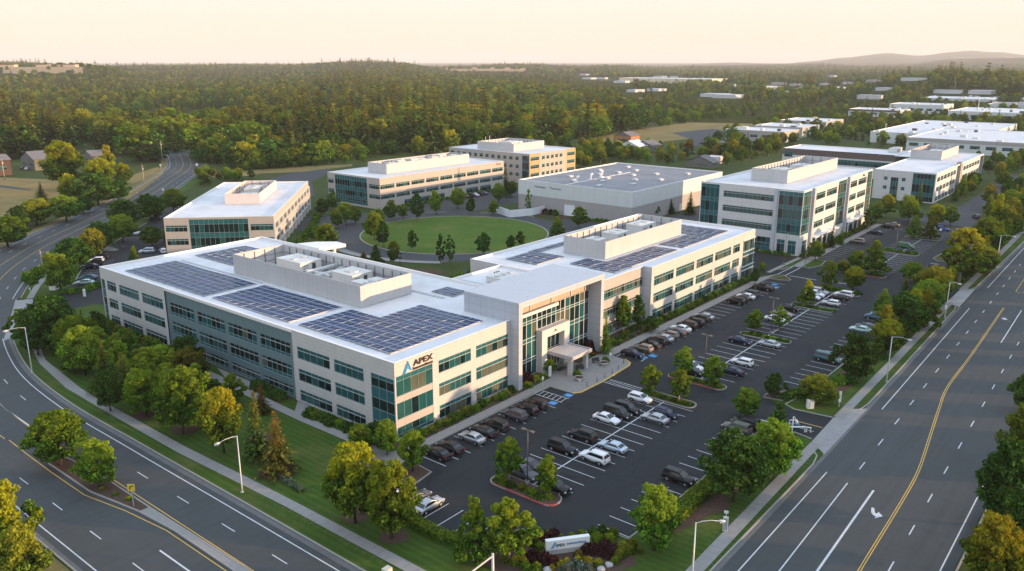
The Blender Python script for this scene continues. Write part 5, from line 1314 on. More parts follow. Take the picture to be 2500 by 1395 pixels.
for i, (u, vb, vt, wp, kd, c, where) in enumerate(NT):
    x, y = px(u, vb); h = height_at(x, y, vt); w = wp*mpp(x, y)*.97
    cnt = 3 if kd in ('round', 'oval', 'conifer') else 2
    lab = f'{CN[c]} {KN[kd]} {where}'
    lab = lab.replace('rounded leafy tree', 'leafy tree') if len(lab.replace('-', ' ').split()) > 15 else lab; words = lab.split(); lab = ' '.join(words[:16])
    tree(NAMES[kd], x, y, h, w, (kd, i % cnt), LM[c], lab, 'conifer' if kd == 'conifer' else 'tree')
BELT = []
def belt(n, xs, ys, cs, kinds, hs, label, cat='tree', sep=3.2, seed=1, grp=None, zone_px=None):
    rg = random.Random(seed); k = 0; pts = []
    for _ in range(4000):
        if k >= n: break
        if zone_px: u, v = rg.uniform(*xs), rg.uniform(*ys)
        else: u = v = 0
        if zone_px and not inpoly(u, v, zone_px): continue
        x, y = px(u, v) if zone_px else (rg.uniform(*xs), rg.uniform(*ys))
        if any(math.hypot(x-a, y-b) < min(sep, c+1.4) for a, b, c in TREES): continue
        if any(a-2 < x < c+2 and b-2 < y < d+2 for a, b, c, d in BLD): continue
        if 262 < x < 430 and -29.5 < y < -18: continue
        h = rg.uniform(*hs); kd = rg.choice(kinds); c = rg.choice(cs)
        pts.append((y if not zone_px else x, x, y, h, kd, c)); TREES.append((x, y, h*.3)); k += 1
    pts.sort()
    for i, (_, x, y, h, kd, c) in enumerate(pts):
        w = h*{'conifer': .5, 'cone': .6, 'oval': .62, 'round': .85, 'thin': .38, 'spread': .9}[kd]
        lab = f'{CN[c]} {KN[kd]} {label}' if grp else f'{CN[c]} {KN[kd]} {label}, {ordn_[i]} from near end'
        tree(NAMES[kd], x, y, h, w, (kd, i % 2), LM[c], lab, 'conifer' if kd == 'conifer' else 'tree', (grp and f'{CN[c]} {KN[kd]}s {grp}'))
ordn_ = ['first', 'second', 'third', 'fourth', 'fifth', 'sixth', 'seventh', 'eighth', 'ninth', 'tenth', 'eleventh', 'twelfth', 'thirteenth', 'fourteenth', 'fifteenth', 'sixteenth', 'seventeenth', 'eighteenth', 'nineteenth', 'twentieth', 'twenty-first', 'twenty-second', 'twenty-third', 'twenty-fourth', 'twenty-fifth', 'twenty-sixth', 'twenty-seventh', 'twenty-eighth', 'twenty-ninth', 'thirtieth', 'thirty-first', 'thirty-second', 'thirty-third', 'thirty-fourth']
belt(34, (-19.5, -7.5), (27, 97), 'gllgdc', ['round', 'oval', 'oval', 'conifer', 'cone'], (5.2, 8.0), 'in the west tree belt', sep=3.4, seed=4)
belt(26, (98, 250), (-48, -44), 'gdgoly', ['round', 'round', 'oval', 'cone', 'conifer'], (5, 8.5), 'in the far street strip', sep=3.6, seed=8)
belt(12, (-3, 60), (136, 226), 'ggdd', ['round', 'oval'], (5, 8), 'along the west street', sep=9, seed=9, zone_px=None) if False else None
belt(46, (2286, 2510), (372, 560), 'gdgdoly', ['round', 'round', 'oval', 'cone', 'conifer'], (6, 10), 'around the far right offices', sep=4.5, seed=12, grp='around the far right offices', zone_px=[(2290, 470), (2300, 440), (2400, 392), (2420, 372), (2510, 372), (2510, 565), (2440, 560), (2395, 500), (2380, 530), (2300, 490)])
belt(30, (1240, 1520), (355, 420), 'gdgdoy', ['round', 'round', 'oval', 'cone'], (6, 10), 'in the thicket behind the warehouse', sep=4.5, seed=13, grp='in the thicket behind the warehouse', zone_px=[(1405, 420), (1410, 372), (1500, 360), (1700, 395), (1690, 402), (1500, 392)])
belt(22, (600, 1100), (395, 440), 'gdgo', ['round', 'round', 'oval'], (3, 5.5), 'in the scrub before the wood', sep=4.5, seed=14, grp='in the scrub before the wood', zone_px=[(500, 418), (700, 404), (860, 396), (1000, 380), (1090, 372), (1090, 380), (860, 400), (700, 412), (560, 426)])
belt(26, (480, 800), (415, 470), 'gdol', ['round', 'oval'], (3, 6), 'in the scrub right of the west street', sep=4.5, seed=15, grp='in the scrub right of the west street', zone_px=[(470, 430), (510, 425), (640, 436), (600, 442), (530, 445), (440, 480), (440, 462)])
belt(40, (1690, 1960), (350, 420), 'gdgdoylr', ['round', 'oval', 'round', 'cone', 'conifer'], (4.5, 9), 'on the green behind the four-storey building', sep=4.5, seed=17, grp='on the green behind the four-storey building', zone_px=[(1735, 412), (1700, 384), (1790, 368), (1900, 352), (1965, 346), (1925, 360), (1905, 372), (1830, 402)])
belt(16, (2300, 2500), (300, 372), 'gdgyo', ['round', 'oval', 'round'], (7, 11), 'between the far right warehouses', sep=5, seed=18, grp='between the far right warehouses', zone_px=[(2410, 366), (2420, 352), (2510, 352), (2510, 372)])
# woodland beyond the right edge of the street (keeps the low sun off the car park)
for i in range(46):
    x = 62+i*8.2+R.uniform(-2, 2); y = -88-R.uniform(0, 14)-(6 if x < 80 else 0); h = R.uniform(13, 18.5)
    tree('street_tree', x, y, h, R.uniform(7.5, 10.5), ('round', i % 3), LM[R.choice('gdgo')], 'leafy tree in the row beyond the right side of the street', 'tree', 'trees beyond the right side of the street')
for i in range(9):
    x = -66+i*9; tree('street_tree', x, -86-R.uniform(0, 5), R.uniform(9, 12), 8.5, ('round', i % 3), LM['d'], 'leafy tree in the row beyond the right side of the street', 'tree', 'trees beyond the right side of the street')
# shrubs
def shrub_proto(key, n, size, seed, mat, flat=.75):
    rg = np.random.default_rng(seed); d = rg.normal(0, 1, (n, 3)); d /= np.linalg.norm(d, axis=1)[:, None]; d[:, 2] = np.abs(d[:, 2])
    lump = 1+.16*np.sin(d[:, 0]*7+seed)*np.cos(d[:, 1]*6+seed)
    C = d*(rg.uniform(.6, 1.0, n)**.4*lump)[:, None]; C[:, 2] = C[:, 2]*flat*1.6+.04
    o = np_obj('shrub', cards(C, d, size, rg), mat); PROTO[key] = o.data; bpy.data.objects.remove(o)
for i in range(3): shrub_proto(('shrub', i), 620, .13, 30+i, L_GREEN)
def shrub(x, y, r, h, c, label, group=None, name='shrub'):
    d = PROTO[('shrub', R.randrange(3))]; o = bpy.data.objects.new(name, d); COL.objects.link(o)
    o.location = (x, y, .05); o.scale = (r, r*R.uniform(.9, 1.1), h/1.2); o.rotation_euler = (0, 0, R.uniform(0, 6))
    if LM[c] is not L_GREEN: o.material_slots[0].link = 'OBJECT'; o.material_slots[0].material = LM[c]
    tag(o, label, 'shrub', group); return o
MASS = {}
def srow(pts, n, r, h, cs, label, group, jit=.25, mass=False):
    P = catmull(pts, .5); 
    for i in range(n):
        p = P[min(len(P)-1, int((i+.5)/n*len(P)))]
        c = cs[i % len(cs)]; a_ = (p.x+R.uniform(-jit, jit), p.y+R.uniform(-jit, jit), r*R.uniform(.8, 1.2), h*R.uniform(.8, 1.2))
        if mass: MASS.setdefault(c, []).append(a_)
        else: shrub(*a_, c, label, group)
srow([(1, -1.6), (27, -1.7)], 17, .95, 1.2, 'gdgog', 'rounded shrub in the bed between lettered front and car park', 'shrubs along the lettered front')
srow([(79.5, -1.7), (134, -1.7)], 32, 1.0, 1.3, 'gdogdg', 'rounded shrub in the bed below the right wing windows', 'shrubs along the right wing')
srow([(57, -1.4), (78, .6)], 12, .8, .9, 'dogd', 'low shrub in the mulched bed right of the portal', 'shrubs right of the portal')
srow([(57, -2.4), (78, -2.2)], 9, .6, .6, 'odg', 'low shrub in the mulched bed right of the portal', 'shrubs right of the portal')
srow([(-2.2, 2), (-2.6, 19)], 12, 1.15, 1.5, 'ddgd', 'dark shrub against the near white wall of the long front', 'shrubs along the near long front')
srow([(-1.6, 28), (-1.6, 36.5)], 6, 1.2, 1.6, 'dd', 'clipped dark shrub below the slate wall windows', 'shrubs below the slate wall')
srow([(-1.9, 56), (-1.9, 92)], 22, 1.25, 1.6, 'dgdo', 'shrub along the far white wall of the long front', 'shrubs along the far long front')
srow([(-5, 94), (6, 99), (18, 101)], 9, 1.2, 1.5, 'dgg', 'shrub on the south edge of the west driveway', 'shrubs south of the west driveway', mass=True)
srow([(3.5, 130), (9, 128), (15, 130)], 7, 1.1, 1.3, 'gld', 'shrub between west driveway and west lot', 'shrubs north of the west driveway', mass=True)
srow([(166, -3.2), (233, -3)], 34, .95, 1.2, 'gdorg', 'shrub in the bed along the four-storey building', 'shrubs along the four-storey building')
srow([(164.2, 0), (164.2, 31)], 15, 1, 1.2, 'gd', 'shrub on the side bed of the four-storey building', 'shrubs on the side bed of the four-storey building', mass=True)
srow([(174.6, 66), (174, 84)], 10, 1, 1.1, 'dg', 'shrub along the grey warehouse base', 'shrubs at the grey warehouse', mass=True)
srow([(174.8, 97), (174.4, 103)], 6, 1.6, 1.8, 'dgp', 'shrub along the grey warehouse base', 'shrubs at the grey warehouse', mass=True)
srow([(139, 157.2), (217, 157.4)], 30, 1.1, 1.2, 'dgo', 'shrub along the foot of the long tan building', 'shrubs at the long tan building', mass=True)
srow([(66, 42), (74, 58), (82, 62)], 14, 1.3, 1.5, 'dgdo', 'shrub between oval drive and the main building', 'shrubs behind the main building', mass=True)
srow([(86, 62), (98, 66), (118, 60), (140, 60)], 22, 1.3, 1.4, 'gdgo', 'shrub between oval drive and the right wing', 'shrubs behind the right wing', mass=True)
srow([(46, 80), (58, 90), (68, 104), (70, 120)], 22, 1.4, 1.5, 'dgor', 'shrub in the garden between the long wing and the angled building', 'garden shrubs left of the oval drive', mass=True)
srow([(52, 72), (66, 82), (76, 92)], 14, 1.4, 1.4, 'gdo', 'shrub in the garden between the long wing and the angled building', 'garden shrubs left of the oval drive', mass=True)
srow([(70, 124), (90, 142), (120, 173)], 22, 1.5, 1.6, 'dgo', 'shrub along the side of the angled building', 'shrubs beside the angled building', mass=True)
srow([(.2, -20.5), (1, -30)], 8, .8, .8, 'gldo', 'small shrub on the nearest parking island', 'shrubs on the nearest parking island', .5)
srow([(42, -20), (42, -29.5)], 11, .8, .6, 'gdo', 'low shrub on the second parking island', 'shrubs on the second parking island', .4)
srow([(52.9, -20), (52.9, -30)], 11, .8, .6, 'gd', 'low shrub on the third parking island', 'shrubs on the third parking island', .4)
srow([(85.3, -20), (85.3, -29.8)], 10, .8, .6, 'gd', 'low shrub on the fourth parking island', 'shrubs on the fourth parking island', .4)
srow([(114.1, -20.2), (114.1, -29)], 9, .8, .6, 'gd', 'low shrub on the fifth parking island', 'shrubs on the fifth parking island', .4)
srow([(132.5, -20), (132.5, -29.6)], 12, 1.1, 1.0, 'lgd', 'bushy shrub on the planted crossing island', 'shrubs on the crossing island', .9)
srow([(156.2, -20), (156.2, -29)], 7, .8, .7, 'do', 'dark shrub on the red-kerbed island of the far lot', 'shrubs on the red-kerbed island', .4, mass=True)
srow([(191, -20), (191, -29)], 8, 1.0, 1.0, 'gd', 'shrub on the island with the green van', 'shrubs on the far lot island', .5, mass=True)
srow([(55, -40.6), (61, -43.6)], 6, 1.2, 1.2, 'dog', 'shrub between the near driveway and the stalls', 'shrubs by the near driveway', mass=True)
srow([(136, -46.4), (120, -47.4), (100, -47.2), (66, -46.6)], 22, 1.4, 1.5, 'dgodg', 'shrub in the strip between car park and street', 'shrubs in the street strip', .9, mass=True)
srow([(160, -45.6), (200, -46), (250, -44.5)], 26, 1.5, 1.6, 'dgo', 'shrub in the far strip between car park and street', 'shrubs in the far street strip', .9, mass=True)
srow([(24, -46.6), (38, -46.8)], 9, 1.6, 1.7, 'dg', 'shrub between the clipped hedge and the near driveway', 'shrubs behind the clipped hedge', .8, mass=True)
srow([(-10, 98), (-14, 84), (-15, 66), (-15, 50)], 14, 1.5, 1.6, 'dgo', 'undergrowth shrub below the west tree row', 'undergrowth of the west tree row', 1.0, mass=True)
srow([(2, 146), (14, 164), (32, 184), (60, 212), (84, 238)], 34, 1.8, 2.2, 'dgdog', 'shrub between west street and west lot', 'shrubs between west street and west lot', 1.4, mass=True)
srow([(21, 158), (31, 172), (46, 190)], 12, 1.3, 1.3, 'odr', 'shrub between west street and west lot', 'shrubs between west street and west lot', .8, mass=True)
srow([(-35.5, 14), (-37, 22)], 3, .5, .5, 'yl', 'small yellow plant in the street median', 'median plants', .3)
shrub(31.6, -.6, 1.9, 2.3, 'p', 'large purple shrub left inside the portal'); shrub(30.6, -2.1, 1.1, 1.1, 'y', 'yellow-green shrub in front of the purple one at the portal'); shrub(33.8, -1.4, 1.2, 1.1, 'l', 'round green shrub between purple shrub and entrance frame'); shrub(35.8, -1.6, 1.0, 1.0, 'g', 'round green shrub beside the entrance frame')
shrub(53.4, 0, 1.5, 2.4, 'p', 'purple shrub right inside the portal'); shrub(50.4, -1.6, 1.0, .9, 'g', 'low green shrub right of the canopy'); shrub(52.2, -2, .8, .7, 'r', 'rust-coloured low shrub right of the canopy')
shrub(41.1, -5.9, .75, 1.1, 'l', 'spiky grass clump beside the left canopy column', name='ornamental_grass')
# corner garden round the monument sign
CG = [(1352, 1315, 14, 'p', 'purple'), (1322, 1322, 15, 'p', 'purple'), (1300, 1368, 15, 'p', 'purple'), (1330, 1375, 16, 'p', 'purple'), (1350, 1380, 13, 'p', 'purple'), (1432, 1348, 14, 'p', 'purple'), (1452, 1352, 15, 'p', 'purple'), (1478, 1340, 14, 'p', 'purple'), (1495, 1352, 13, 'p', 'purple'), (1482, 1362, 11, 'p', 'purple'), (1412, 1362, 11, 'r', 'rust'),
(1348, 1392, 8, 'b', 'bright yellow'), (1359, 1384, 7, 'b', 'bright yellow'), (1370, 1379, 7, 'b', 'bright yellow'), (1385, 1374, 7, 'b', 'bright yellow'), (1411, 1369, 8, 'b', 'bright yellow'), (1426, 1369, 6, 'b', 'bright yellow'), (1438, 1375, 9, 'b', 'bright yellow'), (1461, 1384, 11, 'y', 'yellow-green'),
(1390, 1392, 12, 'k', 'silvery grey'), (1402, 1382, 11, 'k', 'silvery grey'), (1420, 1390, 12, 'k', 'silvery grey'), (1436, 1396, 12, 'k', 'silvery grey'), (1378, 1400, 12, 'k', 'silvery grey'),
(1318, 1345, 12, 'g', 'green'), (1306, 1332, 13, 'd', 'dark green'), (1458, 1328, 16, 'l', 'lime'), (1487, 1326, 14, 'l', 'lime'), (1470, 1305, 13, 'd', 'dark green'), (1448, 1308, 12, 'd', 'dark green'), (1420, 1312, 11, 'o', 'olive'), (1395, 1318, 10, 'o', 'olive'), (1370, 1320, 9, 'o', 'olive'), (1495, 1310, 12, 'g', 'green'), (1340, 1312, 10, 'g', 'green'),
(1520, 1345, 14, 'o', 'olive'), (1534, 1352, 13, 'o', 'olive'), (1512, 1362, 12, 'o', 'olive'), (1542, 1338, 13, 'o', 'olive'), (1561, 1350, 8, 'o', 'olive'), (1502, 1376, 10, 'g', 'green'), (1275, 1378, 12, 'o', 'olive'), (1256, 1378, 12, 'o', 'olive'), (1278, 1362, 10, 'o', 'olive'), (1232, 1372, 10, 'o', 'olive'), (1285, 1392, 12, 'g', 'green'), (1310, 1394, 12, 'l', 'lime')]
for (u, v, r, c, cn) in CG:
    x, y = px(u, v); rr2 = r*mpp(x, y)*1.15
    shrub(x, y, rr2, rr2*1.5, c, f'{cn} rounded shrub in the corner garden round the monument sign', f'{cn} shrubs round the monument sign')
V_ = []; mi_ = []; mats_ = []
for ci, (c, lst) in enumerate(MASS.items()):
    mats_.append(LM[c])
    for (x, y, r_, h_) in lst:
        d = PROTO[('shrub', R.randrange(3))]; a_ = np.empty(len(d.vertices)*3, dtype=np.float32); d.vertices.foreach_get('co', a_); a_ = a_.reshape(-1, 3)*np.array([r_, r_, h_/1.2])+np.array([x, y, .05])
        V_.append(a_); mi_ += [ci]*(len(a_)//4)
o = np_obj('shrubbery', np.concatenate(V_), mats_[0]); [o.data.materials.append(m) for m in mats_[1:]]; o.data.polygons.foreach_set('material_index', np.array(mi_, dtype=np.int32)); tag(o, 'mixed ground-cover shrubbery in the strips and gardens around the site', 'shrubbery', None, 'stuff')
# clipped hedges: box surfaces covered with leaves
def hedge(pts, w, h, c, label, group=None):
    rg = np.random.default_rng(5); C = []; Nn = []
    P = catmull(pts, .5)
    for a, b in zip(P, P[1:]):
        t = (b-a).normalized(); nr = Vector((-t.y, t.x)); k = int(60*(b-a).length)
        for _ in range(k):
            s_ = R.random(); q = a+(b-a)*s_; f = R.random()*(w+2*h)
            if f < h: off = -w/2; z = f; n_ = -nr
            elif f < h+w: off = f-h-w/2; z = h; n_ = None
            else: off = w/2; z = f-h-w; n_ = nr
            p = q+nr*off; C.append((p.x, p.y, z+.05)); Nn.append((0, 0, 2.5) if n_ is None else (n_.x*2.5, n_.y*2.5, .3))
    root = MB(); root.strip([(p.x, p.y) for p in P], w-.3, 0, h-.12)
    r = root.build('hedge', [L_DARK]); tag(r, label, 'hedge', group)
    np_obj('foliage', cards(np.array(C), np.array(Nn), .16, rg), LM[c], r)
hedge([(3.5, -45.2), (16, -45.0), (24, -45.2)], 2.4, 1.3, 'g', 'long clipped hedge between near stalls and street')
hedge([(-14.9, -15), (-15, -26.5), (-9, -33.4)], 1.6, 1.1, 'g', 'clipped hedge along the near corner of the car park')
hedge([(60, -44.8), (66, -45.2)], 2.4, 1.2, 'l', 'short clipped hedge past the near driveway')
hedge([(-19.4, -1.8), (-18.6, 5.2)], .8, .7, 'k', 'low line of grey shrubs on the front lawn')
# ------------------------------------------------------------------ cars
def car_shape(kind):
    """returns (length, width, stations for the body, cabin spec, roof height)"""
    if kind == 'sedan': return 4.75, 1.84, [(-1, .55, .82), (-.95, .88, .93), (-.62, 1.0, .98), (.42, .95, 1), (.74, .86, .97), (.93, .74, .90), (1, .50, .80)], (-.76, .46, -.40, .10, 1.44, 1.0), .3
    if kind == 'hatch': return 4.2, 1.80, [(-1, .60, .86), (-.97, .92, .95), (-.6, 1.0, 1), (.46, .98, 1), (.76, .88, .97), (.94, .74, .9), (1, .5, .82)], (-.95, .52, -.80, .14, 1.50, 1.0), .3
    if kind == 'suv': return 4.7, 1.92, [(-1, .62, .88), (-.97, 1.05, .96), (-.6, 1.10, 1), (.46, 1.06, 1), (.78, .98, .98), (.95, .84, .92), (1, .55, .85)], (-.96, .50, -.84, .16, 1.74, 1.1), .34
    if kind == 'pickup': return 5.5, 1.98, [(-1, .70, .95), (-.98, 1.10, .98), (-.6, 1.12, 1), (.50, 1.10, 1), (.80, 1.02, .99), (.96, .88, .95), (1, .6, .88)], (-.22, .50, -.16, .22, 1.85, 1.12), .38
    return 4.9, 1.98, [(-1, .6, .9), (-.98, 1.05, .97), (-.6, 1.12, 1), (.56, 1.06, 1), (.80, .96, .98), (.95, .82, .92), (1, .55, .85)], (-.97, .62, -.92, .30, 1.86, 1.12), .34
CARS = {}
def car_proto(kind):
    L, W, st, (cb0, cb1, ct0, ct1, zr, zb), wr = car_shape(kind); hl = L/2; hw = W/2
    mb = MB(); rings = []
    xs = []
    for a, b in zip(st, st[1:]):
        for k in range(3): t = k/3; xs.append(tuple(a[i]+(b[i]-a[i])*t for i in range(3)))
    xs.append(st[-1])
    ax = (-.60*hl, .62*hl)
    for (fx, zt, fw) in xs:
        x = fx*hl; w = hw*fw; low = .24
        sill = low
        for c in ax:
            d = abs(x-c)
            if d < wr+.10: sill = max(sill, low+math.sqrt(max(0, (wr+.10)**2-d*d)))
        sill = min(sill, zt-.12); mid = max((low+zt)/2, sill+.02)
        ring = [(x, -w*.90, sill), (x, -w, mid), (x, -w*.97, zt-.10), (x, -w*.80, zt), (x, 0, zt+.03), (x, w*.80, zt), (x, w*.97, zt-.10), (x, w, mid), (x, w*.90, sill)]
        rings.append(len(mb.v)); mb.v += ring
    for a, b in zip(rings, rings[1:]):
        for i in range(8): mb.f.append((a+i, b+i, b+i+1, a+i+1)); mb.m.append(0)
        mb.f.append((a+8, b+8, b, a)); mb.m.append(1)
    mb.f.append(tuple(rings[0]+i for i in range(9))); mb.m.append(0); mb.f.append(tuple(rings[-1]+i for i in range(9))[::-1]); mb.m.append(0)
    # cabin: pillars and roof in body colour
    B = [(cb0*hl, hw*.86, zb-.06), (cb1*hl, hw*.86, zb-.06)]; T = [(ct0*hl, hw*.70, zr), (ct1*hl, hw*.70, zr)]
    b0, b1, t0, t1 = (cb0*hl, zb-.06), (cb1*hl, zb-.06), (ct0*hl, zr), (ct1*hl, zr)
    wb, wt = hw*.88, hw*.70
    for s_ in (1, -1):
        mb.poly([(b0[0], s_*wb, b0[1]), (b1[0], s_*wb, b1[1]), (t1[0], s_*wt, t1[1]-.05), (t0[0], s_*wt, t0[1]-.05)], 0)
        mb.poly([(t0[0], s_*wt, t0[1]-.05), (t1[0], s_*wt, t1[1]-.05), (t1[0]-.1, s_*wt*.8, t1[1]), (t0[0]+.1, s_*wt*.8, t0[1])], 0)
    mb.poly([(b1[0], -wb, b1[1]), (b1[0], wb, b1[1]), (t1[0], wt, t1[1]-.05), (t1[0], -wt, t1[1]-.05)], 0); mb.poly([(b0[0], -wb, b0[1]), (b0[0], wb, b0[1]), (t0[0], wt, t0[1]-.05), (t0[0], -wt, t0[1]-.05)], 0)
    mb.poly([(t0[0]+.1, -wt*.8, zr), (t1[0]-.1, -wt*.8, zr), (t1[0]-.1, wt*.8, zr), (t0[0]+.1, wt*.8, zr)], 0)
    mb.poly([(t1[0], -wt, zr-.05), (t1[0], wt, zr-.05), (t1[0]-.1, wt*.8, zr), (t1[0]-.1, -wt*.8, zr)], 0); mb.poly([(t0[0], -wt, zr-.05), (t0[0], wt, zr-.05), (t0[0]+.1, wt*.8, zr), (t0[0]+.1, -wt*.8, zr)], 0)
    if kind == 'pickup': mb.box(-hl*.95, -hw*.8, 1.121, -hl*.26, hw*.8, 1.128, 1)
    for s_ in (1, -1): mb.box(cb1*hl-.22, s_*(hw+.02)-.09, zb-.02, cb1*hl-.06, s_*(hw+.02)+.09, zb+.12, 0)
    for xx in (-hl-.02, hl-.03): mb.box(xx, -hw*.72, .32, xx+.05, hw*.72, .46, 1)
    root = bpy.data.objects.new('parked_car', None); COL.objects.link(root)
    parts = []
    o = mb.build('body', [None, DARKM], root, True); parts.append(o)
    def lerp(p, q, t): return tuple(p[i]+(q[i]-p[i])*t for i in range(3))
    def pane(name, A, Bq, Cq, D, m, nrm):
        # inset quad, pushed out
        c = [sum(q[i] for q in (A, Bq, Cq, D))/4 for i in range(3)]
        Q = [tuple(c[i]+(q[i]-c[i])*m[0 if i != 2 else 1]+nrm[i]*.012 for i in range(3)) for q in (A, Bq, Cq, D)]
        g_ = MB(); g_.poly(Q); return g_.build(name, [CARGLASS], root)
    zt = zr-.05
    pane('windscreen', (b1[0], -wb, b1[1]), (b1[0], wb, b1[1]), (t1[0], wt, zt), (t1[0], -wt, zt), (.9, .86), (1, 0, .9))
    pane('rear_window', (b0[0], -wb, b0[1]), (b0[0], wb, b0[1]), (t0[0], wt, zt), (t0[0], -wt, zt), (.86, .72), (-1, 0, .7))
    for s_ in (1, -1):
        pane('side_window', (b0[0], s_*wb, b0[1]), (b1[0], s_*wb, b1[1]), (t1[0], s_*wt, zt), (t0[0], s_*wt, zt), (.88, .70), (0, s_*1, .3))
    w_ = MB(); n = 14
    for s0, s1, r, m in ((-.11, .11, wr, 0), (.112, .113, wr*.62, 1), (-.113, -.112, wr*.62, 1)):
        v0 = len(w_.v)
        for y in (s0, s1):
            for k in range(n): w_.v.append((math.cos(2*PI*k/n)*r, y, math.sin(2*PI*k/n)*r))
        for k in range(n): w_.f.append((v0+k, v0+(k+1) % n, v0+n+(k+1) % n, v0+n+k)); w_.m.append(m)
        w_.f.append(tuple(v0+k for k in range(n))); w_.m.append(m); w_.f.append(tuple(v0+n+k for k in range(n))); w_.m.append(m)
    wd = None
    for x in ax:
        for s_ in (1, -1):
            if wd is None: o = w_.build('wheel', [TYRE, RIM], root, False); wd = o.data
            else: o = link(bpy.data.objects.new('wheel', wd), root)
            o.location = (x, s_*(hw-.13), wr)
    for s_ in (1, -1):
        g_ = MB(); zf = st[-2][1]; g_.box(hl*.955, s_*hw*.66-.16, zf-.20, hl*1.004, s_*hw*.66+.16, zf-.06); g_.build('headlight', [HEADL], root)
        g_ = MB(); zf = st[1][1]; g_.box(-hl*1.004, s_*hw*.72-.15, zf-.24, -hl*.965, s_*hw*.72+.15, zf-.06); g_.build('tail_light', [TAILL], root)
    CARS[kind] = root
PAINT = {}
def paint(nm, c, metal=.3):
    m_, nt_, b_ = newmat('paint_'+nm); b_.inputs['Base Color'].default_value = (*c, 1); b_.inputs['Roughness'].default_value = .35; b_.inputs['Metallic'].default_value = metal; b_.inputs['Specular IOR Level'].default_value = .25
    b_.inputs['Coat Weight'].default_value = .12; b_.inputs['Coat Roughness'].default_value = .08; PAINT[nm] = m_
for nm, c, mt in (('black', (.010, .010, .012), .1), ('white', (.72, .72, .72), 0), ('silver', (.42, .44, .46), .5), ('grey', (.085, .09, .10), .3), ('charcoal', (.022, .023, .026), .2), ('navy', (.010, .018, .05), .2), ('beige', (.25, .21, .17), .2), ('bronze', (.032, .027, .025), .2), ('red', (.28, .02, .02), .1), ('pale green', (.40, .55, .50), .2), ('olive', (.12, .12, .095), .2), ('blue', (.05, .10, .32), .3), ('light blue', (.45, .54, .60), .3), ('green', (.02, .13, .03), .1), ('teal', (.05, .12, .15), .2)): paint(nm, c, mt)
for k_ in ('sedan', 'hatch', 'suv', 'pickup', 'van'): car_proto(k_)
USED = set()
KW = {'sedan': 'sedan', 'hatch': 'hatchback', 'suv': 'tall wagon', 'pickup': 'pickup truck', 'van': 'van'}
def car(kind, color, x, y, rz, label, group):
    p = CARS[kind]; lab = f'{color} {KW[kind]} {label}'
    if kind not in USED: USED.add(kind); r = p; r.location = (x, y, .018); r.rotation_euler = (0, 0, rz); tag(r, lab, 'car', group)
    else: r = dup(p, (x, y, .018), rz, (1, 1, 1), lab, group, 'car')
    r['category'] = {'van': 'van', 'pickup': 'pickup truck'}.get(kind, 'car')
    for ch in r.children:
        if ch.name.startswith('body'): ch.material_slots[0].link = 'OBJECT'; ch.material_slots[0].material = PAINT[color]
N_, S_o = PI/2, -PI/2     # nose towards the building / away from it
F1 = 'cars parked nose-in along the main building'
ordn = ['first', 'second', 'third', 'fourth', 'fifth', 'sixth', 'seventh', 'eighth', 'ninth', 'tenth', 'eleventh', 'twelfth', 'thirteenth', 'fourteenth', 'fifteenth', 'sixteenth', 'seventeenth', 'eighteenth']
def carrow(items, y, rz, where, group):
    for i, (x, kind, col, *fl) in enumerate(items):
        r = rz if not fl else fl[0]
        car(kind, col, x+R.uniform(-.1, .1), y+R.uniform(-.25, .25), r+R.uniform(-.02, .02), f'{where}, {ordn[i]} from the near end', group)
carrow([(.3, 'sedan', 'black'), (3.1, 'sedan', 'charcoal'), (7.7, 'sedan', 'silver'), (10.5, 'sedan', 'black'), (13.4, 'suv', 'charcoal'), (18.4, 'suv', 'grey'), (21.4, 'suv', 'black'), (24.2, 'suv', 'bronze')], -8.8, N_, 'in the short row below the lettered front', 'cars below the lettered front')
carrow([(57.2, 'sedan', 'navy', S_o), (61.4, 'hatch', 'beige'), (64.2, 'sedan', 'black'), (66.9, 'suv', 'charcoal'), (69.7, 'sedan', 'silver'), (72.4, 'hatch', 'beige'), (75.2, 'sedan', 'grey'), (78.0, 'sedan', 'white'), (80.8, 'suv', 'bronze'), (83.6, 'suv', 'black'), (86.8, 'suv', 'bronze'), (89.4, 'sedan', 'silver'), (106.0, 'suv', 'black'), (108.8, 'hatch', 'charcoal'), (111.6, 'sedan', 'white'), (114.3, 'suv', 'grey'), (122.4, 'pickup', 'bronze')], -8.5, N_, 'in the long row right of the portal', 'cars in the long row right of the portal')
G2 = 'cars in the middle double rows'
car('pickup', 'grey', 3.6, -22.3, S_o, 'beside the nearest island, building side', G2); car('sedan', 'grey', 6.3, -21.9, S_o, 'second stall from the nearest island, building side', G2); car('suv', 'black', 3.4, -28.4, S_o, 'beside the nearest island, street side', G2)
car('suv', 'black', 13.8, -22.2, S_o, 'nose to nose with the white one by the nearest lamp', G2); car('suv', 'charcoal', 19.3, -22.2, N_, 'in the middle rows left of the light blue one', G2)
car('suv', 'white', 14.3, -27.8, N_, 'parked over the centre line near the front lamp post', G2); car('sedan', 'light blue', 19.1, -28.0, N_, 'in the middle rows, street side of the centre line', G2)
car('sedan', 'white', 27.2, -21.6, S_o, 'with dark roof left of two black cars', G2); car('van', 'black', 30.0, -21.9, S_o, 'between the white car and a black car in the middle rows', G2); car('suv', 'black', 32.7, -22.2, S_o, 'right of the black van in the middle rows', G2)
car('sedan', 'silver', 32.4, -27.8, N_, 'next to a navy car before the second island', G2); car('hatch', 'navy', 35.2, -28.2, S_o, 'right of the silver car before the second island', G2); car('hatch', 'white', 38.1, -21.5, S_o, 'against the second island', G2)
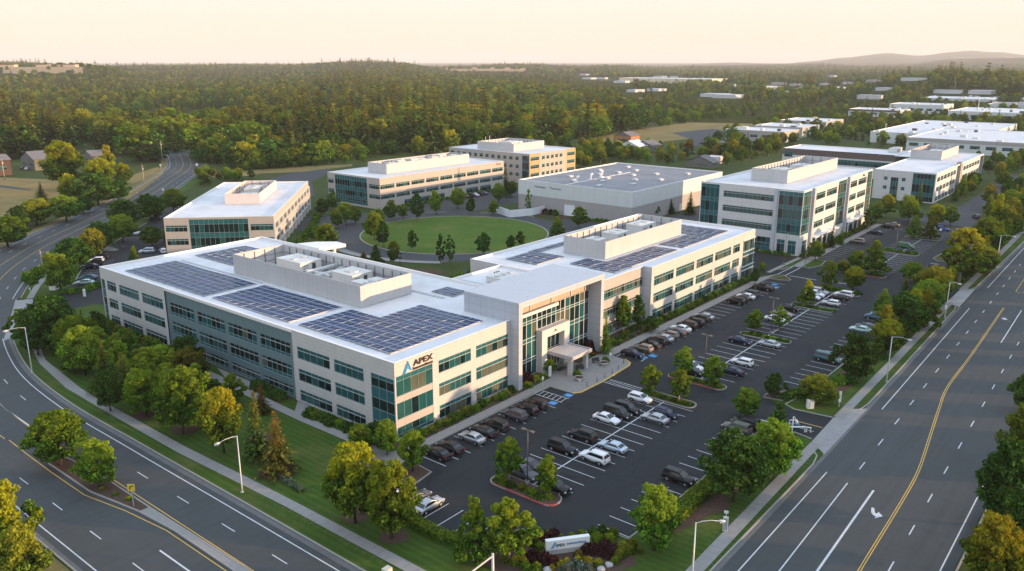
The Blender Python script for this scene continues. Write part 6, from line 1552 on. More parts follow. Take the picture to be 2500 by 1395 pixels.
car('suv', 'white', 57.6, -21.4, S_o, 'behind the third island lamp', G2); car('hatch', 'charcoal', 55.9, -22.4, S_o, 'hidden behind the third island trees', G2); car('sedan', 'navy', 60.6, -28.4, N_, 'half hidden behind the third island tree', G2); car('hatch', 'white', 66.6, -27.9, N_, 'alone in the middle of the second block', G2)
car('sedan', 'navy', 78.6, -22.0, S_o, 'left of the silver car before the fourth island', G2); car('sedan', 'silver', 80.4, -27.7, N_, 'on the centre line before the fourth island', G2)
car('sedan', 'white', 98.0, -21.8, S_o, 'beside the lamp of the third block', G2); car('sedan', 'beige', 103.2, -21.6, S_o, 'beyond the tree in the third block', G2); car('sedan', 'black', 108.8, -21.0, S_o, 'before the fifth island', G2)
G3 = 'cars beyond the fifth island'
car('hatch', 'white', 121.6, -21.8, S_o, 'first behind the yellow tree of the fifth island', G3); car('suv', 'white', 124.6, -21.6, S_o, 'second behind the yellow tree of the fifth island', G3); car('suv', 'silver', 127.6, -21.6, S_o, 'against the planted crossing island', G3)
car('hatch', 'white', 119.2, -27.4, N_, 'on the street side behind the fifth island', G3); car('sedan', 'bronze', 125.6, -27.4, N_, 'left of the big white one at the crossing island', G3); car('suv', 'white', 128.8, -27.4, N_, 'biggest, street side of the crossing island', G3)
G4 = 'cars in the row nearest the street'
car('suv', 'black', 16.7, -40.6, S_o, 'alone in the near stalls by the clipped hedge', G4); car('suv', 'olive', 37.4, -40.0, N_, 'half under the tree by the near driveway', G4); car('suv', 'charcoal', 40.2, -40.4, N_, 'hidden behind the olive one by the near driveway', G4)
car('van', 'teal', 79.4, -40.2, S_o, 'alone before the street strip past the near driveway', G4)
car('sedan', 'pale green', 102.6, -39.6, N_, 'behind the yellow-topped street tree', G4); car('suv', 'teal', 114.2, -39.4, N_, 'left of the pair before the dark street clump', G4); car('sedan', 'silver', 117.0, -39.8, N_, 'right of the pair before the dark street clump', G4); car('sedan', 'grey', 105.4, -40, N_, 'behind the pale green one at the street tree', G4)
car('suv', 'black', 174.2, -39.0, S_o, 'hidden by the tall yellow street tree', 'cars in the far lot')
G5 = 'cars in the far lot'
car('suv', 'beige', 197.2, -9.6, N_, 'first along the four-storey building', G5); car('sedan', 'navy', 216.4, -9.8, N_, 'second along the four-storey building', G5); car('sedan', 'black', 230.4, -10, N_, 'third along the four-storey building', G5); car('sedan', 'beige', 235.4, -10.4, N_, 'last along the four-storey building', G5)
car('van', 'green', 199, -24.2, S_o, 'with pale roof on the middle of the far lot', G5); car('suv', 'blue', 237.6, -26.2, S_o, 'bright, at the far end of the far lot', G5); car('suv', 'white', 235.0, -24.4, S_o, 'beside the bright blue one', G5); car('suv', 'charcoal', 265.2, -12.2, .4, 'on the far lane before the green glass corner', G5); car('suv', 'charcoal', 270.5, -31, .5, 'in the shade at the far lane bend', G5)
G6 = 'cars in the west lot'; WA = math.radians(-42)
car('sedan', 'pale green', 11.8, 134.8, WA+PI, 'nearest the west driveway', G6); car('sedan', 'teal', 14.8, 139.4, WA+PI, 'behind the long roof corner, second from the driveway', G6)
car('sedan', 'navy', 21.0, 152.0, WA+PI, 'first of the four in the west lot', G6); car('suv', 'black', 23.3, 154.8, WA+PI, 'second of the four in the west lot', G6); car('hatch', 'white', 25.8, 158.4, WA+PI, 'third of the four in the west lot', G6); car('suv', 'charcoal', 28.2, 161.2, WA+PI, 'fourth of the four in the west lot', G6)
car('pickup', 'white', 52.4, 187.6, WA+PI, 'alone at the far end of the west lot', G6); car('suv', 'light blue', 41.2, 158.2, 2.4, 'beside the angled building corner', G6); car('hatch', 'white', 44.6, 154.4, 1.2, 'right of the light blue one at the angled building', G6)
car('sedan', 'grey', *px(378, 536), WA+PI, 'beyond the white pickup behind the angled building', G6); car('suv', 'grey', *px(335, 533), WA+PI, 'farthest in the west lot under the trees', G6)
G7 = 'cars along the outer near corner of the lot'
car('sedan', 'silver', -11.2, -18.2, 0.02, 'nearest of three on the left edge stalls', G7); car('sedan', 'grey', -11.0, -15.5, 0, 'middle of three on the left edge stalls', G7); car('hatch', 'white', -11.2, -12.9, 0.02, 'farthest of three on the left edge stalls', G7)
G8 = 'cars before the long tan building'
for i, (x, c, k_) in enumerate(((178, 'grey', 'sedan'), (181, 'silver', 'suv'), (184, 'black', 'sedan'), (187, 'charcoal', 'suv'), (190, 'white', 'sedan'), (193, 'bronze', 'suv'), (196, 'grey', 'sedan'))): car(k_, c, x, 153.6, N_, f'in the row before the long tan building, {ordn[i]} from the left', G8)
car('sedan', 'silver', *px(885, 470), 1.2, 'under the canopy left of the long tan building', G8) if False else None
for i, (u, v, c, k_) in enumerate(((60, 412, 'navy', 'sedan'), (64, 414, 'white', 'sedan'))): car(k_, c, *px(u, v+1), .3+i, f'beside the grey-roofed house', 'cars by the house')
for i, (u, v, c, k_) in enumerate(((1725, 348, 'white', 'suv'), (1745, 350, 'white', 'van'), (1760, 349, 'silver', 'sedan'), (1715, 352, 'black', 'sedan'), (1690, 376, 'black', 'sedan'), (1730, 368, 'charcoal', 'suv'), (1783, 345, 'grey', 'suv'))): car(k_, c, *px(u, v), 1.6+i*.05, f'in the distant lot beside the straw field, {ordn[i]} listed from front', 'cars in the distant lot beside the straw field')
# ------------------------------------------------------------------ lamps, poles, signs
def street_lamp(label, x, y, h, ang, arm=2.6, group='street lamps with one curved arm'):
    r = empty('street_lamp', (x, y, 0), ang, label, 'street lamp', group)
    m_ = MB(); m_.tube([(0, 0, 0), (0, 0, .5), (0, 0, h)], [.13, .11, .07], 8); m_.tube([(0, 0, 0), (0, 0, .12)], .26, 8); m_.build('pole', GALV, r, True)
    m_ = MB(); m_.tube([(0, 0, h-.1), (arm*.3, 0, h+.1), (arm*.7, 0, h+.12), (arm, 0, h-.02)], [.05, .045, .04, .04], 6); m_.build('arm', GALV, r, True)
    m_ = MB(); m_.tube([(arm-.1, 0, h-.03), (arm+.25, 0, h-.04), (arm+.7, 0, h-.12), (arm+.85, 0, h-.18)], [.05, .16, .17, .05], 8); hd = m_.build('lamp_head', GALV, r, True)
    m_ = MB(); m_.box(arm+.2, -.12, h-.24, arm+.7, .12, h-.16); m_.build('lens', G_LAMP, hd)
street_lamp('tall street lamp beside the front lawn sidewalk, arm over the west street', -24.6, 5, 8.6, PI, 2.6)
street_lamp('tall street lamp on the curved verge farther up the west street', -24.2, 76.4, 9.2, 2.9, 2.8)
street_lamp('street lamp in the verge between the two right-hand driveways', 75.4, -52.6, 8.9, -PI/2+.1, 2.6)
street_lamp('street lamp at the far end of the right-hand sidewalk', 189.8, -51.4, 9.4, -PI/2+.1, 2.8)
street_lamp('street lamp nearest the viewer at the bottom right, cut off below', *px(1688, 1440), 8.6, -.75, 2.6)
street_lamp('thin street lamp at the corner of the near driveway', *px(1925, 1142), 8.2, -PI/2-.9, 1.0)
street_lamp('street lamp standing past the second driveway, nearly hidden by shade', 126, -51.6, 8.6, -PI/2, 1.6)
def lot_lamp(label, x, y, h=8.6, rz=PI/2, n=2):
    r = empty('parking_lamp', (x, y, 0), rz, label, 'parking lamp', 'parking lamps on slim poles')
    m_ = MB(); m_.tube([(0, 0, 0), (0, 0, .7)], .28, 10); m_.build('footing', CONC, r, True)
    m_ = MB(); m_.tube([(0, 0, .7), (0, 0, h)], [.09, .07], 8); m_.build('pole', BRONZE, r, True)
    for s_ in ((1, -1) if n == 2 else (1,)): m_ = MB(); m_.box(min(0, s_*.9), -.05, h-.12, max(0, s_*.9), .05, h-.04); m_.box(min(s_*.45, s_*1.05), -.22, h-.16, max(s_*.45, s_*1.05), .22, h-.001); m_.build('lamp_head', BRONZE, r)
lot_lamp('brown twin-head lamp on the nearest parking island', 2.1, -24.6); lot_lamp('brown twin-head lamp behind the third parking island', 56.2, -24.9, 8.4); lot_lamp('brown twin-head lamp beside the fourth parking island', 88.4, -24.8, 8.4); lot_lamp('brown twin-head lamp in the far lot', 186, -24.4, 8.4)
lot_lamp('single-head lamp on the lawn island before the four-storey building', 152.5, -8.6, 4.6, 0, 1); lot_lamp('tall pale lamp before the four-storey building corner', *px(1914, 648), 9.5, 0, 1)
lot_lamp('slim lamp by the lawn edge left of the oval', *px(925, 605), 5, 0, 1); lot_lamp('slim lamp behind the long roof at the oval drive', *px(977, 658), 5, 0, 1); lot_lamp('slim lamp by the rear corner of the grey warehouse front', *px(1558, 522), 6, 0, 1)
# traffic signal mast whose top shows at the bottom edge
x, y = px(1203, 1352, 6.2); r = empty('signal_mast', (x, y, 0), 0, 'grey signal mast with slanting arm rising from the bottom edge', 'signal mast')
m_ = MB(); m_.tube([(0, 0, 0), (0, 0, 6.2)], [.2, .14], 10); m_.build('pole', GALV, r, True)
xa, ya = px(1150, 1392, 5.6); m_ = MB(); d_ = Vector((xa-x, ya-y, -.6)); m_.tube([(0, 0, 5.9), tuple(Vector((0, 0, 5.9))+d_*4.5)], [.1, .07], 8); m_.build('mast_arm', GALV, r, True)
x, y = px(945, 1398); m_ = MB(); m_.box(-.5, -.4, 0, .5, .4, .6); o = m_.build('utility_cabinet', plain('cabinet', (.55, .52, .44), .6, .3)); o.location = (x, y, 0); tag(o, 'beige utility cabinet peeking over the bottom edge by the sidewalk', 'cabinet')
x, y = px(936, 1397)
def sign_post(label, x, y, h, w, hs, mat, rz, name='road_sign', cat='sign', pm=None, two=False, z=0):
    r = empty(name, (x, y, z), rz, label, cat); m_ = MB()
    for dx in ((-w*.4, w*.4) if two else (0,)): m_.box(dx-.04, -.04, 0, dx+.04, .04, h)
    m_.build('post', pm or GALV, r); m_ = MB(); m_.box(-w/2, -.085, h-hs, w/2, -.045, h+.05); m_.build('panel', mat, r); return r
r = sign_post('yellow square warning sign with black arrow on the median tip', -36.1, 12.9, 3.4, 1.0, 1.0, SIGNY, -.9)
m_ = MB(); m_.poly([(-.28, -.09, 2.62), (-.10, -.09, 2.62), (-.05, -.09, 3.0), (.12, -.09, 3.1), (.12, -.09, 3.24), (-.22, -.09, 3.1)]); m_.poly([(.1, -.09, 2.98), (.34, -.09, 3.17), (.1, -.09, 3.34)]); m_.build('symbol', DARKM, r)
for (u, v, h, lab, w, hs, mt) in ((1325, 949, 2.3, 'pair of narrow parking signs left of the plaza', .35, .6, WHITEM), (1490, 892, 2.6, 'small white signs standing before the navy car right of the plaza', .5, .5, WHITEM), (1415, 955, 2.2, 'thin post with white plate at the front of the plaza', .3, .3, WHITEM), (2305, 778, 3.2, 'white post sign at the second driveway', .5, .9, WHITEM), (2048, 995, 3.0, 'slim white upright sign past the near driveway', .45, 2.0, WHITEM), (2280, 746, 3.4, 'white upright sign beyond the second driveway', .4, 2.4, WHITEM), (2331, 690, 3.2, 'white upright sign farther along the street strip', .4, 2.2, WHITEM), (400, 480, 3.5, 'sign on the far bend of the west street', .9, .9, WHITEM), (482, 418, 4.0, 'white signs at the right of the far bend', 1.2, 1.0, WHITEM), (393, 415, 3.0, 'round white sign left of the far bend', .9, .9, WHITEM), (76, 727, 2.6, 'small pole sign at the west driveway', .3, .5, WHITEM), (69, 775, 2.6, 'second small pole sign south of the west driveway', .3, .4, WHITEM), (1545, 720, 2.6, 'thin post', .2, .2, None)):
    if mt is None: continue
    x, y = px(u, v); sign_post(lab, x, y, h, w, hs, mt, -HEAD)
# bollards along the yellow kerb
bo = None
for i, (x, y) in enumerate(((37.6, -10.6), (40.6, -10.8), (43.4, -10.7), (46.2, -10.6), (48.8, -10.3), (52.2, -9.4))):
    lab = 'short grey bollard along the yellow kerb of the entrance plaza'
    if bo is None:
        m_ = MB(); m_.tube([(0, 0, .12), (0, 0, 1.0)], .09, 8); m_.tube([(0, 0, 1.0), (0, 0, 1.08)], [.12, .06], 8); bo = m_.build('bollard', plain('bollard_grey', (.18, .19, .2), .5, .4), None, True); bo.location = (x, y, 0); tag(bo, lab, 'bollard', 'bollards along the yellow kerb')
    else: dup(bo, (x, y, 0))
def planter(label, u, v, r=.8):
    x, y = px(u, v); o = empty('planter', (x, y, .12), 0, label, 'planter'); m_ = MB(); m_.tube([(0, 0, 0), (0, 0, .15), (0, 0, .6), (0, 0, .66)], [r*.45, r*.6, r, r*.98], 14, cap=False); m_.build('bowl', plain('planter_pale', (.62, .58, .54), .7, .3), o, True)
    m_ = MB(); m_.tube([(0, 0, .5), (0, 0, .58)], r*.86, 14); m_.build('soil', MULCH, o)
planter('pale bowl planter standing in front of the canopy', 1414, 930, .95); planter('pale bowl planter on the right of the plaza', 1474, 893, .95)
shrub(*px(1478, 886), .8, 1.2, 'g', 'bush beside the right plaza planter'); 
for (u, v, lab) in ((1455, 887, 'dark bench beside the right plaza planter'), (1416, 903, 'small dark seat in the shade under the canopy')):
    x, y = px(u, v); o = empty('bench', (x, y, .12), -HEAD+.4, lab, 'bench'); m_ = MB(); m_.box(-.8, -.25, .40, .8, .25, .47); m_.build('seat', DARKM, o); m_ = MB(); m_.box(-.8, .26, .45, .8, .31, .95); m_.build('backrest', DARKM, o)
    for sx_ in (-.7, .62): m_ = MB(); m_.box(sx_, -.2, 0, sx_+.08, .2, .395); m_.build('leg', DARKM, o)
m_ = MB(); m_.box(40.6, -2.2, .122, 43.4, -.9, .135); tag(m_.build('door_mat', DARKM), 'dark entrance mat under the canopy', 'mat')
m_ = MB(); m_.box(-.35, -.1, 0, .35, .1, 2.0); o = m_.build('notice_board', WHITEM); o.location = (37.4, -2.2, .1); tag(o, 'white upright board at the left foot of the entrance frame', 'notice board')
# monument sign
x0, y0 = px(1333, 1356); x1, y1 = px(1437, 1342)
ang = math.atan2(y1-y0, x1-x0); W_ = math.hypot(x1-x0, y1-y0)
ms = empty('monument_sign', (x0, y0, 0), ang, 'low wide white monument sign with blue emblem and dark lettering in the corner garden', 'sign')
m_ = MB(); m_.box(0, -.18, 0, W_, .32, .75); m_.build('base', plain('sign_base', (.42, .40, .38), .8, .2, 0, .15, 2), ms)
m_ = MB(); m_.box(-.05, -.24, .75, W_+.05, .38, 2.0); m_.build('panel', plain('sign_face', (.74, .73, .70), .6, .3, 0, .05), ms)
emblem(ms, .85, (W_*.10, -.25, .98), -.04)
text_mesh('PEX', .50, 'lettering', LETTER, ms, (W_*.25, -.29, 1.16), (PI/2, 0, 0), .02, .95, .01)
text_mesh('INNOVATIONS', .36, 'lettering', LOGO1, ms, (W_*.47, -.29, 1.26), (PI/2, 0, 0), .02, W_*.44, .008)
# vertical banner sign on the lawn and sprinkler cabinet
x, y = px(1770, 1298); r = empty('vertical_sign', (x, y, 0), -HEAD-.3, 'narrow white upright sign with dark stripes on the lawn beside the right sidewalk', 'sign')
m_ = MB(); m_.box(-.32, -.1, .1, .32, .1, 2.1); m_.build('panel', WHITEM, r)
for i in range(3): m_ = MB(); m_.box(-.22+i*.16, -.12, .3, -.14+i*.16, -.101, 1.9); m_.build('stripe', plain('stripe_blue', (.08, .11, .18), .5, .3, 0, 0), r)
m_ = MB(); m_.box(-.04, -.04, 2.1, .04, .04, 2.9); m_.box(-.3, -.05, 2.6, .25, .05, 2.95); m_.build('post', WHITEM, r)
x, y = px(1977, 997); r = empty('cabinet', (x, y, 0), -HEAD, 'white and grey utility cabinet beside the near driveway', 'cabinet'); m_ = MB(); m_.box(-.55, -.4, 0, .55, .4, 1.5); m_.build('housing', WHITEM, r); m_ = MB(); m_.box(-.4, -.42, .2, -.1, -.401, 1.3); m_.build('door', GALV, r)
x, y = px(1947, 1052); r = empty('backflow_assembly', (x, y, 0), -HEAD, 'teal tank with white pipes at the near driveway', 'pipework')
m_ = MB(); m_.tube([(-1.2, .6, 0), (-1.2, .6, 1.0)], .45, 12); m_.tube([(0, .6, 0), (0, .6, 1.0)], .5, 12); m_.build('tank', PAINT['teal'], r)
m_ = MB(); m_.tube([(-1.8, -.5, 0), (-1.8, -.5, .9), (1.0, -.5, .9), (1.0, -.5, 0)], .14, 8); m_.tube([(-1.2, .6, 1.0), (-1.2, .6, 1.6), (0, .6, 1.6), (0, .6, 1.0)], .08, 8); m_.tube([(1.3, -.4, 0), (1.3, -.4, .8), (1.9, -.6, .8), (1.9, -.6, 0)], .14, 8); m_.build('pipe', WHITEM, r)
x, y = px(134, 707); r = empty('cabinet', (x, y, 0), .6, 'white box cabinet beside the west driveway', 'cabinet'); m_ = MB(); m_.box(-1.1, -.8, 0, 1.1, .8, 1.9); m_.build('housing', WHITEM, r); m_ = MB(); m_.box(-.6, -.83, .4, .6, -.801, 1.4); m_.build('vent', GALV, r)
x, y = px(207, 724); m_ = MB(); m_.box(-.25, -.25, 0, .25, .25, 1.9); o = m_.build('marker_post', WHITEM); o.location = (x, y, 0); tag(o, 'short white marker post by the west driveway near the long roof', 'post')
# rocks
for (u, v, lab) in ((1487, 1383, 'grey boulder at the right end of the yellow flowers'), (1468, 1393, 'pale rock at the bottom edge of the corner garden'), (1337, 1394, 'white rock at the bottom edge left of the yellow flowers')):
    x, y = px(u, v); bm2 = bmesh.new(); bmesh.ops.create_icosphere(bm2, subdivisions=2, radius=.5)
    for vv in bm2.verts: vv.co *= R.uniform(.85, 1.15); vv.co.z *= .6
    me = bpy.data.meshes.new('boulder'); bm2.to_mesh(me); bm2.free(); me.materials.append(plain('rock', (.38, .36, .36), .9, .2)); o = link(bpy.data.objects.new('boulder', me)); o.location = (x, y, .2); tag(o, lab, 'boulder')
# wooden utility poles with wires
def upole(label, u, v, vt):
    x, y = px(u, v); h = height_at(x, y, vt); r = empty('utility_pole', (x, y, 0), HEAD*0+.6, label, 'utility pole', 'utility poles of the west line')
    m_ = MB(); m_.tube([(0, 0, 0), (0, 0, h)], [.2, .13], 8); m_.build('pole', plain('pole_grey', (.34, .30, .26), .9, .2, 0, .2, 2), r, True)
    m_ = MB(); m_.box(-1.3, -.06, h-.7, 1.3, .06, h-.55); m_.build('crossarm', WOOD, r); m_ = MB(); m_.tube([(.35, 0, h-2.6), (.35, 0, h-1.7)], .24, 8); m_.build('transformer', GALV, r)
    return Vector((x, y, h-.5))
up = [upole('wooden utility pole at the left among yellow trees', 180, 428, 378), upole('wooden utility pole left of the far street bend', 398, 402, 344), upole('utility pole at the left edge beside the red-brown house', 12, 440, 388)]
upole('leaning thin pole on the verge before the far bend', 352, 448, 402); upole('bare dark pole at the curb north of the west driveway', 106, 668, 612)
for a, b, lab in ((up[2], up[0], 'power lines left of the first wooden pole'), (up[0], up[1], 'power lines between the two wooden poles')):
    for k_ in (0,):
        m_ = MB()
        for dz in (0, -1.2, -2.2):
            P_ = [a+(b-a)*t+Vector((0, 0, dz-4*t*(1-t)*1.2)) for t in [i/10 for i in range(11)]]; m_.tube([tuple(p) for p in P_], .035, 4, cap=False)
        tag(m_.build('power_line', DARKM), lab, 'power line')
for (u, v, h, lab) in ((1237+10, 0, 0, ''),): pass
x, y = px(2157, 358); m_ = MB(); m_.tube([(0, 0, 0), (0, 0, 16)], [.3, .15], 8); o = m_.build('light_mast', WHITEM, None, True); o.location = (x, y, 0); tag(o, 'tall white mast between the far office and the warehouses', 'mast')
x, y = px(2383, 300); m_ = MB(); m_.tube([(0, 0, 0), (0, 0, 24)], [.4, .2], 8); o = m_.build('light_mast', WHITEM, None, True); o.location = (x, y, 0); tag(o, 'tall white mast among the far right warehouses', 'mast')
x, y = px(2328, 240); m_ = MB(); m_.tube([(0, 0, 0), (0, 0, 26)], [.5, .25], 8); o = m_.build('light_mast', WHITEM, None, True); o.location = (x, y, 0); tag(o, 'thin mast above the white row below the conifer hill', 'mast')
# ------------------------------------------------------------------ distant terrain
def crest(P, u):
    if u <= P[0][0]: return P[0][1]
    for a, b in zip(P, P[1:]):
        if u <= b[0]: t = (u-a[0])/(b[0]-a[0]); t = t*t*(3-2*t); return a[1]+(b[1]-a[1])*t
    return P[-1][1]
RID = [ # distance, half-width, tree height on top, skyline (u, v)
(4300, 1250, 28, [(-600, 150), (0, 149), (100, 144), (250, 150), (350, 154), (520, 154), (700, 150), (850, 146), (1000, 148), (1060, 156), (1130, 172), (1300, 200)]),
(5200, 1100, 28, [(900, 200), (1050, 168), (1120, 157), (1270, 152), (1400, 157), (1500, 154), (1560, 160), (1650, 172), (1800, 190)]),
(8600, 2200, 0, [(1400, 172), (1560, 165), (1700, 161), (1850, 158), (1950, 156), (2050, 160), (2150, 157), (2250, 148), (2400, 143), (2500, 140), (3200, 138)]),
(15000, 3500, 0, [(1450, 164), (1600, 160), (1750, 154), (1860, 157), (1930, 151), (2000, 143), (2100, 133), (2170, 138), (2250, 130), (2290, 127), (2350, 131), (2420, 137), (2500, 134), (3200, 136)]),
(2300, 330, 0, [(-200, 176), (20, 176), (80, 168), (260, 168), (330, 174), (420, 205), (500, 260)]),
(3600, 420, 0, [(1000, 200), (1060, 176), (1110, 170), (1260, 170), (1330, 178), (1420, 210)]),
(1700, 420, 10, [(1950, 215), (2080, 196), (2160, 186), (2250, 176), (2350, 172), (2430, 180), (2500, 196), (2700, 210)]),
]
def terr(x, y):
    dx, dy = x-CAMP.x, y-CAMP.y; f = dx*_F.x+dy*_F.y; r = math.hypot(dx, dy)
    if f < 300: return 0.0
    u = 1250+(dx*_Rt.x+dy*_Rt.y)/f*FPX*math.cos(PITCH)*1.0
    h = 0.0
    for (r0, w, th, P) in RID:
        v = crest(P, u); hc = CAMP.z+(150-v)/FPX*r0-th
        q = (f-r0)/w; q = math.exp(-q*q) if q < 0 else math.exp(-(q*.5)**2)
        if hc > 0: h = max(h, hc*q)
    if r > 900: h += 5*min(1, (r-900)/1200)*(.5+.5*math.sin(x*.0041+1)*math.cos(y*.0037)+.25*math.sin(x*.011)*math.sin(y*.013))
    return h
CLR = [(78, 285, 2060, 2330), (1098, 1288, 3330, 3640)]
def uf(x, y):
    dx, dy = x-CAMP.x, y-CAMP.y; f = dx*_F.x+dy*_F.y; return 1250+(dx*_Rt.x+dy*_Rt.y)/f*FPX*math.cos(PITCH), f
nr, na = 170, 220; verts = []; fcs = []
for i in range(nr):
    r = 820*(26000/820)**(i/(nr-1))
    for j in range(na):
        a = math.radians(-46+92*j/(na-1)); d = _F*math.cos(a)+_Rt*math.sin(a); x, y = CAMP.x+d.x*r, CAMP.y+d.y*r
        rough = 0
        if r > 5000: rough = 10*math.sin(x*.0031+y*.002)*math.sin(y*.0043)
        verts.append((x, y, (terr(x, y)+rough*min(1, terr(x, y)/60) if i else -.5)+.02*(i > 0)))
for i in range(nr-1):
    for j in range(na-1): q = i*na+j; fcs.append((q, q+1, q+na+1, q+na))
me = bpy.data.meshes.new('hills'); me.from_pydata(verts, [], fcs); me.update()
HM, nt, b = newmat('far_woodland'); p = POS(nt)
c = MIX(nt, RAMP(nt, NOISE(nt, p, .012, 6, .65), [(.35, 0.0), (.65, 1.0)]), (.028, .044, .014), (.055, .058, .018))
c = MIX(nt, RAMP(nt, NOISE(nt, p, .0022, 5, .6), [(.60, 0.0), (.64, 1.0)]), c, (.26, .20, .10)); nt.links.new(c, b.inputs['Base Color']); b.inputs['Roughness'].default_value = 1; b.inputs['Specular IOR Level'].default_value = 0
me.materials.append(HM); o = bpy.data.objects.new('hills', me); link(o); o['kind'] = 'structure'
# ------------------------------------------------------------------ woodland: nearest trees one by one, the rest as one mass
FOREST = [(-400, 425), (0, 394), (60, 388), (130, 374), (200, 372), (300, 388), (345, 398), (395, 396), (440, 366), (465, 352), (478, 362), (486, 396), (560, 420), (700, 410), (800, 399), (950, 386), (1090, 372), (1240, 352), (1430, 340), (1560, 318), (1700, 298), (1860, 283), (1935, 270), (2020, 252), (2100, 236), (2300, 229), (2700, 224), (2900, 150.6), (-600, 150.6)]
CLEAR = [[(1690, 203), (1500, 200), (1490, 193), (1760, 193)], [(1720, 212), (1830, 208), (1820, 202), (1700, 203)], [(60, 176), (290, 180), (300, 172), (80, 168)], [(90, 428), (60, 388), (80, 372), (130, 372), (140, 420)]]
URB = [(1250, 352), (1430, 342), (1480, 352), (1640, 362), (1900, 300), (1935, 270), (2020, 252), (2100, 236), (2300, 229), (2700, 224), (2700, 470), (2420, 380), (2220, 366), (1960, 348), (1920, 358), (1760, 415), (1500, 396), (1410, 372), (1260, 356)]
FIELDP = [(1425, 345), (1440, 334), (1560, 316), (1700, 294), (1860, 278), (1905, 284), (1870, 305), (1700, 338), (1560, 352)]
LOTS = [[(1680, 342), (1800, 346), (1850, 356), (1760, 362), (1690, 356)]]
def free(x, y, m=4):
    return not any(a-m < x < c+m and b-m < y < d+m for a, b, c, d in BLD)
rg = random.Random(21); cand = []
r = 430.0
while r < 7000:
    step = 10.5+min(9, (r-430)/70)+max(0, (r-1800)/140)
    half = math.radians(37); n = int(2*half*r/step)
    for j in range(n):
        a = -half+2*half*(j+rg.random())/n; rr_ = r+rg.uniform(-.5, .5)*step
        d = _F*math.cos(a)+_Rt*math.sin(a); x, y = CAMP.x+d.x*rr_, CAMP.y+d.y*rr_
        u, v = proj(x, y, 0)
        if -260 < u < 2760: cand.append((rr_, x, y, u, v))
    r += step*.92
ROOFS = []
FARROOF = plain('pale_roof', (.46, .46, .47), .8, .2, 0, .2, .1)
rq = random.Random(77)
for i in range(26):
    u = rq.uniform(1380, 2480); v = rq.choice((rq.uniform(186, 214), rq.uniform(205, 250)))
    if u < 1500: v = rq.uniform(182, 200)
    x, y = px(u, v); wy = rq.uniform(18, 46); wx = rq.uniform(16, 36)
    if not free(x, y, 30) or any(abs(u-q[0]) < 26 and abs(v-q[1]) < 7 for q in ROOFS): continue
    ROOFS.append((u, v, 10+wy/mpp(x, y)*.5, 9))
    hh_ = rq.uniform(4, 6); dr = empty('low_building', (x, y, terr(x, y)), 0, 'small pale flat-roofed building among the distant trees', 'building', 'distant pale buildings among the trees')
    m_ = MB(); wall(m_, face('W', 0), -wy/2, wy/2, 0, hh_); wall(m_, face('S', -wy/2), 0, wx, 0, hh_); wall(m_, face('E', wx), -wy/2, wy/2, 0, hh_); wall(m_, face('N', wy/2), 0, wx, 0, hh_); m_.build('wall', rq.choice((W_WHITE, W_TAN, W_WARE)), dr)
    m_ = MB(); m_.box(-.3, -wy/2-.3, hh_, wx+.3, wy/2+.3, hh_+.5); m_.build('roof', FARROOF, dr)
forest = [c for c in cand if inpoly(c[3], c[4], FOREST) and not any(inpoly(c[3], c[4], q) for q in CLEAR) and free(c[1], c[2], 5)]
urban = [c for c in cand if inpoly(c[3], c[4], URB) and not inpoly(c[3], c[4], FIELDP) and not any(inpoly(c[3], c[4], q) for q in LOTS) and free(c[1], c[2], 7) and rg.random() < (.85 if c[3] < 1920 else .8)]
def glade(x, y): return math.sin(x*.0061+1.3)*math.sin(y*.0052+.4)+.5*math.sin(x*.014+y*.011)+.35*math.sin(x*.027-y*.02)
forest = [c for c in forest if c[0] < 620 or glade(c[1], c[2]) < .95]
forest = [c for c in forest if not any(abs(c[3]-q[0]) < q[2] and -3 < c[4]-q[1] < q[3] for q in ROOFS)]
urban = [c for c in urban if not any(abs(c[3]-q[0]) < q[2] and -3 < c[4]-q[1] < q[3] for q in ROOFS)]
forest = [c for c in forest if not any(a < uf(c[1], c[2])[0] < b and f0 < uf(c[1], c[2])[1] < f1 and math.sin(c[1]*.05)*math.sin(c[2]*.043) > -.75 for a, b, f0, f1 in CLR)]
forest.sort()
NEARW = [c for c in forest if -60 < c[3] < 2560][:560]
ids = {id(c) for c in NEARW}; FARW = [c for c in forest if id(c) not in ids]+urban[280:]
def zone(u): return 'left' if u < 480 else ('middle' if u < 1430 else 'right')
WL = {'mcon': {'c': 'dark green conifer', 'o': 'olive conifer', 'r': 'rust-brown conifer'}, 'mdec': {'g': 'green broadleaf tree', 'd': 'dark broadleaf tree', 'o': 'golden-olive broadleaf tree', 'y': 'yellow broadleaf tree', 'l': 'lime green broadleaf tree', 'r': 'rust-coloured broadleaf tree'}}
ZW = {'left': 'in the wood left of the far street bend', 'middle': 'in the wood behind the campus buildings', 'right': 'in the wood beyond the straw field'}
nc = nd = 0
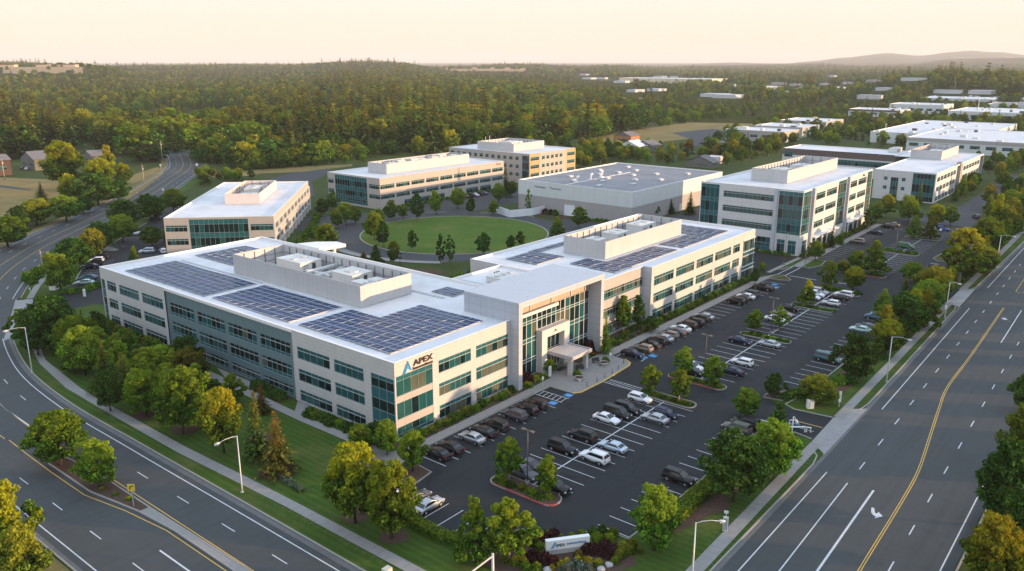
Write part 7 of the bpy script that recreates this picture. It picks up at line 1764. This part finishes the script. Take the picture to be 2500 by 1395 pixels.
for k_, (rr_, x, y, u, v) in enumerate(NEARW):
    clump = math.sin(x*.021+2)*math.cos(y*.017)+.4*math.sin(x*.05)
    edge = rr_ < 540
    con = rg.random() < (.62+.3*clump if not edge else .12)
    if con and nc >= 290: con = False
    if not con and nd >= 290: con = True
    z = ZW[zone(u)]
    if con:
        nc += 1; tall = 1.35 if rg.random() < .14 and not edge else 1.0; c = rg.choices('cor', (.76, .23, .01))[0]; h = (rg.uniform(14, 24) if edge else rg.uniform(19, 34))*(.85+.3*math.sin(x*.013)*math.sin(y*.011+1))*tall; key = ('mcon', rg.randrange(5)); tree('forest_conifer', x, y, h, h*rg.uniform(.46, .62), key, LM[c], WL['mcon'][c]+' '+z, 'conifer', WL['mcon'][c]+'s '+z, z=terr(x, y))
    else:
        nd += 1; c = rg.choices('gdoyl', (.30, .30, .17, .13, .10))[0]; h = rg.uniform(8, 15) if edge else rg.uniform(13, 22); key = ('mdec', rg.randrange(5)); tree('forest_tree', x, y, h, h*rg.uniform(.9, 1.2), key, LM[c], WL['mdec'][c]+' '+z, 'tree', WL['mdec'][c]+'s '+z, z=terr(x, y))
for k_, (rr_, x, y, u, v) in enumerate(urban[:280]):
    c = rg.choices('gdoylr', (.36, .26, .10, .10, .17, .01))[0]; con = rg.random() < .2; h = (rg.uniform(4.5, 8) if u < 1720 else rg.uniform(6, 12))*(1.3 if con else 1)
    cn = {'g': 'green', 'd': 'dark green', 'o': 'olive', 'y': 'yellow', 'l': 'lime green', 'r': 'rust-coloured'}[c]
    if con: tree('park_conifer', x, y, h, h*.4, ('mcon', rg.randrange(5)), LM['c'], 'dark pointed conifer among the business park buildings', 'conifer', 'conifers of the business park')
    else: tree('park_tree', x, y, h, h*rg.uniform(.7, 1.05), ('mdec', rg.randrange(5)), LM[c], f'{cn} broadleaf tree among the business park buildings', 'tree', f'{cn} trees of the business park')
print('forest near', len(NEARW), nc, nd, 'far', len(FARW), 'urban', len(urban))
# far wood: one object, instanced on points
for i in range(3): make_proto(('fcon', i), 'conifer', 24, 9.5, (9, 7), 1.9, 170+i, L_CON, .08, ragged=.35)
pts = []; sc = []; rot = []; pick = []
for (rr_, x, y, u, v) in FARW:
    z = terr(x, y); pts.append((x, y, z)); clump = math.sin(x*.009+2)*math.cos(y*.008)
    con = rg.random() < .42+.5*clump
    s_ = rg.uniform(.8, 1.25)*(.85+.3*math.sin(x*.006)*math.sin(y*.005+1))+(.45 if con and rg.random() < .12 else 0); s_ *= (1 if v < 300 else .75)*(.8+.28*math.sin(x*.0043+.7)*math.sin(y*.0039)); s_ *= .45 if any(abs(u-q[0]) < q[2]*1.3 and 0 < v-q[1] < 22 for q in ROOFS) else 1; k2 = 1.65 if con else 1.55; sc.append((s_*k2, s_*k2, s_*(1.05 if con else 1.25))); rot.append(rg.uniform(0, 6.28))
    pick.append(rg.choice((0, 1, 2, 2, 3)) if con else 4+rg.randrange(6))
me = bpy.data.meshes.new('woodland'); me.from_pydata(pts, [], []); me.update()
for nm, ty, val in (('sc', 'FLOAT_VECTOR', sc), ('rot', 'FLOAT', rot), ('pick', 'INT', pick)):
    at = me.attributes.new(nm, ty, 'POINT'); at.data.foreach_set('vector' if ty == 'FLOAT_VECTOR' else 'value', np.array(val, dtype=np.float32 if ty != 'INT' else np.int32).ravel())
wood = bpy.data.objects.new('woodland', me); link(wood); tag(wood, 'distant conifer and broadleaf woodland reaching to the hills', 'woodland', None, 'stuff')
protos = []
for key, m_ in ((('fcon', 0), L_CON), (('fcon', 1), L_CON), (('fcon', 2), L_OLIVE), (('fcon', 0), L_CON), (('mdec', 0), L_GREEN), (('mdec', 1), L_DARK), (('mdec', 2), L_GREEN), (('mdec', 3), L_DARK), (('mdec', 4), L_YEL), (('mdec', 0), L_GREEN)):
    protos.append((PROTO[key][2], m_))
ng = bpy.data.node_groups.new('woodland_points', 'GeometryNodeTree'); ng.interface.new_socket('Geometry', in_out='INPUT', socket_type='NodeSocketGeometry'); ng.interface.new_socket('Geometry', in_out='OUTPUT', socket_type='NodeSocketGeometry')
gi = ng.nodes.new('NodeGroupInput'); go = ng.nodes.new('NodeGroupOutput'); jn = ng.nodes.new('GeometryNodeJoinGeometry')
def attr(nm, ty): n = ng.nodes.new('GeometryNodeInputNamedAttribute'); n.data_type = ty; n.inputs['Name'].default_value = nm; return n.outputs['Attribute']
a_sc = attr('sc', 'FLOAT_VECTOR'); a_rot = attr('rot', 'FLOAT'); a_pk = attr('pick', 'INT'); cx = ng.nodes.new('ShaderNodeCombineXYZ'); ng.links.new(a_rot, cx.inputs[2])
KEEP = []
for i, (md, mt) in enumerate(protos):
    # each species mesh is taken from a real tree standing in the scene
    src = None
    if md.name.startswith('crown'):
        for ob in bpy.data.objects:
            if ob.data is md and ob.name in COL.objects: src = ob; break
    if src is None:
        x, y = px(260+i*30, 330+i*4); rt = empty('forest_conifer', (x, y, 0), 0, 'dark ragged conifer in the wood left of the far street bend', 'conifer', 'ragged conifers in the left wood'); src = link(bpy.data.objects.new('crown', md), rt)
        t_ = link(bpy.data.objects.new('trunk', [PROTO[k] for k in PROTO if k[0] == 'fcon'][0][3]), rt)
    oi = ng.nodes.new('GeometryNodeObjectInfo'); oi.inputs['Object'].default_value = src; oi.inputs['As Instance'].default_value = False
    sm = ng.nodes.new('GeometryNodeSetMaterial'); sm.inputs['Material'].default_value = mt
    cmp_ = ng.nodes.new('FunctionNodeCompare'); cmp_.data_type = 'INT'; cmp_.operation = 'EQUAL'; cmp_.inputs[3].default_value = i
    ng.links.new(a_pk, cmp_.inputs[2])
    ip = ng.nodes.new('GeometryNodeInstanceOnPoints'); ng.links.new(gi.outputs[0], ip.inputs['Points']); ng.links.new(cmp_.outputs[0], ip.inputs['Selection'])
    ng.links.new(oi.outputs['Geometry'], sm.inputs['Geometry']); ng.links.new(sm.outputs[0], ip.inputs['Instance']); ng.links.new(cx.outputs[0], ip.inputs['Rotation']); ng.links.new(a_sc, ip.inputs['Scale']); ng.links.new(ip.outputs[0], jn.inputs[0])
ng.links.new(jn.outputs[0], go.inputs[0]); md_ = wood.modifiers.new('woodland', 'NODES'); md_.node_group = ng
# skyline clearings of dry grass draped on the hills, with houses
m_ = MB()
for (a, b, f0, f1) in CLR:
    n1, n2 = 26, 8; base = len(m_.v)
    for i in range(n1+1):
        for j in range(n2+1):
            u = a+12+(b-a-24)*i/n1; f = f0+30+(f1-f0-50)*j/n2+12*math.sin(i*1.1); k_ = (u-1250)/(FPX*math.cos(PITCH)); x = CAMP.x+_F.x*f+_Rt.x*k_*f; y = CAMP.y+_F.y*f+_Rt.y*k_*f; m_.v.append((x, y, terr(x, y)+1.2))
    for i in range(n1):
        for j in range(n2): q = base+i*(n2+1)+j; m_.f.append((q, q+1, q+n2+2, q+n2+1)); m_.m.append(0)
struct(m_.build('field', [turf('hill_field', (.36, .24, .12), (.44, .30, .16), False, (.16, .15, .06))]))
for (u, v, lab, w_, d_) in ((100, 167, 'pale building at the left of the skyline clearing', 40, 20), (180, 166, 'tan building in the middle of the skyline clearing', 30, 20), (235, 169, 'long tan building right in the skyline clearing', 50, 20), (1098, 160, 'white house alone on the middle hill', 18, 14), (1165, 168, 'cream house first of the middle hill homes', 20, 14), (1205, 170, 'tan house second of the middle hill homes', 20, 14), (1240, 171, 'pale house third of the middle hill homes', 24, 14), (1275, 174, 'pink house last of the middle hill homes', 22, 14)):
    dst = 2290 if u < 600 else 3590; a_ = (u-1250)/(FPX*math.cos(PITCH)); x = CAMP.x+_F.x*dst+_Rt.x*a_*dst; y = CAMP.y+_F.y*dst+_Rt.y*a_*dst; z = terr(x, y)
    rt = empty('hillside_house', (x, y, z), -HEAD, lab, 'house', None); m_ = MB(); m_.box(-w_/2, 0, -3, w_/2, d_, 7); m_.build('wall', plain('hill_wall', (.62, .46, .32), .8, .2, 0, .05), rt)
    m_ = MB(); m_.prism([(-w_/2-1, -1), (w_/2+1, -1), (w_/2+1, d_+1), (-w_/2-1, d_+1)], 7, 8); m_.build('roof', SHING, rt)
# ------------------------------------------------------------------ haze, sky, sun, camera
hz = MB(); hz.box(-24000, -24000, -1.2, 26000, 26000, 262); o = hz.build('haze', [None]); HMt = bpy.data.materials.new('haze'); HMt.use_nodes = True; nt = HMt.node_tree
nt.nodes.remove(nt.nodes['Principled BSDF']); pv = nt.nodes.new('ShaderNodeVolumePrincipled'); pv.inputs['Color'].default_value = (1.0, .95, .92, 1); pv.inputs['Density'].default_value = 6e-5; pv.inputs['Anisotropy'].default_value = 0.0
nt.links.new(pv.outputs[0], nt.nodes['Material Output'].inputs['Volume']); o.data.materials[0] = HMt; tag(o, 'thin evening haze over the far woods and hills', 'haze', None, 'stuff')
sd = Vector((.55, -1.0, 0)).normalized(); EL = math.radians(6.3); sun_dir = Vector((sd.x*math.cos(EL), sd.y*math.cos(EL), math.sin(EL)))
L = bpy.data.lights.new('sun', 'SUN'); L.energy = 5.0; L.angle = math.radians(.6); L.color = (1.0, .64, .35); lo = bpy.data.objects.new('sun', L); COL.objects.link(lo); lo.rotation_euler = sun_dir.to_track_quat('Z', 'Y').to_euler(); lo.location = (60, -120, 90)
w = bpy.data.worlds.new('World'); S.world = w; w.use_nodes = True; nt = w.node_tree; bg = nt.nodes['Background']
sk = nt.nodes.new('ShaderNodeTexSky'); sk.sky_type = 'NISHITA'; sk.sun_disc = False; sk.sun_elevation = EL; sk.sun_rotation = math.atan2(sd.x, sd.y); sk.air_density = 1.0; sk.dust_density = 2.0; sk.ozone_density = 1.0
tc = nt.nodes.new('ShaderNodeTexCoord'); sx = nt.nodes.new('ShaderNodeSeparateXYZ'); nt.links.new(tc.outputs['Generated'], sx.inputs[0])
# evening veil: thin high cloud tints the clear sky cream low down and pale blue-grey overhead
rmp = RAMP(nt, sx.outputs[2], [(0.0, (7.5, 5.6, 4.2)), (.02, (7.4, 5.8, 4.5)), (.05, (7.0, 6.0, 5.0)), (.075, (6.6, 6.2, 5.6)), (.13, (6.2, 6.7, 6.9)), (.25, (6.3, 7.4, 8.8)), (1.0, (6.6, 8.3, 11.2))])
n1 = NOISE(nt, tc.outputs['Generated'], 3.0, 4, .5, vs=(1, 1, 7)); cloudy = MIX(nt, M2(nt, 'MULTIPLY', n1, .10), rmp, (9.5, 9.0, 8.6))
nt.links.new(MIX(nt, .9, sk.outputs[0], cloudy), bg.inputs[0]); bg.inputs[1].default_value = .10
cam = bpy.data.cameras.new('camera'); cam.sensor_width = 36; cam.lens = 2000/2500*36; cam.clip_end = 60000; cam.clip_start = 1; co = bpy.data.objects.new('camera', cam); COL.objects.link(co)
co.location = CAMP; co.rotation_euler = (PI/2-PITCH, 0, -HEAD); S.camera = co
S.view_settings.view_transform = 'Standard'; S.view_settings.look = 'None'; S.view_settings.exposure = .72; S.view_settings.gamma = 1
S.render.engine = 'CYCLES'; S.cycles.max_bounces = 6; S.cycles.diffuse_bounces = 3; S.cycles.glossy_bounces = 2; S.cycles.transmission_bounces = 2; S.cycles.volume_bounces = 0; S.cycles.use_adaptive_sampling = True; S.cycles.adaptive_threshold = .02
try: S.cycles.use_denoising = True; S.cycles.denoiser = 'OPENIMAGEDENOISE'
except Exception: pass
S.render.threads_mode = 'AUTO'
for k_ in list(CARS):
    if k_ not in USED:
        for ch in list(CARS[k_].children): bpy.data.objects.remove(ch)
        bpy.data.objects.remove(CARS[k_])
